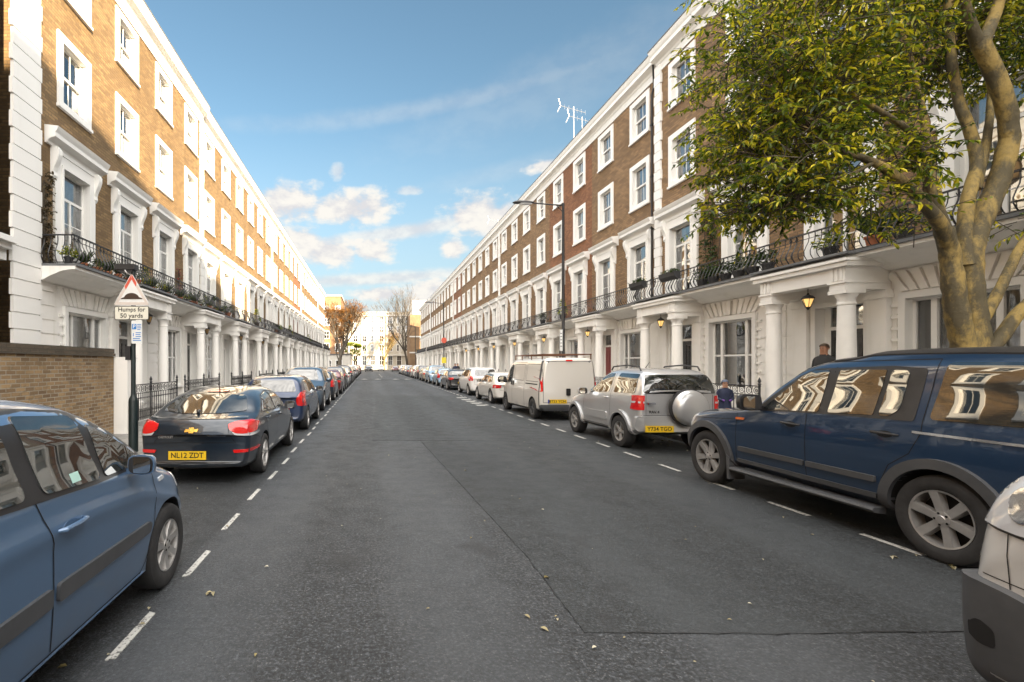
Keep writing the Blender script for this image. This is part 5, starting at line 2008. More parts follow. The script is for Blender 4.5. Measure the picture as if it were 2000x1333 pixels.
place_car(c.root, 6.16, 15.02, 1, 4.75, 'off-white panel van with rusty roof rack and windowless back doors', 'cars parked along both kerbs', 'van')

# 8. silver van whose front corner shows at the right edge ---------------------------------------------------
sp = dict(L=4.62, W=1.88, wheel_r=0.33, axles=(0.9, 3.72), tyre_w=0.21, rim_k=0.6, arch_k=1.12, tumble=0.10, n=5.0, under=0.06, crease=0.006,
          top=[(0, 1.90), (0.1, 1.93), (2.4, 1.95), (2.9, 1.88), (3.2, 1.75), (3.75, 1.50), (4.1, 1.42), (4.32, 1.37), (4.46, 1.28), (4.56, 1.13), (4.62, 0.92)],
          belt=[(0, 1.10), (3.0, 1.16), (3.9, 1.20), (4.3, 1.10), (4.5, 0.96), (4.62, 0.78)],
          plan=[(0, 0.97), (1.2, 1.0), (3.9, 1.0), (4.3, 0.99), (4.62, 0.955)],
          bottom=[(0, 0.3), (0.7, 0.24), (4.0, 0.2), (4.62, 0.22)], bow=[(0, 0.04), (0.4, 0.0), (3.2, 0.0), (4.0, -0.01), (4.62, -0.10)], fil=0.12)
PA = PT['light_silver_paint']
c = Car(sp, 'silver_van', PA, 1.9)
c.panel('side_window', 'RL', [(2.5, 1.2), (2.5, 1.68), (2.8, 1.72), (3.1, 1.64), (3.6, 1.30)], G, 0.008, r=0.03)
c.panel('windscreen', 'F', [(-0.78, 1.56), (-0.70, 1.84), (0.70, 1.84), (0.78, 1.56)], G, 0.006, r=0.06)
for vw in 'RL':
    hl = [(4.02, 1.02), (4.04, 1.12), (4.14, 1.25), (4.28, 1.29), (4.40, 1.23), (4.48, 1.11), (4.515, 0.985), (4.30, 0.96), (4.12, 0.97)]
    c.panel('lamp_bowl', vw, hl, M['black_plastic'], 0.004, r=0.03, grid=0.03)
    h1 = c.panel('headlight', vw, [(4.05, 1.03), (4.07, 1.12), (4.16, 1.235), (4.28, 1.27), (4.385, 1.215), (4.465, 1.10), (4.50, 0.995), (4.30, 0.975), (4.12, 0.985)], M['clear_lens'], 0.012, r=0.03, grid=0.03, thick=0.03)[0]
    c.panel('reflector_bowl', vw, [(4.30 + 0.065 * math.cos(a), 1.11 + 0.08 * math.sin(a)) for a in [2 * PI * k / 18 for k in range(18)]], M['chrome'], 0.016, grid=0.03, parent=h1, thick=0.01)
    c.panel('indicator', vw, [(4.10, 1.02), (4.12, 1.10), (4.17, 1.14), (4.18, 1.02)], M['orange_lens'], 0.016, r=0.01, grid=0.03, parent=h1, thick=0.01)
    c.panel('front_bumper', vw, [(3.98, 0.24), (3.98, 0.55), (4.08, 0.66), (4.30, 0.715), (4.48, 0.73), (4.55, 0.715), (4.585, 0.64), (4.59, 0.50), (4.57, 0.38), (4.50, 0.28), (4.38, 0.235)], gp, 0.042, r=0.05, grid=0.03, thick=0.06)
    c.panel('fog_recess', vw, [(4.36, 0.44), (4.36, 0.52), (4.42, 0.55), (4.46, 0.52), (4.46, 0.45), (4.42, 0.43)], M['gap'], 0.044, r=0.02, grid=0.03, thick=0.02)
c.panel('bumper_face', 'F', [(-0.80, 0.26), (-0.80, 0.70), (0.80, 0.70), (0.80, 0.26)], gp, 0.036, r=0.05, thick=0.06)
c.gaps([('RL', [(4.36, 0.97), (4.34, 0.72)]), ('RL', [(3.1, 1.1), (3.1, 0.5)]), ('RL', [(2.40, 1.75), (2.40, 0.28)]), ('RL', [(3.9, 1.28), (4.2, 1.31), (4.34, 1.25)]), ('RL', [(3.95, 0.72), (4.30, 0.745), (4.50, 0.755)])], 0.005)
c.strip('chin_strip', 'RL', [(4.05, 0.285), (4.40, 0.30), (4.52, 0.36)], 0.014, M['alloy'], 0.054)
c.mirrors(3.55, 1.25, blk, 1.3)
c.wheels('narrow', 6)
c.plate(0.0, 0.5, 'LX06 BTU', view='F', mat=M['white_plate'], dx=0.06)
place_car(c.root, 3.84, -2.12, 1, 4.62, 'silver van with grey bumper, only its front corner in view at the right edge', 'cars parked along both kerbs', 'van')
VAN8 = c.root

# 9+. the rest of both rows -------------------------------------------------------------------------------------
c = generic('bm', PT['pearl_white_paint'], 1.1, extra='LP62 ZRO')
place_car(c.root, 6.26, 21.0, 1, 4.25, 'white hatchback with red tail lights parked just ahead of the van')
wsuv = generic('mpv', PT['white_paint'], 1.0)
place_car(wsuv.root, 6.42, 26.8, 1, 4.2, 'tall white car with dark rear window, second ahead of the van')
sal = generic('saloon', PT['black_paint'], 1.0)
place_car(sal.root, 6.2, 32.6, 1, 4.55, 'black saloon ahead of the two white cars on the right')
sml = generic('small', PT['pale_blue_paint'], 1.0)
place_car(sml.root, 6.25, 39.0, 1, 3.6, 'small pale blue car ahead of the black saloon on the right')
protos_c = {'suv': (c_suv, 4.4, PT['slate_blue_paint']), 'mpv': (wsuv, 4.2, PT['white_paint']), 'saloon': (sal, 4.55, PT['black_paint']), 'small': (sml, 3.6, PT['pale_blue_paint'])}


def far_car(kind, pm, X, Y, facing, label):
    pc, L, base = protos_c[kind]
    r_ = copy_tree(pc.root, None, {base: PT[pm]})
    place_car(r_, X, Y, facing, L, label)


rows = [
    ('small', 'navy_black_paint', -2.5, 23.3, 1, 'dark small car behind the slate blue car that faces us'),
    ('saloon', 'maroon_paint', -2.5, 28.0, 1, 'maroon saloon in the left row beyond the dark small car'),
    ('mpv', 'graphite_paint', -2.5, 33.6, 1, 'graphite people carrier in the left row beyond the maroon saloon'),
    ('saloon', 'white_paint', -2.5, 38.8, 1, 'white saloon, only white car in the near half of the left row'),
    ('suv', 'black_paint', -2.5, 44.4, 1, 'black tall car beyond the white saloon in the left row'),
    ('mpv', 'silver_paint', -2.5, 50.0, 1, 'silver people carrier beyond the black tall car, left row'),
    ('small', 'red_paint', -2.5, 55.3, 1, 'bright red small car far along the left row'),
    ('saloon', 'graphite_paint', -2.5, 60.0, -1, 'graphite saloon beyond the red small car, left row'),
    ('suv', 'silver_paint', -2.5, 65.6, 1, 'silver tall car far along the left row, fifth from its end'),
    ('mpv', 'navy_black_paint', -2.5, 71.4, 1, 'navy people carrier, fourth from the end of the left row'),
    ('saloon', 'black_paint', -2.5, 77.0, 1, 'black saloon, third from the end of the left row'),
    ('small', 'white_paint', -2.5, 83.0, 1, 'white small car, second from the end of the left row'),
    ('suv', 'maroon_paint', -2.5, 88.0, 1, 'maroon tall car at the far end of the left row'),
    ('suv', 'pale_blue_paint', 6.3, 43.6, -1, 'pale blue tall car facing us beyond the small pale blue car'),
    ('saloon', 'beige_paint', 6.3, 49.6, 1, 'beige saloon beyond the pale blue tall car, right row'),
    ('mpv', 'graphite_paint', 6.3, 55.4, 1, 'graphite people carrier beyond the beige saloon, right row'),
    ('suv', 'white_paint', 6.3, 60.8, 1, 'white tall car by the middle of the far right row'),
    ('small', 'maroon_paint', 6.3, 66.4, 1, 'maroon small car far along the right row'),
    ('saloon', 'slate_blue_paint', 6.3, 71.0, 1, 'slate blue saloon far along the right row'),
    ('mpv', 'silver_paint', 6.3, 76.8, 1, 'silver people carrier, third from the end of the right row'),
    ('small', 'beige_paint', 6.3, 82.4, 1, 'beige small car, second from the end of the right row'),
    ('suv', 'silver_paint', 6.3, 87.2, 1, 'silver tall car at the far end of the right row'),
]
for r_ in rows:
    far_car(*r_)
# cars out on the road at the far junction
for kind, pm, X, Y, fc, lb in (('mpv', 'black_paint', -0.2, 113, -1, 'black people carrier coming towards us at the far junction'),
                               ('small', 'white_paint', 3.0, 128, -1, 'white small car crossing the far junction'),
                               ('saloon', 'maroon_paint', 6.4, 118, -1, 'maroon saloon waiting at the far junction'),
                               ('small', 'pale_blue_paint', 9.3, 112, -1, 'pale blue small car at the right of the far junction')):
    pc, L, base = protos_c[kind]
    r_ = copy_tree(pc.root, None, {base: PT[pm]} if PT[pm] is not base else None)
    place_car(r_, X, Y, fc, L, lb, 'cars at the far junction')
# ------------------------------------------------------------------ garden wall and iron railings
def at(px, py, Y):
    """where a point of the photograph lies at distance Y"""
    return Vector(((px - VPX) * Y / F_PX, Y, CAM_H + (VPY - py) * Y / F_PX))


gw_ = empty('garden_wall', (-6.0, 11.4, 0))
mb = MB()
mb.box(-0.33, 0.0, -40, 0.0, 0, 1.93)
mb.build('brick_face', M['brick_wall'], gw_)
mb = MB()
mb.box(-0.37, 0.035, -40, 0.02, 1.932, 2.0)
mb.box(-0.35, 0.015, -40, 0.01, 2.003, 2.11)
mb.build('coping', M['brick_old'], gw_)
tag(gw_, 'old yellow brick garden wall with dark coping at the left edge', 'wall')
gp_ = MB()
gp_.box(-0.36, 0.31, 0.0, 0.42, 0, 1.86)
gp_.box(-0.38, 0.33, -0.0, 0.44, 1.862, 1.92)
tag(gp_.build('gate_pier', M['white'], None, loc=(-6.0, 11.425, 0)), 'white rendered pier closing the end of the brick garden wall', 'pier')


def make_railing(L):
    root = empty('iron_railing')
    mb = MB()
    mb.box(-0.1, 0.1, 0, L, 0.10, 0.24)
    mb.build('plinth', M['stone'], root)
    mb = MB()
    zt, zm, zb = 1.20, 0.97, 0.32
    mb.box(-0.022, 0.022, 0, L, zt - 0.012, zt + 0.012)
    for z in (zm, zb):
        mb.box(-0.014, 0.014, 0, L, z - 0.009, z + 0.009)
    n = int(L / 0.118)
    for i in range(n):
        y = (i + 0.5) * L / n
        mb.tube([(0, y, 0.22), (0, y, zm)], 0.0125, 4)
        mb.tube([(0, y, 0.80), (0, y, 0.84), (0, y, 0.87)], [0.008, 0.028, 0.008], 4)
        mb.tube([(0, y, 0.44), (0, y, 0.48), (0, y, 0.52)], [0.008, 0.024, 0.008], 4)
    k = max(1, int(L / 0.236))
    for i in range(k):
        y, z = (i + 0.5) * L / k, (zt + zm) / 2
        r = 0.088
        mb.tube([(0, y + r * math.cos(a), z + r * math.sin(a)) for a in [2 * PI * j / 10 for j in range(11)]], 0.010, 4, cap=False)
        mb.tube([(0, y + 0.035 * math.cos(a), z + 0.035 * math.sin(a)) for a in [2 * PI * j / 6 for j in range(7)]], 0.008, 4, cap=False)
        mb.tube([(0, y - 0.118, zt - 0.01), (0, y - 0.118 + 0.03, z), (0, y - 0.118, zm)], 0.009, 4)
    mb.build('bars', M['iron'], root)
    posts = [0.03, L / 2, L - 0.03]
    for y in posts:
        p = MB()
        p.tube([(0, y, 0.2), (0, y, zt + 0.03)], 0.026, 8)
        p.lathe([(0.03, 0), (0.045, 0.02), (0.02, 0.05), (0.038, 0.09), (0.03, 0.13), (0.0, 0.20)], (0, y, zt + 0.03), 8)
        p.build('post', M['iron'], root, smooth=True)
    return root


LLr = WL * 0.75 - 0.85 + 0.5
LRr = WR * 0.75 - 0.85 + 0.5
rl = make_railing(LLr)
rr_ = make_railing(LRr)
for i, y in enumerate(left_y):
    o = rl if i == 0 else copy_tree(rl)
    o.location = (-6.2, y - 0.5 + (1.1 if i == 0 else 0.0), 0)
    tag(o, f'black iron area railing before the {ordl[i]} terrace house on the left', 'railing', 'iron railings on the left pavement')
for i, y in enumerate(right_y):
    o = rr_ if i == 0 else copy_tree(rr_)
    o.location = (9.8, y - 0.5, 0)
    nm = 'black iron railing of scrolls and circles behind the standing child' if i == 1 else f'black iron area railing before the {ordl[i]} terrace house on the right'
    tag(o, nm, 'railing', 'iron railings on the right pavement')

# ------------------------------------------------------------------ porch lanterns
M['glow'] = new_mat('lantern_glow')[0]
b_ = M['glow'].node_tree.nodes['Principled BSDF']
b_.inputs['Base Color'].default_value = (0.9, 0.6, 0.25, 1)
b_.inputs['Emission Color'].default_value = (1.0, 0.55, 0.16, 1)
b_.inputs['Emission Strength'].default_value = 0.09
M['dull_glass'] = plain('amber_glass', (0.30, 0.19, 0.08), 0.2, var=0.2)


def lantern(gm):
    root = empty('porch_lantern')
    mb = MB()
    mb.lathe([(0.06, 0.0), (0.05, -0.03), (0.012, -0.05)][::-1], (0, 0, 0), 8)
    mb.tube([(0, 0, -0.03), (0, 0, -0.42)], 0.008, 6)
    mb.build('chain', M['iron'], root)
    mb = MB()
    mb.lathe([(0.0, -0.80), (0.02, -0.78), (0.045, -0.74), (0.05, -0.72)], (0, 0, 0), 6)
    mb.lathe([(0.125, -0.53), (0.13, -0.515), (0.09, -0.47), (0.03, -0.44), (0.015, -0.40)], (0, 0, 0), 6)
    for k in range(6):
        a = 2 * PI * k / 6
        mb.tube([(0.05 * math.cos(a), 0.05 * math.sin(a), -0.73), (0.12 * math.cos(a), 0.12 * math.sin(a), -0.53)], 0.007, 4)
    mb.build('frame', M['iron'], root)
    mb = MB()
    mb.lathe([(0.04, -0.72), (0.105, -0.54)], (0, 0, 0), 6)
    mb.build('lamp_glass', gm, root)
    return root


ln = lantern(M['glow'])
for i, y in enumerate(right_y[:8]):
    o = ln if i == 0 else copy_tree(ln)
    o.location = (XR - 0.74, y + WR * 0.75, 3.80)
    tag(o, f'lit amber lantern hanging in the {ordl[i]} porch on the right', 'lantern', 'lanterns hanging in the porches')
ld = lantern(M['dull_glass'])
for i, y in enumerate(left_y[:5]):
    o = ld if i == 0 else copy_tree(ld)
    o.location = (XL + 0.70, y + WL * 0.75, 3.80)
    tag(o, f'unlit dark lantern hanging in the {ordl[i]} porch on the left', 'lantern', 'lanterns hanging in the porches')


# ------------------------------------------------------------------ street lamps
def street_lamp(sx=-1):
    root = empty('street_lamp')
    mb = MB()
    mb.lathe([(0.11, 0.0), (0.11, 0.9), (0.095, 0.95), (0.062, 1.0), (0.058, 4.0), (0.045, 7.62), (0.05, 7.64), (0.05, 7.70), (0.0, 7.71)], (0, 0, 0), 14)
    mb.build('post', M['iron'], root, smooth=True)
    mb = MB()
    mb.tube([(0, 0, 7.62), (sx * 0.6, 0, 7.66), (sx * 1.15, 0, 7.71)], 0.026, 8)
    mb.tube([(0, 0, 7.35), (sx * 0.25, 0, 7.62)], 0.015, 6)
    mb.build('arm', M['iron'], root, smooth=True)
    mb = MB()
    rings = [(0.0, 0.03, 0.03), (0.08, 0.07, 0.05), (0.3, 0.13, 0.075), (0.55, 0.145, 0.08), (0.72, 0.11, 0.06), (0.8, 0.03, 0.02)]
    vs, fs = [], []
    for d, w, h in rings:
        for k in range(12):
            a = 2 * PI * k / 12
            vs.append((sx * (1.1 + d), w * math.cos(a), 7.72 + h * math.sin(a) * (1.0 if math.sin(a) > 0 else 0.45)))
    for i in range(5):
        for k in range(12):
            k2 = (k + 1) % 12
            fs.append((i * 12 + k, i * 12 + k2, (i + 1) * 12 + k2, (i + 1) * 12 + k))
    mb.add(vs, fs)
    hd = mb.build('lamp_head', M['iron'], root, smooth=True, angle=60)
    mb = MB()
    mb.prism([(sx * (1.42 + 0.26 * math.cos(a)), 0.10 * math.sin(a)) for a in [2 * PI * k / 14 for k in range(14)]], 'z', 7.665, 7.69)
    mb.build('lamp_lens', M['clear_lens'], hd)
    return root


sl = street_lamp()
sl.location = (7.28, 18.3, 0.11)
tag(sl, 'tall black street lamp with long arm behind the white van', 'street lamp', 'street lamps on the right kerb')
for Y, lb in ((47.8, 'black street lamp with a yellow notice, second along the right kerb'), (77.5, 'black street lamp, third and farthest along the right kerb')):
    o = copy_tree(sl)
    o.location = (7.28, Y, 0.11)
    tag(o, lb, 'street lamp', 'street lamps on the right kerb')
M['sign_white'] = plain('sign_white', (0.72, 0.73, 0.72), 0.4, var=0.06)
M['sign_cream'] = plain('sign_cream', (0.72, 0.70, 0.60), 0.45, var=0.08)
M['sign_red'] = plain('faded_sign_red', (0.60, 0.10, 0.06), 0.45, var=0.15)
M['sign_back'] = plain('sign_grey_back', (0.20, 0.20, 0.21), 0.5)
M['sign_blue'] = plain('sign_blue', (0.03, 0.20, 0.55), 0.4, var=0.05)
M['sign_yellow'] = plain('sign_yellow', (0.75, 0.62, 0.04), 0.5)
mb = MB()
mb.box(-0.10, 0.0, -0.105, -0.095, -0.40, 0.40)
ps = mb.build('parking_sign', M['sign_white'], None, loc=(7.20, 18.26, 2.65))
tag(ps, 'narrow white parking notice on the near street lamp above the van', 'sign')
mb = MB()
for k in range(5):
    mb.box(-0.085, -0.015, -0.1065, -0.1055, 0.24 - k * 0.12, 0.27 - k * 0.12)
mb.build('notice_line', M['sign_back'], ps)
mb = MB()
mb.box(-0.22, 0.22, -0.10, -0.09, -0.28, 0.28)
yn = mb.build('notice_board', M['sign_yellow'], None, loc=(7.28, 47.75, 2.15))
tag(yn, 'bright yellow notice on the second street lamp', 'sign')
mb = MB()
mb.lathe([(0.0, -0.02), (0.27, -0.02), (0.27, 0.0), (0.0, 0.0)], (0, -0.1, 0), 20, 'y')
rs_ = mb.build('round_sign', M['sign_red'], None, loc=(7.28, 47.75, 4.1))
tag(rs_, 'small round red sign on the second street lamp', 'sign')

# ------------------------------------------------------------------ hump warning sign on its post
SX, SY = -4.42, 9.1
post = empty('sign_post', (SX, SY, 0.11))
mb = MB()
mb.lathe([(0.085, 0.0), (0.085, 0.95), (0.075, 1.0), (0.045, 1.06), (0.042, 1.1), (0.040, 3.45), (0.0, 3.46)], (0, 0, 0), 14)
mb.build('pole', plain('dark_green_iron', (0.006, 0.014, 0.015), 0.45, var=0.2), post, smooth=True)
mb = MB()
mb.box(-0.30, 0.06, -0.10, 0.08, 3.40, 3.50)
mb.prism([(-0.28, 3.40), (0.04, 3.40), (0.0, 3.36), (-0.24, 3.36)], 'y', -0.08, 0.06)
mb.build('sign_light', M['iron'], post)
mb = MB()
mb.tube([(0.0, -0.02, 3.30), (-0.06, -0.12, 3.32), (-0.10, -0.12, 3.38)], 0.012, 6)
mb.build('light_bracket', M['alloy'], post)
mb = MB()
mb.box(-0.125, -0.035, -0.06, 0.02, 1.72, 1.98)
mb.build('junction_box', M['iron'], post)
tag(post, 'dark green sign post at the end of the brick wall, carrying the hump warning', 'sign post')


def rounded(pts, r, n=5):
    return fillet(pts, r, n)


hs = empty('hump_sign', (SX, SY - 0.062, 0))
s_ = 0.685
h_t = 0.60
cx, z0 = 0.0, 2.845
tri = [(-s_ / 2, z0), (s_ / 2, z0), (0, z0 + h_t)]
mb = MB()
mb.prism(rounded(tri, 0.07), 'y', -0.006, 0.0)
pl = mb.build('triangle_plate', M['sign_white'], hs)
# the red border is bleached away except towards the tip
mb = MB()
k = 0.80


def tri_at(f, off):
    c0 = (0, z0 + h_t / 3)
    return [(c0[0] + (p[0] - c0[0]) * f, c0[1] + (p[1] - c0[1]) * f) for p in tri]


o3, i3 = tri_at(0.955, 0), tri_at(0.70, 0)
for sg, col in ((0, 0), (1, 0)):
    a, b = (o3[0], o3[2]) if sg == 0 else (o3[1], o3[2])
    ia, ib = (i3[0], i3[2]) if sg == 0 else (i3[1], i3[2])
    t0 = 0.60 if sg == 0 else 0.72
    L_ = lambda p, q, t: (p[0] + (q[0] - p[0]) * t, p[1] + (q[1] - p[1]) * t)
    poly = [L_(a, b, t0), L_(a, b, 0.98), L_(ia, ib, 1.0), L_(ia, ib, t0 - 0.05)]
    mb.prism(poly, 'y', -0.0085, -0.0062)
mb.build('red_border', M['sign_red'], hs)
mb = MB()
for tt, f1, f2 in ((0, 0.955, 0.71),):
    o_, i_ = tri_at(f1, 0), tri_at(f2, 0)
    for a in range(3):
        b = (a + 1) % 3
        mb.prism([o_[a], o_[b], i_[b], i_[a]], 'y', -0.0074, -0.0061)
mb.build('faded_border', plain('bleached_border', (0.62, 0.55, 0.50), 0.45, var=0.1), hs)
mb = MB()
hp = [(-0.20, z0 + 0.115), (0.20, z0 + 0.115), (0.20, z0 + 0.13)] + [(0.14 * math.cos(a), z0 + 0.13 + 0.10 * math.sin(a)) for a in [PI * q / 14 for q in range(1, 14)]] + [(-0.20, z0 + 0.13)]
mb.prism(hp, 'y', -0.0105, -0.0088)
mb.build('hump_symbol', plain('faded_symbol', (0.045, 0.025, 0.015), 0.5), hs)
tag(hs, 'faded triangular warning sign with a hump symbol, red only at its tip', 'sign')
tp = empty('text_sign', (SX, SY - 0.062, 0))
mb = MB()
mb.prism(rounded([(-0.32, 2.575), (0.32, 2.575), (0.32, 2.832), (-0.32, 2.832)], 0.03), 'y', -0.006, 0.0)
mb.build('plate', M['ink'], tp)
mb = MB()
mb.prism(rounded([(-0.308, 2.587), (0.308, 2.587), (0.308, 2.820), (-0.308, 2.820)], 0.022), 'y', -0.0085, -0.0062)
mb.build('plate_face', M['sign_cream'], tp)
text_mesh('Humps for', 0.115, M['ink'], tp, (0, -0.0095, 2.765), 0, 'lettering', width=0.50)
text_mesh('50 yards', 0.115, M['ink'], tp, (0, -0.0095, 2.650), 0, 'lettering', width=0.42)
tag(tp, 'cream plate reading Humps for 50 yards under the warning triangle', 'sign')
pk = empty('parking_sign', (SX + 0.09, SY - 0.055, 0))
mb = MB()
mb.prism(rounded([(-0.10, 2.135), (0.10, 2.135), (0.10, 2.565), (-0.10, 2.565)], 0.02), 'y', -0.005, 0.0)
mb.build('plate_face', M['sign_white'], pk)
mb = MB()
mb.box(-0.085, -0.005, -0.007, -0.0052, 2.40, 2.50)
mb.build('blue_square', M['sign_blue'], pk)
text_mesh('P', 0.10, M['sign_white'], pk, (-0.045, -0.008, 2.45), 0, 'lettering')
mb = MB()
for k, (xa, xb) in enumerate([(0.01, 0.085), (0.01, 0.075), (0.01, 0.085), (0.01, 0.07)]):
    mb.box(xa, xb, -0.007, -0.0052, 2.485 - k * 0.032, 2.498 - k * 0.032)
for k, (xa, xb) in enumerate([(-0.02, 0.08), (-0.02, 0.07), (-0.02, 0.08), (-0.07, 0.06), (-0.07, 0.08)]):
    mb.box(xa, xb, -0.007, -0.0052, 2.33 - k * 0.036, 2.345 - k * 0.036)
mb.box(-0.07, -0.055, -0.007, -0.0052, 2.27, 2.33)
mb.build('notice_line', M['sign_blue'], pk)
tag(pk, 'small white parking sign with a blue P below the text plate', 'sign')

# ------------------------------------------------------------------ foliage
def leaf_mat(name, dark, mid, lite, trans=0.35):
    m_ = bpy.data.materials.new(name)
    m_.use_nodes = True
    gg = NG(m_.node_tree)
    b = gg.n['Principled BSDF']
    geo = gg.new('ShaderNodeNewGeometry')
    n = gg.noise(geo.outputs['Position'], 1.3, 3, 0.5)
    v = gg.m('ADD', gg.m('MULTIPLY', geo.outputs['Random Per Island'], 0.65), gg.m('MULTIPLY', n, 0.6))
    c = gg.ramp(v, [(0.25, (*dark, 1)), (0.62, (*mid, 1)), (0.95, (*lite, 1))])
    gg.l.new(c, b.inputs['Base Color'])
    b.inputs['Roughness'].default_value = 0.30
    tr = gg.new('ShaderNodeBsdfTranslucent')
    gg.l.new(gg.mix(1.0, c, (1.0, 1.15, 0.4, 1), 'MULTIPLY'), tr.inputs[0])
    mx = gg.new('ShaderNodeMixShader')
    mx.inputs[0].default_value = trans
    gg.l.new(b.outputs[0], mx.inputs[1])
    gg.l.new(tr.outputs[0], mx.inputs[2])
    out = [q for q in gg.n if q.type == 'OUTPUT_MATERIAL'][0]
    gg.l.new(mx.outputs[0], out.inputs[0])
    return m_


M['leaf'] = leaf_mat('evergreen_leaf', (0.012, 0.038, 0.006), (0.15, 0.205, 0.014), (0.72, 0.60, 0.035))
M['leaf_dark'] = leaf_mat('dark_leaf', (0.014, 0.030, 0.010), (0.035, 0.065, 0.018), (0.09, 0.13, 0.03))
M['leaf_orange'] = leaf_mat('autumn_leaf', (0.10, 0.045, 0.015), (0.22, 0.095, 0.03), (0.36, 0.18, 0.05))
M['leaf_lime'] = leaf_mat('lime_leaf', (0.12, 0.16, 0.015), (0.28, 0.32, 0.03), (0.45, 0.45, 0.05))


def bark(name, c0, c1):
    m_, gg, b = new_mat(name)
    co = world_co(gg)
    n = gg.noise(gg.mapping(co, (1, 1, 0.45)), 3.6, 8, 0.72)
    n2 = gg.noise(gg.mapping(co, (1, 1, 1.6)), 9.0, 5, 0.65)
    c = gg.mix(gg.sm(n, 0.40, 0.56), (*c0, 1), (*c1, 1))
    c = gg.mix(gg.sm(n2, 0.55, 0.7, 0, 0.2), c, tuple(q * 0.45 for q in c0) + (1,))
    gg.l.new(c, b.inputs['Base Color'])
    b.inputs['Roughness'].default_value = 0.8
    pl = gg.new('ShaderNodeTexVoronoi')
    pl.inputs['Scale'].default_value = 13
    gg.l.new(gg.mapping(co, (1, 1, 0.4)), pl.inputs['Vector'])
    bump(gg, b, gg.m('ADD', gg.m('ADD', n2, n), gg.m('MULTIPLY', pl.outputs[0], 0.5)), 0.8, 0.02)
    return m_


M['bark'] = bark('smooth_bark', (0.30, 0.215, 0.068), (0.085, 0.070, 0.038))
M['bark_dark'] = bark('dark_bark', (0.09, 0.07, 0.045), (0.05, 0.04, 0.03))


class Leaves:
    def __init__(s):
        s.v, s.f = [], []

    def leaf(s, p, d, up, ln, w, fold=0.25):
        d = d.normalized()
        side = d.cross(up)
        if side.length < 1e-3:
            side = d.cross(Vector((1, 0, 0)))
        side.normalize()
        nrm = side.cross(d)
        b = len(s.v)
        m1, m2, tip = p + d * ln * 0.32, p + d * ln * 0.68 - nrm * ln * 0.06, p + d * ln - nrm * ln * 0.2
        s.v += [tuple(p), tuple(m1 + side * w * 0.5 + nrm * w * fold), tuple(m2 + side * w * 0.42 + nrm * w * fold), tuple(tip),
                tuple(m2 - side * w * 0.42 + nrm * w * fold), tuple(m1 - side * w * 0.5 + nrm * w * fold)]
        s.f += [(b, b + 1, b + 2, b + 3), (b, b + 3, b + 4, b + 5)]

    def spray(s, p, d, n, ln, w, droop=0.5, length=0.3):
        d = d.normalized()
        for i in range(n):
            t = (i + 0.5) / n
            q = p + d * length * t - Vector((0, 0, 1)) * droop * 0.25 * t * t * length
            a = random.uniform(0, 2 * PI)
            u = Vector((math.cos(a), math.sin(a), random.uniform(-0.5, 0.5)))
            ld_ = (u + d * 0.6 - Vector((0, 0, 1)) * droop)
            s.leaf(q, ld_, Vector((random.uniform(-0.5, 0.5), random.uniform(-0.5, 0.5), 1)), ln * random.uniform(0.45, 1.35), w * random.uniform(0.6, 1.25))

    def build(s, name, mat, parent=None):
        me = bpy.data.meshes.new(name)
        me.from_pydata(s.v, [], s.f)
        me.materials.append(mat)
        o = bpy.data.objects.new(name, me)
        COL.objects.link(o)
        o.parent = parent
        return o


def limb(mb, pts, r0, r1, n=10, wob=0.02):
    """smooth tapered limb through points"""
    P = [Vector(p) for p in pts]
    r0, r1 = r0 * 0.66, r1 * 0.66
    out, rr = [], []
    m = len(P) - 1
    for i in range(m):
        p0, p1, p2, p3 = P[max(i - 1, 0)], P[i], P[i + 1], P[min(i + 2, m)]
        for k in range(5):
            t = k / 5
            q = 0.5 * ((2 * p1) + (-p0 + p2) * t + (2 * p0 - 5 * p1 + 4 * p2 - p3) * t * t + (-p0 + 3 * p1 - 3 * p2 + p3) * t ** 3)
            g_ = (i + t) / m
            out.append(q + Vector((random.uniform(-wob, wob), random.uniform(-wob, wob), 0)) * r0 * 2)
            rr.append((r0 + (r1 - r0) * g_) * random.uniform(0.96, 1.05))
    out.append(P[-1])
    rr.append(r1)
    mb.tube(out, rr, n)


# ------------------------------------------------------------------ the big evergreen tree on the right pavement
random.seed(21)
TY = 6.1
tree = empty('evergreen_tree', (7.7, TY, 0.11))
to = Vector(tree.location)


def tp_(px, py, dy=0.0):
    return at(px, py, TY + dy) - to


mb = MB()
limb(mb, [(0.0, 0, -0.15), (-0.02, 0.0, 0.5), (-0.03, 0.0, 1.1), tp_(1905, 740), tp_(1900, 700), tp_(1892, 650)], 0.38, 0.16, 18)
limb(mb, [tp_(1888, 760, .0), tp_(1884, 690, .0), tp_(1872, 630, -.02), tp_(1862, 560, -0.04), tp_(1856, 500, -0.05), tp_(1842, 448, -0.1)], 0.20, 0.135, 16)
limb(mb, [tp_(1918, 760, .03), tp_(1912, 690, .03), tp_(1904, 620, .05), tp_(1897, 560, 0.06), tp_(1898, 490, 0.08), tp_(1918, 430, 0.12), tp_(1952, 350, 0.14), tp_(1972, 270, 0.12)], 0.20, 0.145, 16)
limb(mb, [tp_(1973, 275, .12), tp_(1966, 215, .08), tp_(1945, 150, .04), tp_(1922, 100, 0), tp_(1912, 78, 0)], 0.14, 0.125, 16)
limb(mb, [tp_(1910, 85, 0), tp_(1890, 30, -0.1), tp_(1872, -50, -0.2), tp_(1850, -160, -0.2)], 0.095, 0.05, 12)
limb(mb, [tp_(1918, 90, 0), tp_(1948, 15, 0.1), tp_(1965, -60, 0.1), tp_(1990, -180, 0.2)], 0.105, 0.05, 12)
limb(mb, [tp_(1925, 100, 0.1), tp_(1932, 20, 0.25), tp_(1928, -80, 0.4)], 0.075, 0.035, 10)
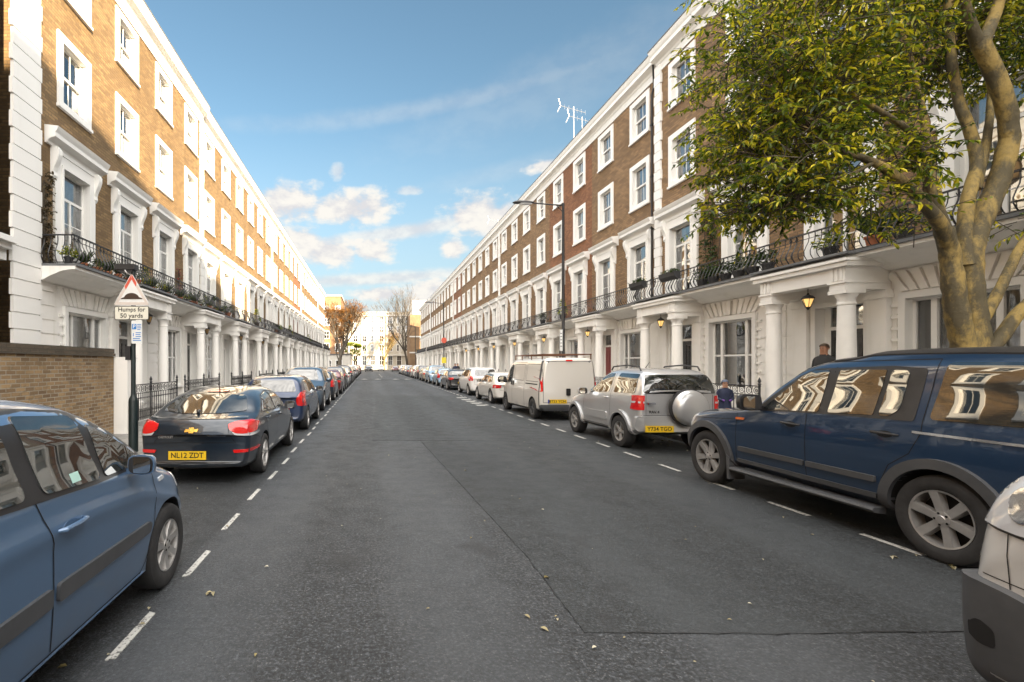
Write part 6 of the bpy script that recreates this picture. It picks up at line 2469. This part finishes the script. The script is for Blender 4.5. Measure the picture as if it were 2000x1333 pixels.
limb(mb, [tp_(1888, 520, 0.05), tp_(1884, 450, 0.12), tp_(1893, 380, 0.2), tp_(1908, 320, 0.3), tp_(1893, 253, 0.33), tp_(1872, 195, 0.38), tp_(1857, 105, 0.45), tp_(1852, -20, 0.5)], 0.12, 0.07, 12)
limb(mb, [tp_(1905, 370, 0.25), tp_(1922, 300, 0.3), tp_(1932, 240, 0.35), tp_(1936, 170, 0.45)], 0.085, 0.05, 10)
limb(mb, [tp_(1853, 480, -0.08), tp_(1835, 437, -0.2), tp_(1802, 396, -0.35), tp_(1756, 350, -0.5), tp_(1703, 316, -0.6), tp_(1650, 298, -0.65)], 0.125, 0.045, 12)
limb(mb, [tp_(1846, 450, -0.05), tp_(1826, 400, -0.1), tp_(1812, 362, -0.15)], 0.11, 0.075, 10)
limb(mb, [tp_(1815, 370, -0.15), tp_(1800, 300, -0.3), tp_(1776, 258, -0.4), tp_(1730, 224, -0.5), tp_(1671, 190, -0.55)], 0.07, 0.035, 10)
limb(mb, [tp_(1840, 430, 0.1), tp_(1810, 260, 0.5), tp_(1780, 120, 0.6), tp_(1740, 0, 0.8)], 0.07, 0.03, 8)
limb(mb, [tp_(1671, 190, -0.55), tp_(1620, 140, -0.5), tp_(1560, 90, -0.3), tp_(1500, 60, -0.2)], 0.035, 0.012, 6)
limb(mb, [tp_(1655, 300, -0.65), tp_(1590, 260, -0.6), tp_(1530, 240, -0.5), tp_(1460, 280, -0.3)], 0.04, 0.012, 6)
limb(mb, [tp_(1705, 318, -0.6), tp_(1650, 345, -0.7), tp_(1580, 350, -0.6), tp_(1500, 380, -0.4)], 0.035, 0.012, 6)
limb(mb, [tp_(1905, 705, 0.0), tp_(1948, 668, -0.05), tp_(2000, 600, -0.1), tp_(2080, 540, -0.1), tp_(2150, 450, 0.0), tp_(2180, 340, 0.1)], 0.13, 0.05, 12)
limb(mb, [tp_(1905, 660, 0.1), tp_(1925, 615, 0.15), tp_(1956, 559, 0.15), tp_(1998, 475, 0.2), tp_(2060, 400, 0.2), tp_(2110, 260, 0.3), tp_(2140, 80, 0.4)], 0.105, 0.04, 12)
mb.build('trunk', M['bark'], tree, smooth=True, angle=60)

blobs = [  # px, py, rx, ry, depth centre, depth radius, number of sprays
    (1515, 105, 108, 150, -0.1, 1.3, 300), (1620, 30, 170, 145, 0.4, 1.3, 420), (1490, 310, 72, 105, -0.2, 0.9, 170),
    (1590, 235, 140, 120, 0.8, 0.9, 320), (1700, 322, 80, 36, -0.2, 0.4, 42), (1770, 110, 120, 140, 1.1, 0.9, 300),
    (1880, 40, 120, 110, 0.9, 1.1, 240), (1492, 402, 70, 50, -0.2, 0.6, 90), (1575, 380, 80, 42, -0.2, 0.7, 75),
    (1700, 385, 60, 30, -0.3, 0.4, 28), (1960, 110, 60, 80, 0.9, 0.6, 70), (1790, 300, 70, 36, -0.5, 0.25, 22),
    (1770, 440, 40, 36, 0.5, 0.4, 16), (1700, -170, 330, 150, 0.3, 1.8, 420), (1990, 300, 25, 40, 0.5, 0.3, 8), (1995, 440, 20, 30, 0.6, 0.3, 5),
    (1625, 165, 50, 26, -0.6, 0.25, 14), (1530, 235, 92, 105, -0.1, 1.0, 200),
    (2150, 40, 150, 170, 0.5, 1.3, 260), (2180, 380, 80, 90, 0.2, 0.6, 60)]
lv = Leaves()
tw = MB()
for px, py, rx, ry, dc_, dr, n in blobs:
    n = int(n * 1.2)
    cc = tp_(px, py, dc_)
    k = TY / F_PX
    for i in range(n):
        while True:
            u = Vector([random.uniform(-1, 1) for _ in range(3)])
            if 0.15 < u.length < 1:
                break
        # uneven outline: stretch the edge by direction
        e = 1 + 0.22 * math.sin(5 * math.atan2(u.z, u.x) + px) + 0.12 * math.sin(11 * math.atan2(u.z, u.x))
        p = cc + Vector((u.x * rx * k * e, u.y * dr, u.z * ry * k * e))
        d = Vector((u.x * 0.7 + random.uniform(-0.5, 0.5), u.y * 0.7 + random.uniform(-0.5, 0.5), u.z * 0.3 + random.uniform(-0.3, 0.5)))
        near = py > 180 and px > 1560 and dc_ < -0.25
        ln_ = random.uniform(0.26, 0.42)
        lv.spray(p, d, random.randint(10, 15), 0.090 if near else 0.080, 0.036 if near else 0.031, 0.6, ln_)
        tw.tube([p - d.normalized() * 0.18, p + d.normalized() * ln_ * 0.5, p + d.normalized() * ln_ - Vector((0, 0, 0.03))], [0.007, 0.005, 0.002], 3)
tw.build('twig', M['bark_dark'], tree)
lv.build('crown', M['leaf'], tree)
tag(tree, 'large evergreen tree with several smooth yellowish stems beside the dark blue off-roader', 'tree')


# ------------------------------------------------------------------ bare and autumn trees at the far end
def grow(mb, p, d, ln, r, depth, spread, tips, n=5):
    pts, q, dd = [Vector(p)], Vector(p), Vector(d)
    for k in range(3):
        dd = (dd + Vector((random.uniform(-.18, .18), random.uniform(-.18, .18), random.uniform(-.05, .14)))).normalized()
        q = q + dd * ln / 3
        pts.append(q.copy())
    mb.tube(pts, [r, r * 0.88, r * 0.76, r * 0.64], n)
    if depth == 0:
        tips.append((q, dd))
        return
    kk = random.choice((2, 3, 3)) if depth > 1 else 3
    for i in range(kk):
        a = random.uniform(0, 2 * PI)
        side = Vector((math.cos(a), math.sin(a), random.uniform(0.0, 0.5)))
        nd = (dd + side * spread * random.uniform(0.6, 1.2)).normalized()
        grow(mb, q, nd, ln * random.uniform(0.68, 0.88), r * 0.60, depth - 1, spread, tips, max(3, n - 1))
    if depth > 1:
        m = pts[2]
        a = random.uniform(0, 2 * PI)
        grow(mb, m, (dd + Vector((math.cos(a), math.sin(a), 0.2)) * spread * 1.3).normalized(), ln * 0.6, r * 0.4, depth - 2, spread, tips, 3)


def far_tree(name, X, Y, H, r, depth, spread, label, leafm=None, per=4, ls=0.35, barkm=None, trunk=0.28, seed=1):
    random.seed(seed)
    t = empty(name, (X, Y, 0.05))
    mb = MB()
    tips = []
    grow(mb, (0, 0, -0.1), (0, 0, 1), H * trunk, r, depth, spread, tips, 8)
    zmax = max(q[0].z for q in tips)
    s = H / zmax
    mb.v = [(x * s, y * s, z * s) for x, y, z in mb.v]
    mb.build('trunk', barkm or M['bark'], t)
    if leafm:
        lf = Leaves()
        for q, d in tips:
            lf.spray(q * s, d, per, ls, ls * 0.6, 0.4, 0.8)
        lf.build('crown', leafm, t)
    return tag(t, label, 'tree')


far_tree('autumn_tree', -6.4, 101, 14.6, 0.33, 7, 0.40, 'bushy orange autumn tree at the far end of the left terrace', M['leaf_orange'], 5, 0.22, M['bark_dark'], 0.15, 15)
far_tree('bare_tree', 8.3, 107, 19.5, 0.42, 6, 0.48, 'tall bare tree at the far end of the right terrace', None, barkm=M['bark_dark'], trunk=0.30, seed=12)
far_tree('bare_tree', 4.6, 152, 13.0, 0.30, 6, 0.55, 'shorter pale bare tree in front of the cream block', M['leaf_orange'], 2, 0.25, M['bark'], 0.2, 8)
far_tree('lime_tree', -4.4, 153, 8.0, 0.2, 4, 0.6, 'small lime green leafy tree in front of the cream block', M['leaf_lime'], 26, 0.5, M['bark_dark'], 0.25, 4)
far_tree('evergreen_bush', 12.5, 113, 4.4, 0.2, 3, 0.7, 'dark green bush beside the brown block at the far right', M['leaf_dark'], 40, 0.4, M['bark_dark'], 0.25, 6)

# ------------------------------------------------------------------ buildings closing the far end
M['cream'] = plain('cream_render', (0.42, 0.38, 0.31), 0.7, var=0.1, scale=1)
M['cream2'] = plain('pale_render', (0.50, 0.47, 0.42), 0.7, var=0.08, scale=1)
M['terra'] = plain('orange_brick_far', (0.22, 0.125, 0.065), 0.8, var=0.2, scale=1)
M['tan'] = plain('brown_block_brick', (0.17, 0.105, 0.055), 0.8, var=0.2, scale=1)
fr = [(1.5, 4.5)] + [(6.2 + 3.1 * k, 8.2 + 3.1 * k) for k in range(4)]
eb = block('apartment_block', -12.5, 16.5, 162, 176, 19.2, M['cream'], 'cream apartment block closing the far end of the street', 'building', face='-y',
           wins=grid_wins([-10.5 + 2.9 * k for k in range(9)], 1.35, fr))
mb = MB()
for k in range(7):
    x = -11 + 4.2 * k - 2.0
    mb.box(x - 0.35, x + 0.35, -0.5, -0.02, 4.9, 17.6)
mb.box(-14.8, 14.8, -0.8, -0.02, 17.7, 18.2)
mb.box(-14.8, 14.8, -0.7, -0.02, 4.6, 5.1)
for k in range(24):
    mb.box(-14.4 + 1.24 * k, -14.2 + 1.24 * k, -0.7, -0.55, 18.2, 19.0)
mb.box(-14.6, 14.6, -0.72, -0.52, 19.0, 19.15)
mb.build('pilaster', M['cream2'], eb)
cb_ = block('corner_building', -22, -7.6, 128, 146, 19.6, M['terra'], 'orange brick building rising behind the autumn tree', 'building', face='-y',
            wins=grid_wins([-20 + 2.9 * k for k in range(5)], 1.2, [(1.5, 3.6), (5.2, 7.2), (8.6, 10.4), (12.0, 13.8), (15.4, 17.0)]))
mb = MB()
mb.box(-7.5, 7.5, -0.4, 18.3, 19.602, 20.0)
mb.build('cornice', M['cream2'], cb_)
wb = block('balcony_block', 13.2, 30, 150, 164, 21.5, M['cream2'], 'white block with stacked balconies behind the tall bare tree', 'building', face='-y',
           wins=grid_wins([14.9 + 2.8 * k for k in range(5)], 1.6, [(2.0 + 3 * k, 4.0 + 3 * k) for k in range(6)]))
mb = MB()
for k in range(6):
    mb.box(-8.2, 8.2, -1.4, -0.01, 1.5 + 3 * k, 1.7 + 3 * k)
    mb.box(-8.2, 8.2, -1.4, -1.34, 1.7 + 3 * k, 2.5 + 3 * k)
mb.build('balcony', M['cream2'], wb)
bb2 = block('brick_block', 9.6, 17, 116, 125, 13.6, M['tan'], 'brown brick block standing just past the right terrace', 'building', face='-y',
            wins=grid_wins([15.2], 1.2, [(2, 4), (5, 7), (8, 10)]))
mb = MB()
mb.box(-3.8, 3.8, -0.15, -0.01, 4.4, 4.7)
mb.box(-3.8, 3.8, -0.15, -0.01, 8.2, 8.5)
mb.build('string_course', M['cream2'], bb2)
gb = block('low_building', -14, -4.4, 111, 119, 3.9, M['cream2'], 'low white building at the far left corner beyond the autumn tree', 'building', face='-y',
           wins=grid_wins([-12, -9.5, -7, -5.4][:3], 1.3, [(0.9, 2.6)]))
mb = MB()
mb.box(-4.95, 4.95, -0.15, 8.1, 3.902, 4.15)
mb.build('roof', M['slate'], gb)

# ------------------------------------------------------------------ balcony plants
M['terracotta'] = plain('terracotta', (0.36, 0.13, 0.06), 0.75, var=0.25)
M['dark_pot'] = plain('dark_pot', (0.03, 0.03, 0.032), 0.6)


def plant(kind, potm, leafm, seed):
    random.seed(seed)
    root = empty('potted_plant')
    mb = MB()
    mb.lathe([(0.085, 0.0), (0.125, 0.20), (0.14, 0.20), (0.14, 0.235), (0.115, 0.235), (0.11, 0.20), (0.0, 0.20)], (0, 0, 0), 12)
    mb.build('pot', potm, root, smooth=True)
    lf = Leaves()
    if kind == 'spiky':
        for i in range(60):
            a = random.uniform(0, 2 * PI)
            t = random.uniform(0.1, 0.8)
            lf.leaf(Vector((0.03 * math.cos(a), 0.03 * math.sin(a), 0.2)), Vector((math.cos(a) * t, math.sin(a) * t, 1)), Vector((random.random(), random.random(), 0.2)), random.uniform(0.3, 0.6), 0.025)
    elif kind == 'cone':
        for i in range(150):
            h = random.random() ** 1.2
            a = random.uniform(0, 2 * PI)
            r_ = 0.19 * (1 - h) * random.uniform(0.6, 1)
            lf.leaf(Vector((r_ * math.cos(a), r_ * math.sin(a), 0.22 + h * 0.65)), Vector((math.cos(a), math.sin(a), 0.5)), Vector((0, 0, 1)), 0.09, 0.04)
    else:
        for i in range(42):
            a = random.uniform(0, 2 * PI)
            b2 = random.uniform(0.1, 1.4)
            d = Vector((math.cos(a) * math.cos(b2), math.sin(a) * math.cos(b2), math.sin(b2)))
            lf.spray(Vector((0, 0, 0.24)) + d * random.uniform(0.05, 0.2), d, 6, 0.075, 0.04, 0.3, 0.16)
    lf.build('foliage', leafm, root)
    return root


pp = [plant('bushy', M['terracotta'], M['leaf_dark'], 1), plant('spiky', M['terracotta'], M['leaf_dark'], 2), plant('cone', M['dark_pot'], M['leaf'], 3), plant('bushy', M['dark_pot'], M['leaf'], 4)]
pp.append(plant('bushy', M['dark_pot'], M['leaf_dark'], 5))
knd = ['bushy dark plant in a terracotta pot', 'spiky plant in a terracotta pot', 'small cone shrub in a black pot', 'light green bushy plant in a black pot', 'dark bushy plant in a black pot']
used_p = set()


def put_plant(k, x, y, z, s, label, group):
    o = pp[k] if k not in used_p else copy_tree(pp[k])
    used_p.add(k)
    o.location = (x, y, z)
    o.scale = (s, s, s)
    o.rotation_euler = (0, 0, random.uniform(0, 6))
    tag(o, label, 'plant', group)


random.seed(9)
kinds = [3, 1, 0, 1, 1, 0, 0, 2, 1, 3, 1, 0, 1, 3, 0, 1, 0, 2, 1, 0, 3, 1, 0, 0]
for i, k in enumerate(kinds):
    y = 11.55 + i * 0.56
    put_plant(k, -7.12 + random.uniform(-0.06, 0.02), y, 4.10, random.uniform(0.7, 1.05),
              f'{knd[k]}, {["first", *ordl[1:], "twentieth", "twenty-first", "twenty-second", "twenty-third", "final"][i]} along the near left balcony', 'pots along the left balcony')
for i, (y, k) in enumerate([(31.0, 2), (37.5, 0), (38.2, 3), (44.0, 2), (52.0, 0), (57.0, 2), (57.8, 0)]):
    put_plant(k, -7.2, y, 4.10, 1.35, f'{knd[k]} on the balcony of {["the fourth house", "the fifth house", "the fifth house", "the sixth house", "the eighth house", "the ninth house", "the ninth house, farther"][i]}', 'pots along the left balcony')
for i, (y, k) in enumerate([(9.4, 4), (9.95, 1), (10.9, 3), (12.6, 4), (13.1, 4), (13.6, 4), (14.1, 4), (14.6, 4), (15.1, 4), (26.0, 2), (29.0, 4)]):
    put_plant(k, 10.32, y, 4.10, 1.15 if i < 9 else 1.3, f'{knd[k]}, {ordl[i]} along the right balcony', 'pots along the right balcony')


def trough(y, label):
    root = empty('balcony_planter', (10.08, y, 4.55))
    mb = MB()
    P = []
    for j in range(7):
        a = PI * j / 6
        P.append((-0.17 * math.sin(a) if False else -0.16 * math.sin(a), -0.0))
    prof = [(0.0, 0.0), (0.0, 0.22), (-0.22, 0.24), (-0.20, 0.10), (-0.12, 0.0)]
    mb.prism([(a, b) for a, b in prof], 'y', -0.42, 0.42)
    mb.build('basket', M['dark_pot'], root)
    lf = Leaves()
    for i in range(60):
        lf.spray(Vector((random.uniform(-0.2, -0.02), random.uniform(-0.4, 0.4), 0.22)), Vector((random.uniform(-.6, .3), random.uniform(-.5, .5), random.uniform(0, 1))), 6, 0.06, 0.035, 0.4, 0.14)
    lf.build('foliage', M['leaf_dark'], root)
    tag(root, label, 'planter', 'planters hung on the right balcony rail')


trough(16.2, 'dark planter hung on the right balcony rail left of the white quoins, nearer one')
trough(18.1, 'dark planter hung on the right balcony rail, farther one')


def climber(x, y0, y1, z0, z1, nrm, mat, label, n=150, seed=3, name='climbing_plant'):
    random.seed(seed)
    root = empty(name, (x, (y0 + y1) / 2, z0))
    mb = MB()
    for k in range(5):
        yy = random.uniform(y0, y1) - (y0 + y1) / 2
        mb.tube([(nrm * 0.03, yy * 0.3, 0), (nrm * 0.03, yy * 0.8, (z1 - z0) * 0.5), (nrm * 0.03, yy, (z1 - z0) * random.uniform(0.75, 1.0))], 0.012, 4)
    mb.build('stem', M['bark_dark'], root)
    lf = Leaves()
    for i in range(n):
        t = random.random() ** 1.3
        lf.spray(Vector((nrm * random.uniform(0.03, 0.10), random.uniform(-1, 1) * (y1 - y0) / 2 * (1 - 0.5 * t), t * (z1 - z0))), Vector((nrm * 0.5, random.uniform(-1, 1), random.uniform(-0.6, 0.6))), 6, 0.07, 0.05, 0.5, 0.12)
    lf.build('foliage', mat, root)
    tag(root, label, 'climbing plant')


climber(-7.68, 11.32, 11.62, 4.1, 6.3, 1, leaf_mat('withered_leaf', (0.03, 0.025, 0.015), (0.07, 0.05, 0.025), (0.12, 0.09, 0.04), 0.1), 'dark withered creeper climbing beside the wide white quoins on the left', 90)
climber(-7.68, 19.2, 19.6, 4.1, 5.6, 1, leaf_mat('crimson_leaf', (0.10, 0.01, 0.01), (0.20, 0.02, 0.015), (0.3, 0.05, 0.02), 0.2), 'small crimson creeper on the left balcony', 40, 5)
climber(10.88, 15.0, 16.0, 4.1, 6.8, -1, M['leaf_dark'], 'dark green creeper on the brown brick between the right balcony windows', 170, 6)


# ------------------------------------------------------------------ roof aerials
def aerial(x, y, label, h=3.2):
    root = empty('tv_aerial', (x, y, 13.3))
    m_ = M['alloy']
    mb = MB()
    mb.tube([(0, 0, 0), (0, 0, h)], 0.014, 6)
    mb.build('mast', m_, root)
    mb = MB()
    mb.tube([(-0.9, -0.3, h - 0.1), (0.9, 0.5, h - 0.1)], 0.010, 5)
    for k in range(7):
        t = k / 6
        c = Vector((-0.9 + 1.8 * t, -0.3 + 0.8 * t, h - 0.1))
        mb.tube([c - Vector((0, 0, 0.14)), c + Vector((0, 0, 0.14))], 0.006, 4)
    mb.tube([(-1.05, -0.4, h + 0.25), (-0.9, -0.3, h - 0.1), (-1.1, -0.35, h - 0.5)], 0.014, 5)
    mb.build('aerial_head', m_, root)
    mb = MB()
    mb.tube([(0, 0, 0.9), (-0.3, -0.3, 0.9)], 0.02, 4)
    mb.tube([(-0.3, -0.3, 0.6), (-0.3, -0.3, 1.2)], 0.03, 4)
    mb.tube([(-0.5, -0.4, 0.7), (-0.1, -0.2, 1.1)], 0.02, 4)
    mb.build('bracket', m_, root)
    tag(root, label, 'aerial', 'television aerials on the right roof')
    return root


aerial(12.0, 28.6, 'pale television aerial on the right roof, nearer and taller of the pair', 3.6)
aerial(12.5, 28.6, 'pale television aerial on the right roof, shorter of the close pair', 3.0)
aerial(12.0, 45.5, 'small television aerial far along the right roof', 2.0)
# cable and rainwater pipe by the right-hand quoins
dp = MB()
dp.tube([(0, 0, 4.2), (0, 0, 12.2), (0.05, -0.05, 12.5), (-0.2, -0.4, 13.3)], 0.035, 8)
for z in range(5, 13, 2):
    dp.box(-0.05, 0.05, -0.05, 0.05, z, z + 0.06)
tag(dp.build('drainpipe', M['iron'], None, loc=(10.94, 18.86, 0)), 'thin black drainpipe running down beside the white quoins on the right', 'pipe')


# ------------------------------------------------------------------ people
def person(loc, rz, h, coat, legs, skin, hair, label, arms='down', hood=None, mittens=None, child=False, group=None):
    s = h / 1.75
    root = empty('person', loc, rz)
    hk = 1.12 if child else 1.0
    # joints: facing -y
    J = {'pelvis': (0, 0, 0.93), 'waist': (0, 0.0, 1.08), 'chest': (0, 0.0, 1.30), 'neck': (0, 0.0, 1.47), 'neck2': (0, -0.012, 1.53)}
    V, E, RAD = [], [], []

    def add(p, r, par=None):
        V.append(Vector(p) * s)
        RAD.append((r[0] * s, r[1] * s) if isinstance(r, tuple) else (r * s, r * s))
        if par is not None:
            E.append((par, len(V) - 1))
        return len(V) - 1
    pv = add((0, 0, 0.95), (0.165, 0.12))
    wa = add((0, 0, 1.10), (0.15, 0.11), pv)
    ch = add((0, 0, 1.28), (0.175, 0.125), wa)
    sh = add((0, 0.0, 1.42), (0.12, 0.09), ch)
    nk = add((0, -0.005, 1.50), (0.058, 0.058), sh)
    jw = add((0, -0.02, 1.575), (0.072 * hk, 0.078 * hk), nk)
    hd = add((0, -0.012, 1.65), (0.078 * hk, 0.092 * hk), jw)
    tpv = add((0, -0.005, 1.715), (0.055 * hk, 0.065 * hk), hd)
    for sg in (-1, 1):
        sd_ = add((sg * 0.175, 0, 1.40), 0.062, sh)
        if arms == 'down':
            e1 = add((sg * 0.225, 0.01, 1.14), 0.048, sd_)
            w1 = add((sg * 0.24, -0.05, 0.92), 0.034, e1)
            add((sg * 0.235, -0.075, 0.85), (0.034, 0.03), w1)
        else:
            e1 = add((sg * 0.225, 0.02, 1.15), 0.052, sd_)
            w1 = add((sg * 0.12, -0.17, 1.07), 0.038, e1)
            add((sg * 0.06, -0.20, 1.08), (0.036, 0.036), w1)
        hp_ = add((sg * 0.095, 0, 0.86), 0.10, pv)
        kn = add((sg * 0.105, -0.015, 0.50), 0.062, hp_)
        an = add((sg * 0.11, 0.01, 0.10), 0.042, kn)
        add((sg * 0.12, -0.12, 0.05), (0.045, 0.035), an)
    me = bpy.data.meshes.new('body')
    me.from_pydata([tuple(v) for v in V], E, [])
    o = bpy.data.objects.new('body', me)
    COL.objects.link(o)
    md = o.modifiers.new('s', 'SKIN')
    for i, r in enumerate(RAD):
        me.skin_vertices[0].data[i].radius = r
    me.skin_vertices[0].data[0].use_root = True
    ms = o.modifiers.new('b', 'SUBSURF')
    ms.levels = ms.render_levels = 2
    dg = bpy.context.evaluated_depsgraph_get()
    m2 = bpy.data.meshes.new_from_object(o.evaluated_get(dg))
    o.modifiers.clear()
    o.data = m2
    m2.name = 'body'
    m2.materials.clear()
    for q in (skin, coat, legs, M['black_plastic'], mittens or skin):
        m2.materials.append(q)
    for p in m2.polygons:
        c = p.center / s
        p.use_smooth = True
        if c.z > 1.49 and abs(c.x) < 0.13:
            p.material_index = 0
        elif c.z < 0.085:
            p.material_index = 3
        elif (arms != 'down' and c.y < -0.165 and 1.0 < c.z < 1.2 and abs(c.x) < 0.13) or (arms == 'down' and c.z < 0.91 and abs(c.x) > 0.19):
            p.material_index = 4
        elif c.z < 0.86:
            p.material_index = 2
        else:
            p.material_index = 1
    o.parent = root
    # coat skirt
    mb = MB()
    prof = [(0.185, 0.78), (0.175, 0.95), (0.16, 1.1), (0.185, 1.28), (0.165, 1.40), (0.10, 1.46), (0.075, 1.50)]
    vs, fs = [], []
    N = 20
    for r, z in prof:
        for k in range(N):
            a = 2 * PI * k / N
            vs.append((r * s * math.cos(a) * 1.05, r * s * math.sin(a) * 0.78, z * s))
    for i in range(len(prof) - 1):
        for k in range(N):
            k2 = (k + 1) % N
            fs.append((i * N + k, i * N + k2, (i + 1) * N + k2, (i + 1) * N + k))
    mb.add(vs, fs)
    mb.build('coat', coat, root, smooth=True, angle=70)
    # face
    mb = MB()
    fy = -0.012 - 0.092 * hk * 0.92
    for sg in (-1, 1):
        mb.lathe([(0.0, -0.006), (0.010, -0.003), (0.010, 0.004), (0.0, 0.006)], (sg * 0.030 * s * hk, fy * s, 1.645 * s), 8, 'y')
    mb.build('eyes', M['ink'], root)
    mb = MB()
    mb.prism([(-0.013 * s, 1.60 * s), (0.013 * s, 1.60 * s), (0.005 * s, 1.645 * s), (-0.005 * s, 1.645 * s)], 'y', (fy - 0.016) * s, (fy + 0.02) * s)
    mb.prism([(-0.022 * s, 1.572 * s), (0.022 * s, 1.572 * s), (0.018 * s, 1.580 * s), (-0.018 * s, 1.580 * s)], 'y', (fy + 0.000) * s, (fy + 0.02) * s)
    for sg in (-1, 1):
        mb.lathe([(0.0, -0.01 * s), (0.022 * s, -0.006 * s), (0.022 * s, 0.006 * s), (0.0, 0.01 * s)], (sg * 0.078 * hk * s, 0.0, 1.635 * s), 8, 'x')
    mb.build('nose_and_ears', skin, root)
    # hair, cap or hood: a shell over the back and top of the head
    vs, fs = [], []
    R0 = 0.098 * hk if hood else 0.090 * hk
    nu, nv = 14, 8
    for i in range(nv + 1):
        th = (PI * 0.62) * i / nv if not hood else (PI * 0.75) * i / nv
        for k in range(nu):
            a = 2 * PI * k / nu
            x_ = R0 * math.sin(th) * math.cos(a)
            y_ = R0 * 1.08 * math.sin(th) * math.sin(a)
            z_ = R0 * 1.05 * math.cos(th)
            if y_ < -0.03 and z_ < 0.035:   # keep the face clear
                z_ = 0.035 + (z_ - 0.035) * 0.05
            vs.append((x_ * s, (y_ - 0.004) * s, (1.665 + z_) * s))
    for i in range(nv):
        for k in range(nu):
            k2 = (k + 1) % nu
            fs.append((i * nu + k, (i + 1) * nu + k, (i + 1) * nu + k2, i * nu + k2))
    mb = MB()
    mb.add(vs, fs)
    mb.build('hat' if hood else 'hair', hood or hair, root, smooth=True, angle=80)
    tag(root, label, 'person', group)
    return root


SK = plain('skin', (0.48, 0.27, 0.18), 0.5, var=0.06)
SK2 = plain('warm_skin', (0.42, 0.21, 0.13), 0.5, var=0.06)
CT = plain('navy_coat', (0.018, 0.025, 0.06), 0.8)
CT2 = plain('charcoal_coat', (0.03, 0.03, 0.032), 0.8)
TR = plain('dark_trousers', (0.02, 0.022, 0.03), 0.8)
HR = plain('short_grey_brown_hair', (0.10, 0.065, 0.045), 0.7)
HT = plain('grey_blue_knit_hat', (0.10, 0.12, 0.17), 0.9, var=0.2, scale=60)
PM = plain('purple_mitten', (0.16, 0.05, 0.30), 0.8)
person((8.58, 11.75, 0.115), R(-18), 1.25, CT, TR, SK, HR, 'small child in a navy coat and grey hat holding something purple', 'up', HT, PM, True)
person((10.52, 11.25, 0.45), R(-75), 1.78, CT2, TR, SK2, HR, 'man with close cropped hair and dark coat standing in the near right porch', 'down')
for i, (x, y, lb) in enumerate([(8.35, 47.5, 'person in dark clothes on the right pavement near the second lamp'), (8.8, 48.6, 'second figure in dark clothes walking behind on the right pavement'), (8.2, 66.0, 'distant walker on the right pavement beyond the second lamp')]):
    person((x, y, 0.115), R(20 * i), 1.72, CT2 if i % 2 else CT, TR, SK, HR, lb, 'down', group='walkers on the right pavement')

# ------------------------------------------------------------------ fallen leaves and grit on the road
random.seed(33)
lf = Leaves()
spots = [(415, 1160, 0.055), (290, 1195, 0.05), (1740, 1090, 0.052), (1860, 1110, 0.06), (525, 1110, .04), (440, 1030, .04), (840, 1192, .03), (1430, 1215, .03), (1460, 1182, .03), (1530, 1012, .04), (1850, 880, .05)]
for px, py, sz in spots:
    Y = F_PX * CAM_H / (py - VPY)
    X = (px - VPX) * Y / F_PX
    for k in range(3 if sz > .05 else 1):
        a = random.uniform(0, 6.28)
        lf.leaf(Vector((X, Y, 0.014)), Vector((math.cos(a), math.sin(a), 0.05)), Vector((0, 0, 1)), sz, sz * 0.5, 0.3)
for i in range(420):
    X, Y = random.uniform(-3.5, 7.0), 2.2 + random.random() ** 1.7 * 30
    if random.random() < 0.5:
        X = random.choice((random.uniform(-3.6, -1.4), random.uniform(4.6, 7.0)))
    a = random.uniform(0, 6.28)
    sz = random.uniform(0.012, 0.035) * (1.6 if random.random() < 0.12 else 1)
    lf.leaf(Vector((X, Y, 0.012)), Vector((math.cos(a), math.sin(a), 0.03)), Vector((0, 0, 1)), sz, sz * 0.6, 0.2)
for i in range(500):
    side = random.choice((0, 1, 1))
    X = KL + 0.05 + random.expovariate(6) if side == 0 else KR - 0.05 - random.expovariate(5)
    Y = 2 + random.random() * 30
    if random.random() < 0.4:
        X += 0.5 * random.choice((-1, 1))
    zz = 0.012 if KL < X < KR else 0.135
    a = random.uniform(0, 6.28)
    lf.leaf(Vector((X, Y, zz)), Vector((math.cos(a), math.sin(a), 0.1)), Vector((0, 0, 1)), random.uniform(0.03, 0.08), 0.03, 0.3)
o = lf.build('fallen_leaves', leaf_mat('dry_leaf', (0.10, 0.08, 0.03), (0.24, 0.20, 0.09), (0.42, 0.40, 0.32), 0.0))
tag(o, 'scattered small fallen leaves and grit lying on the asphalt', kind='stuff')
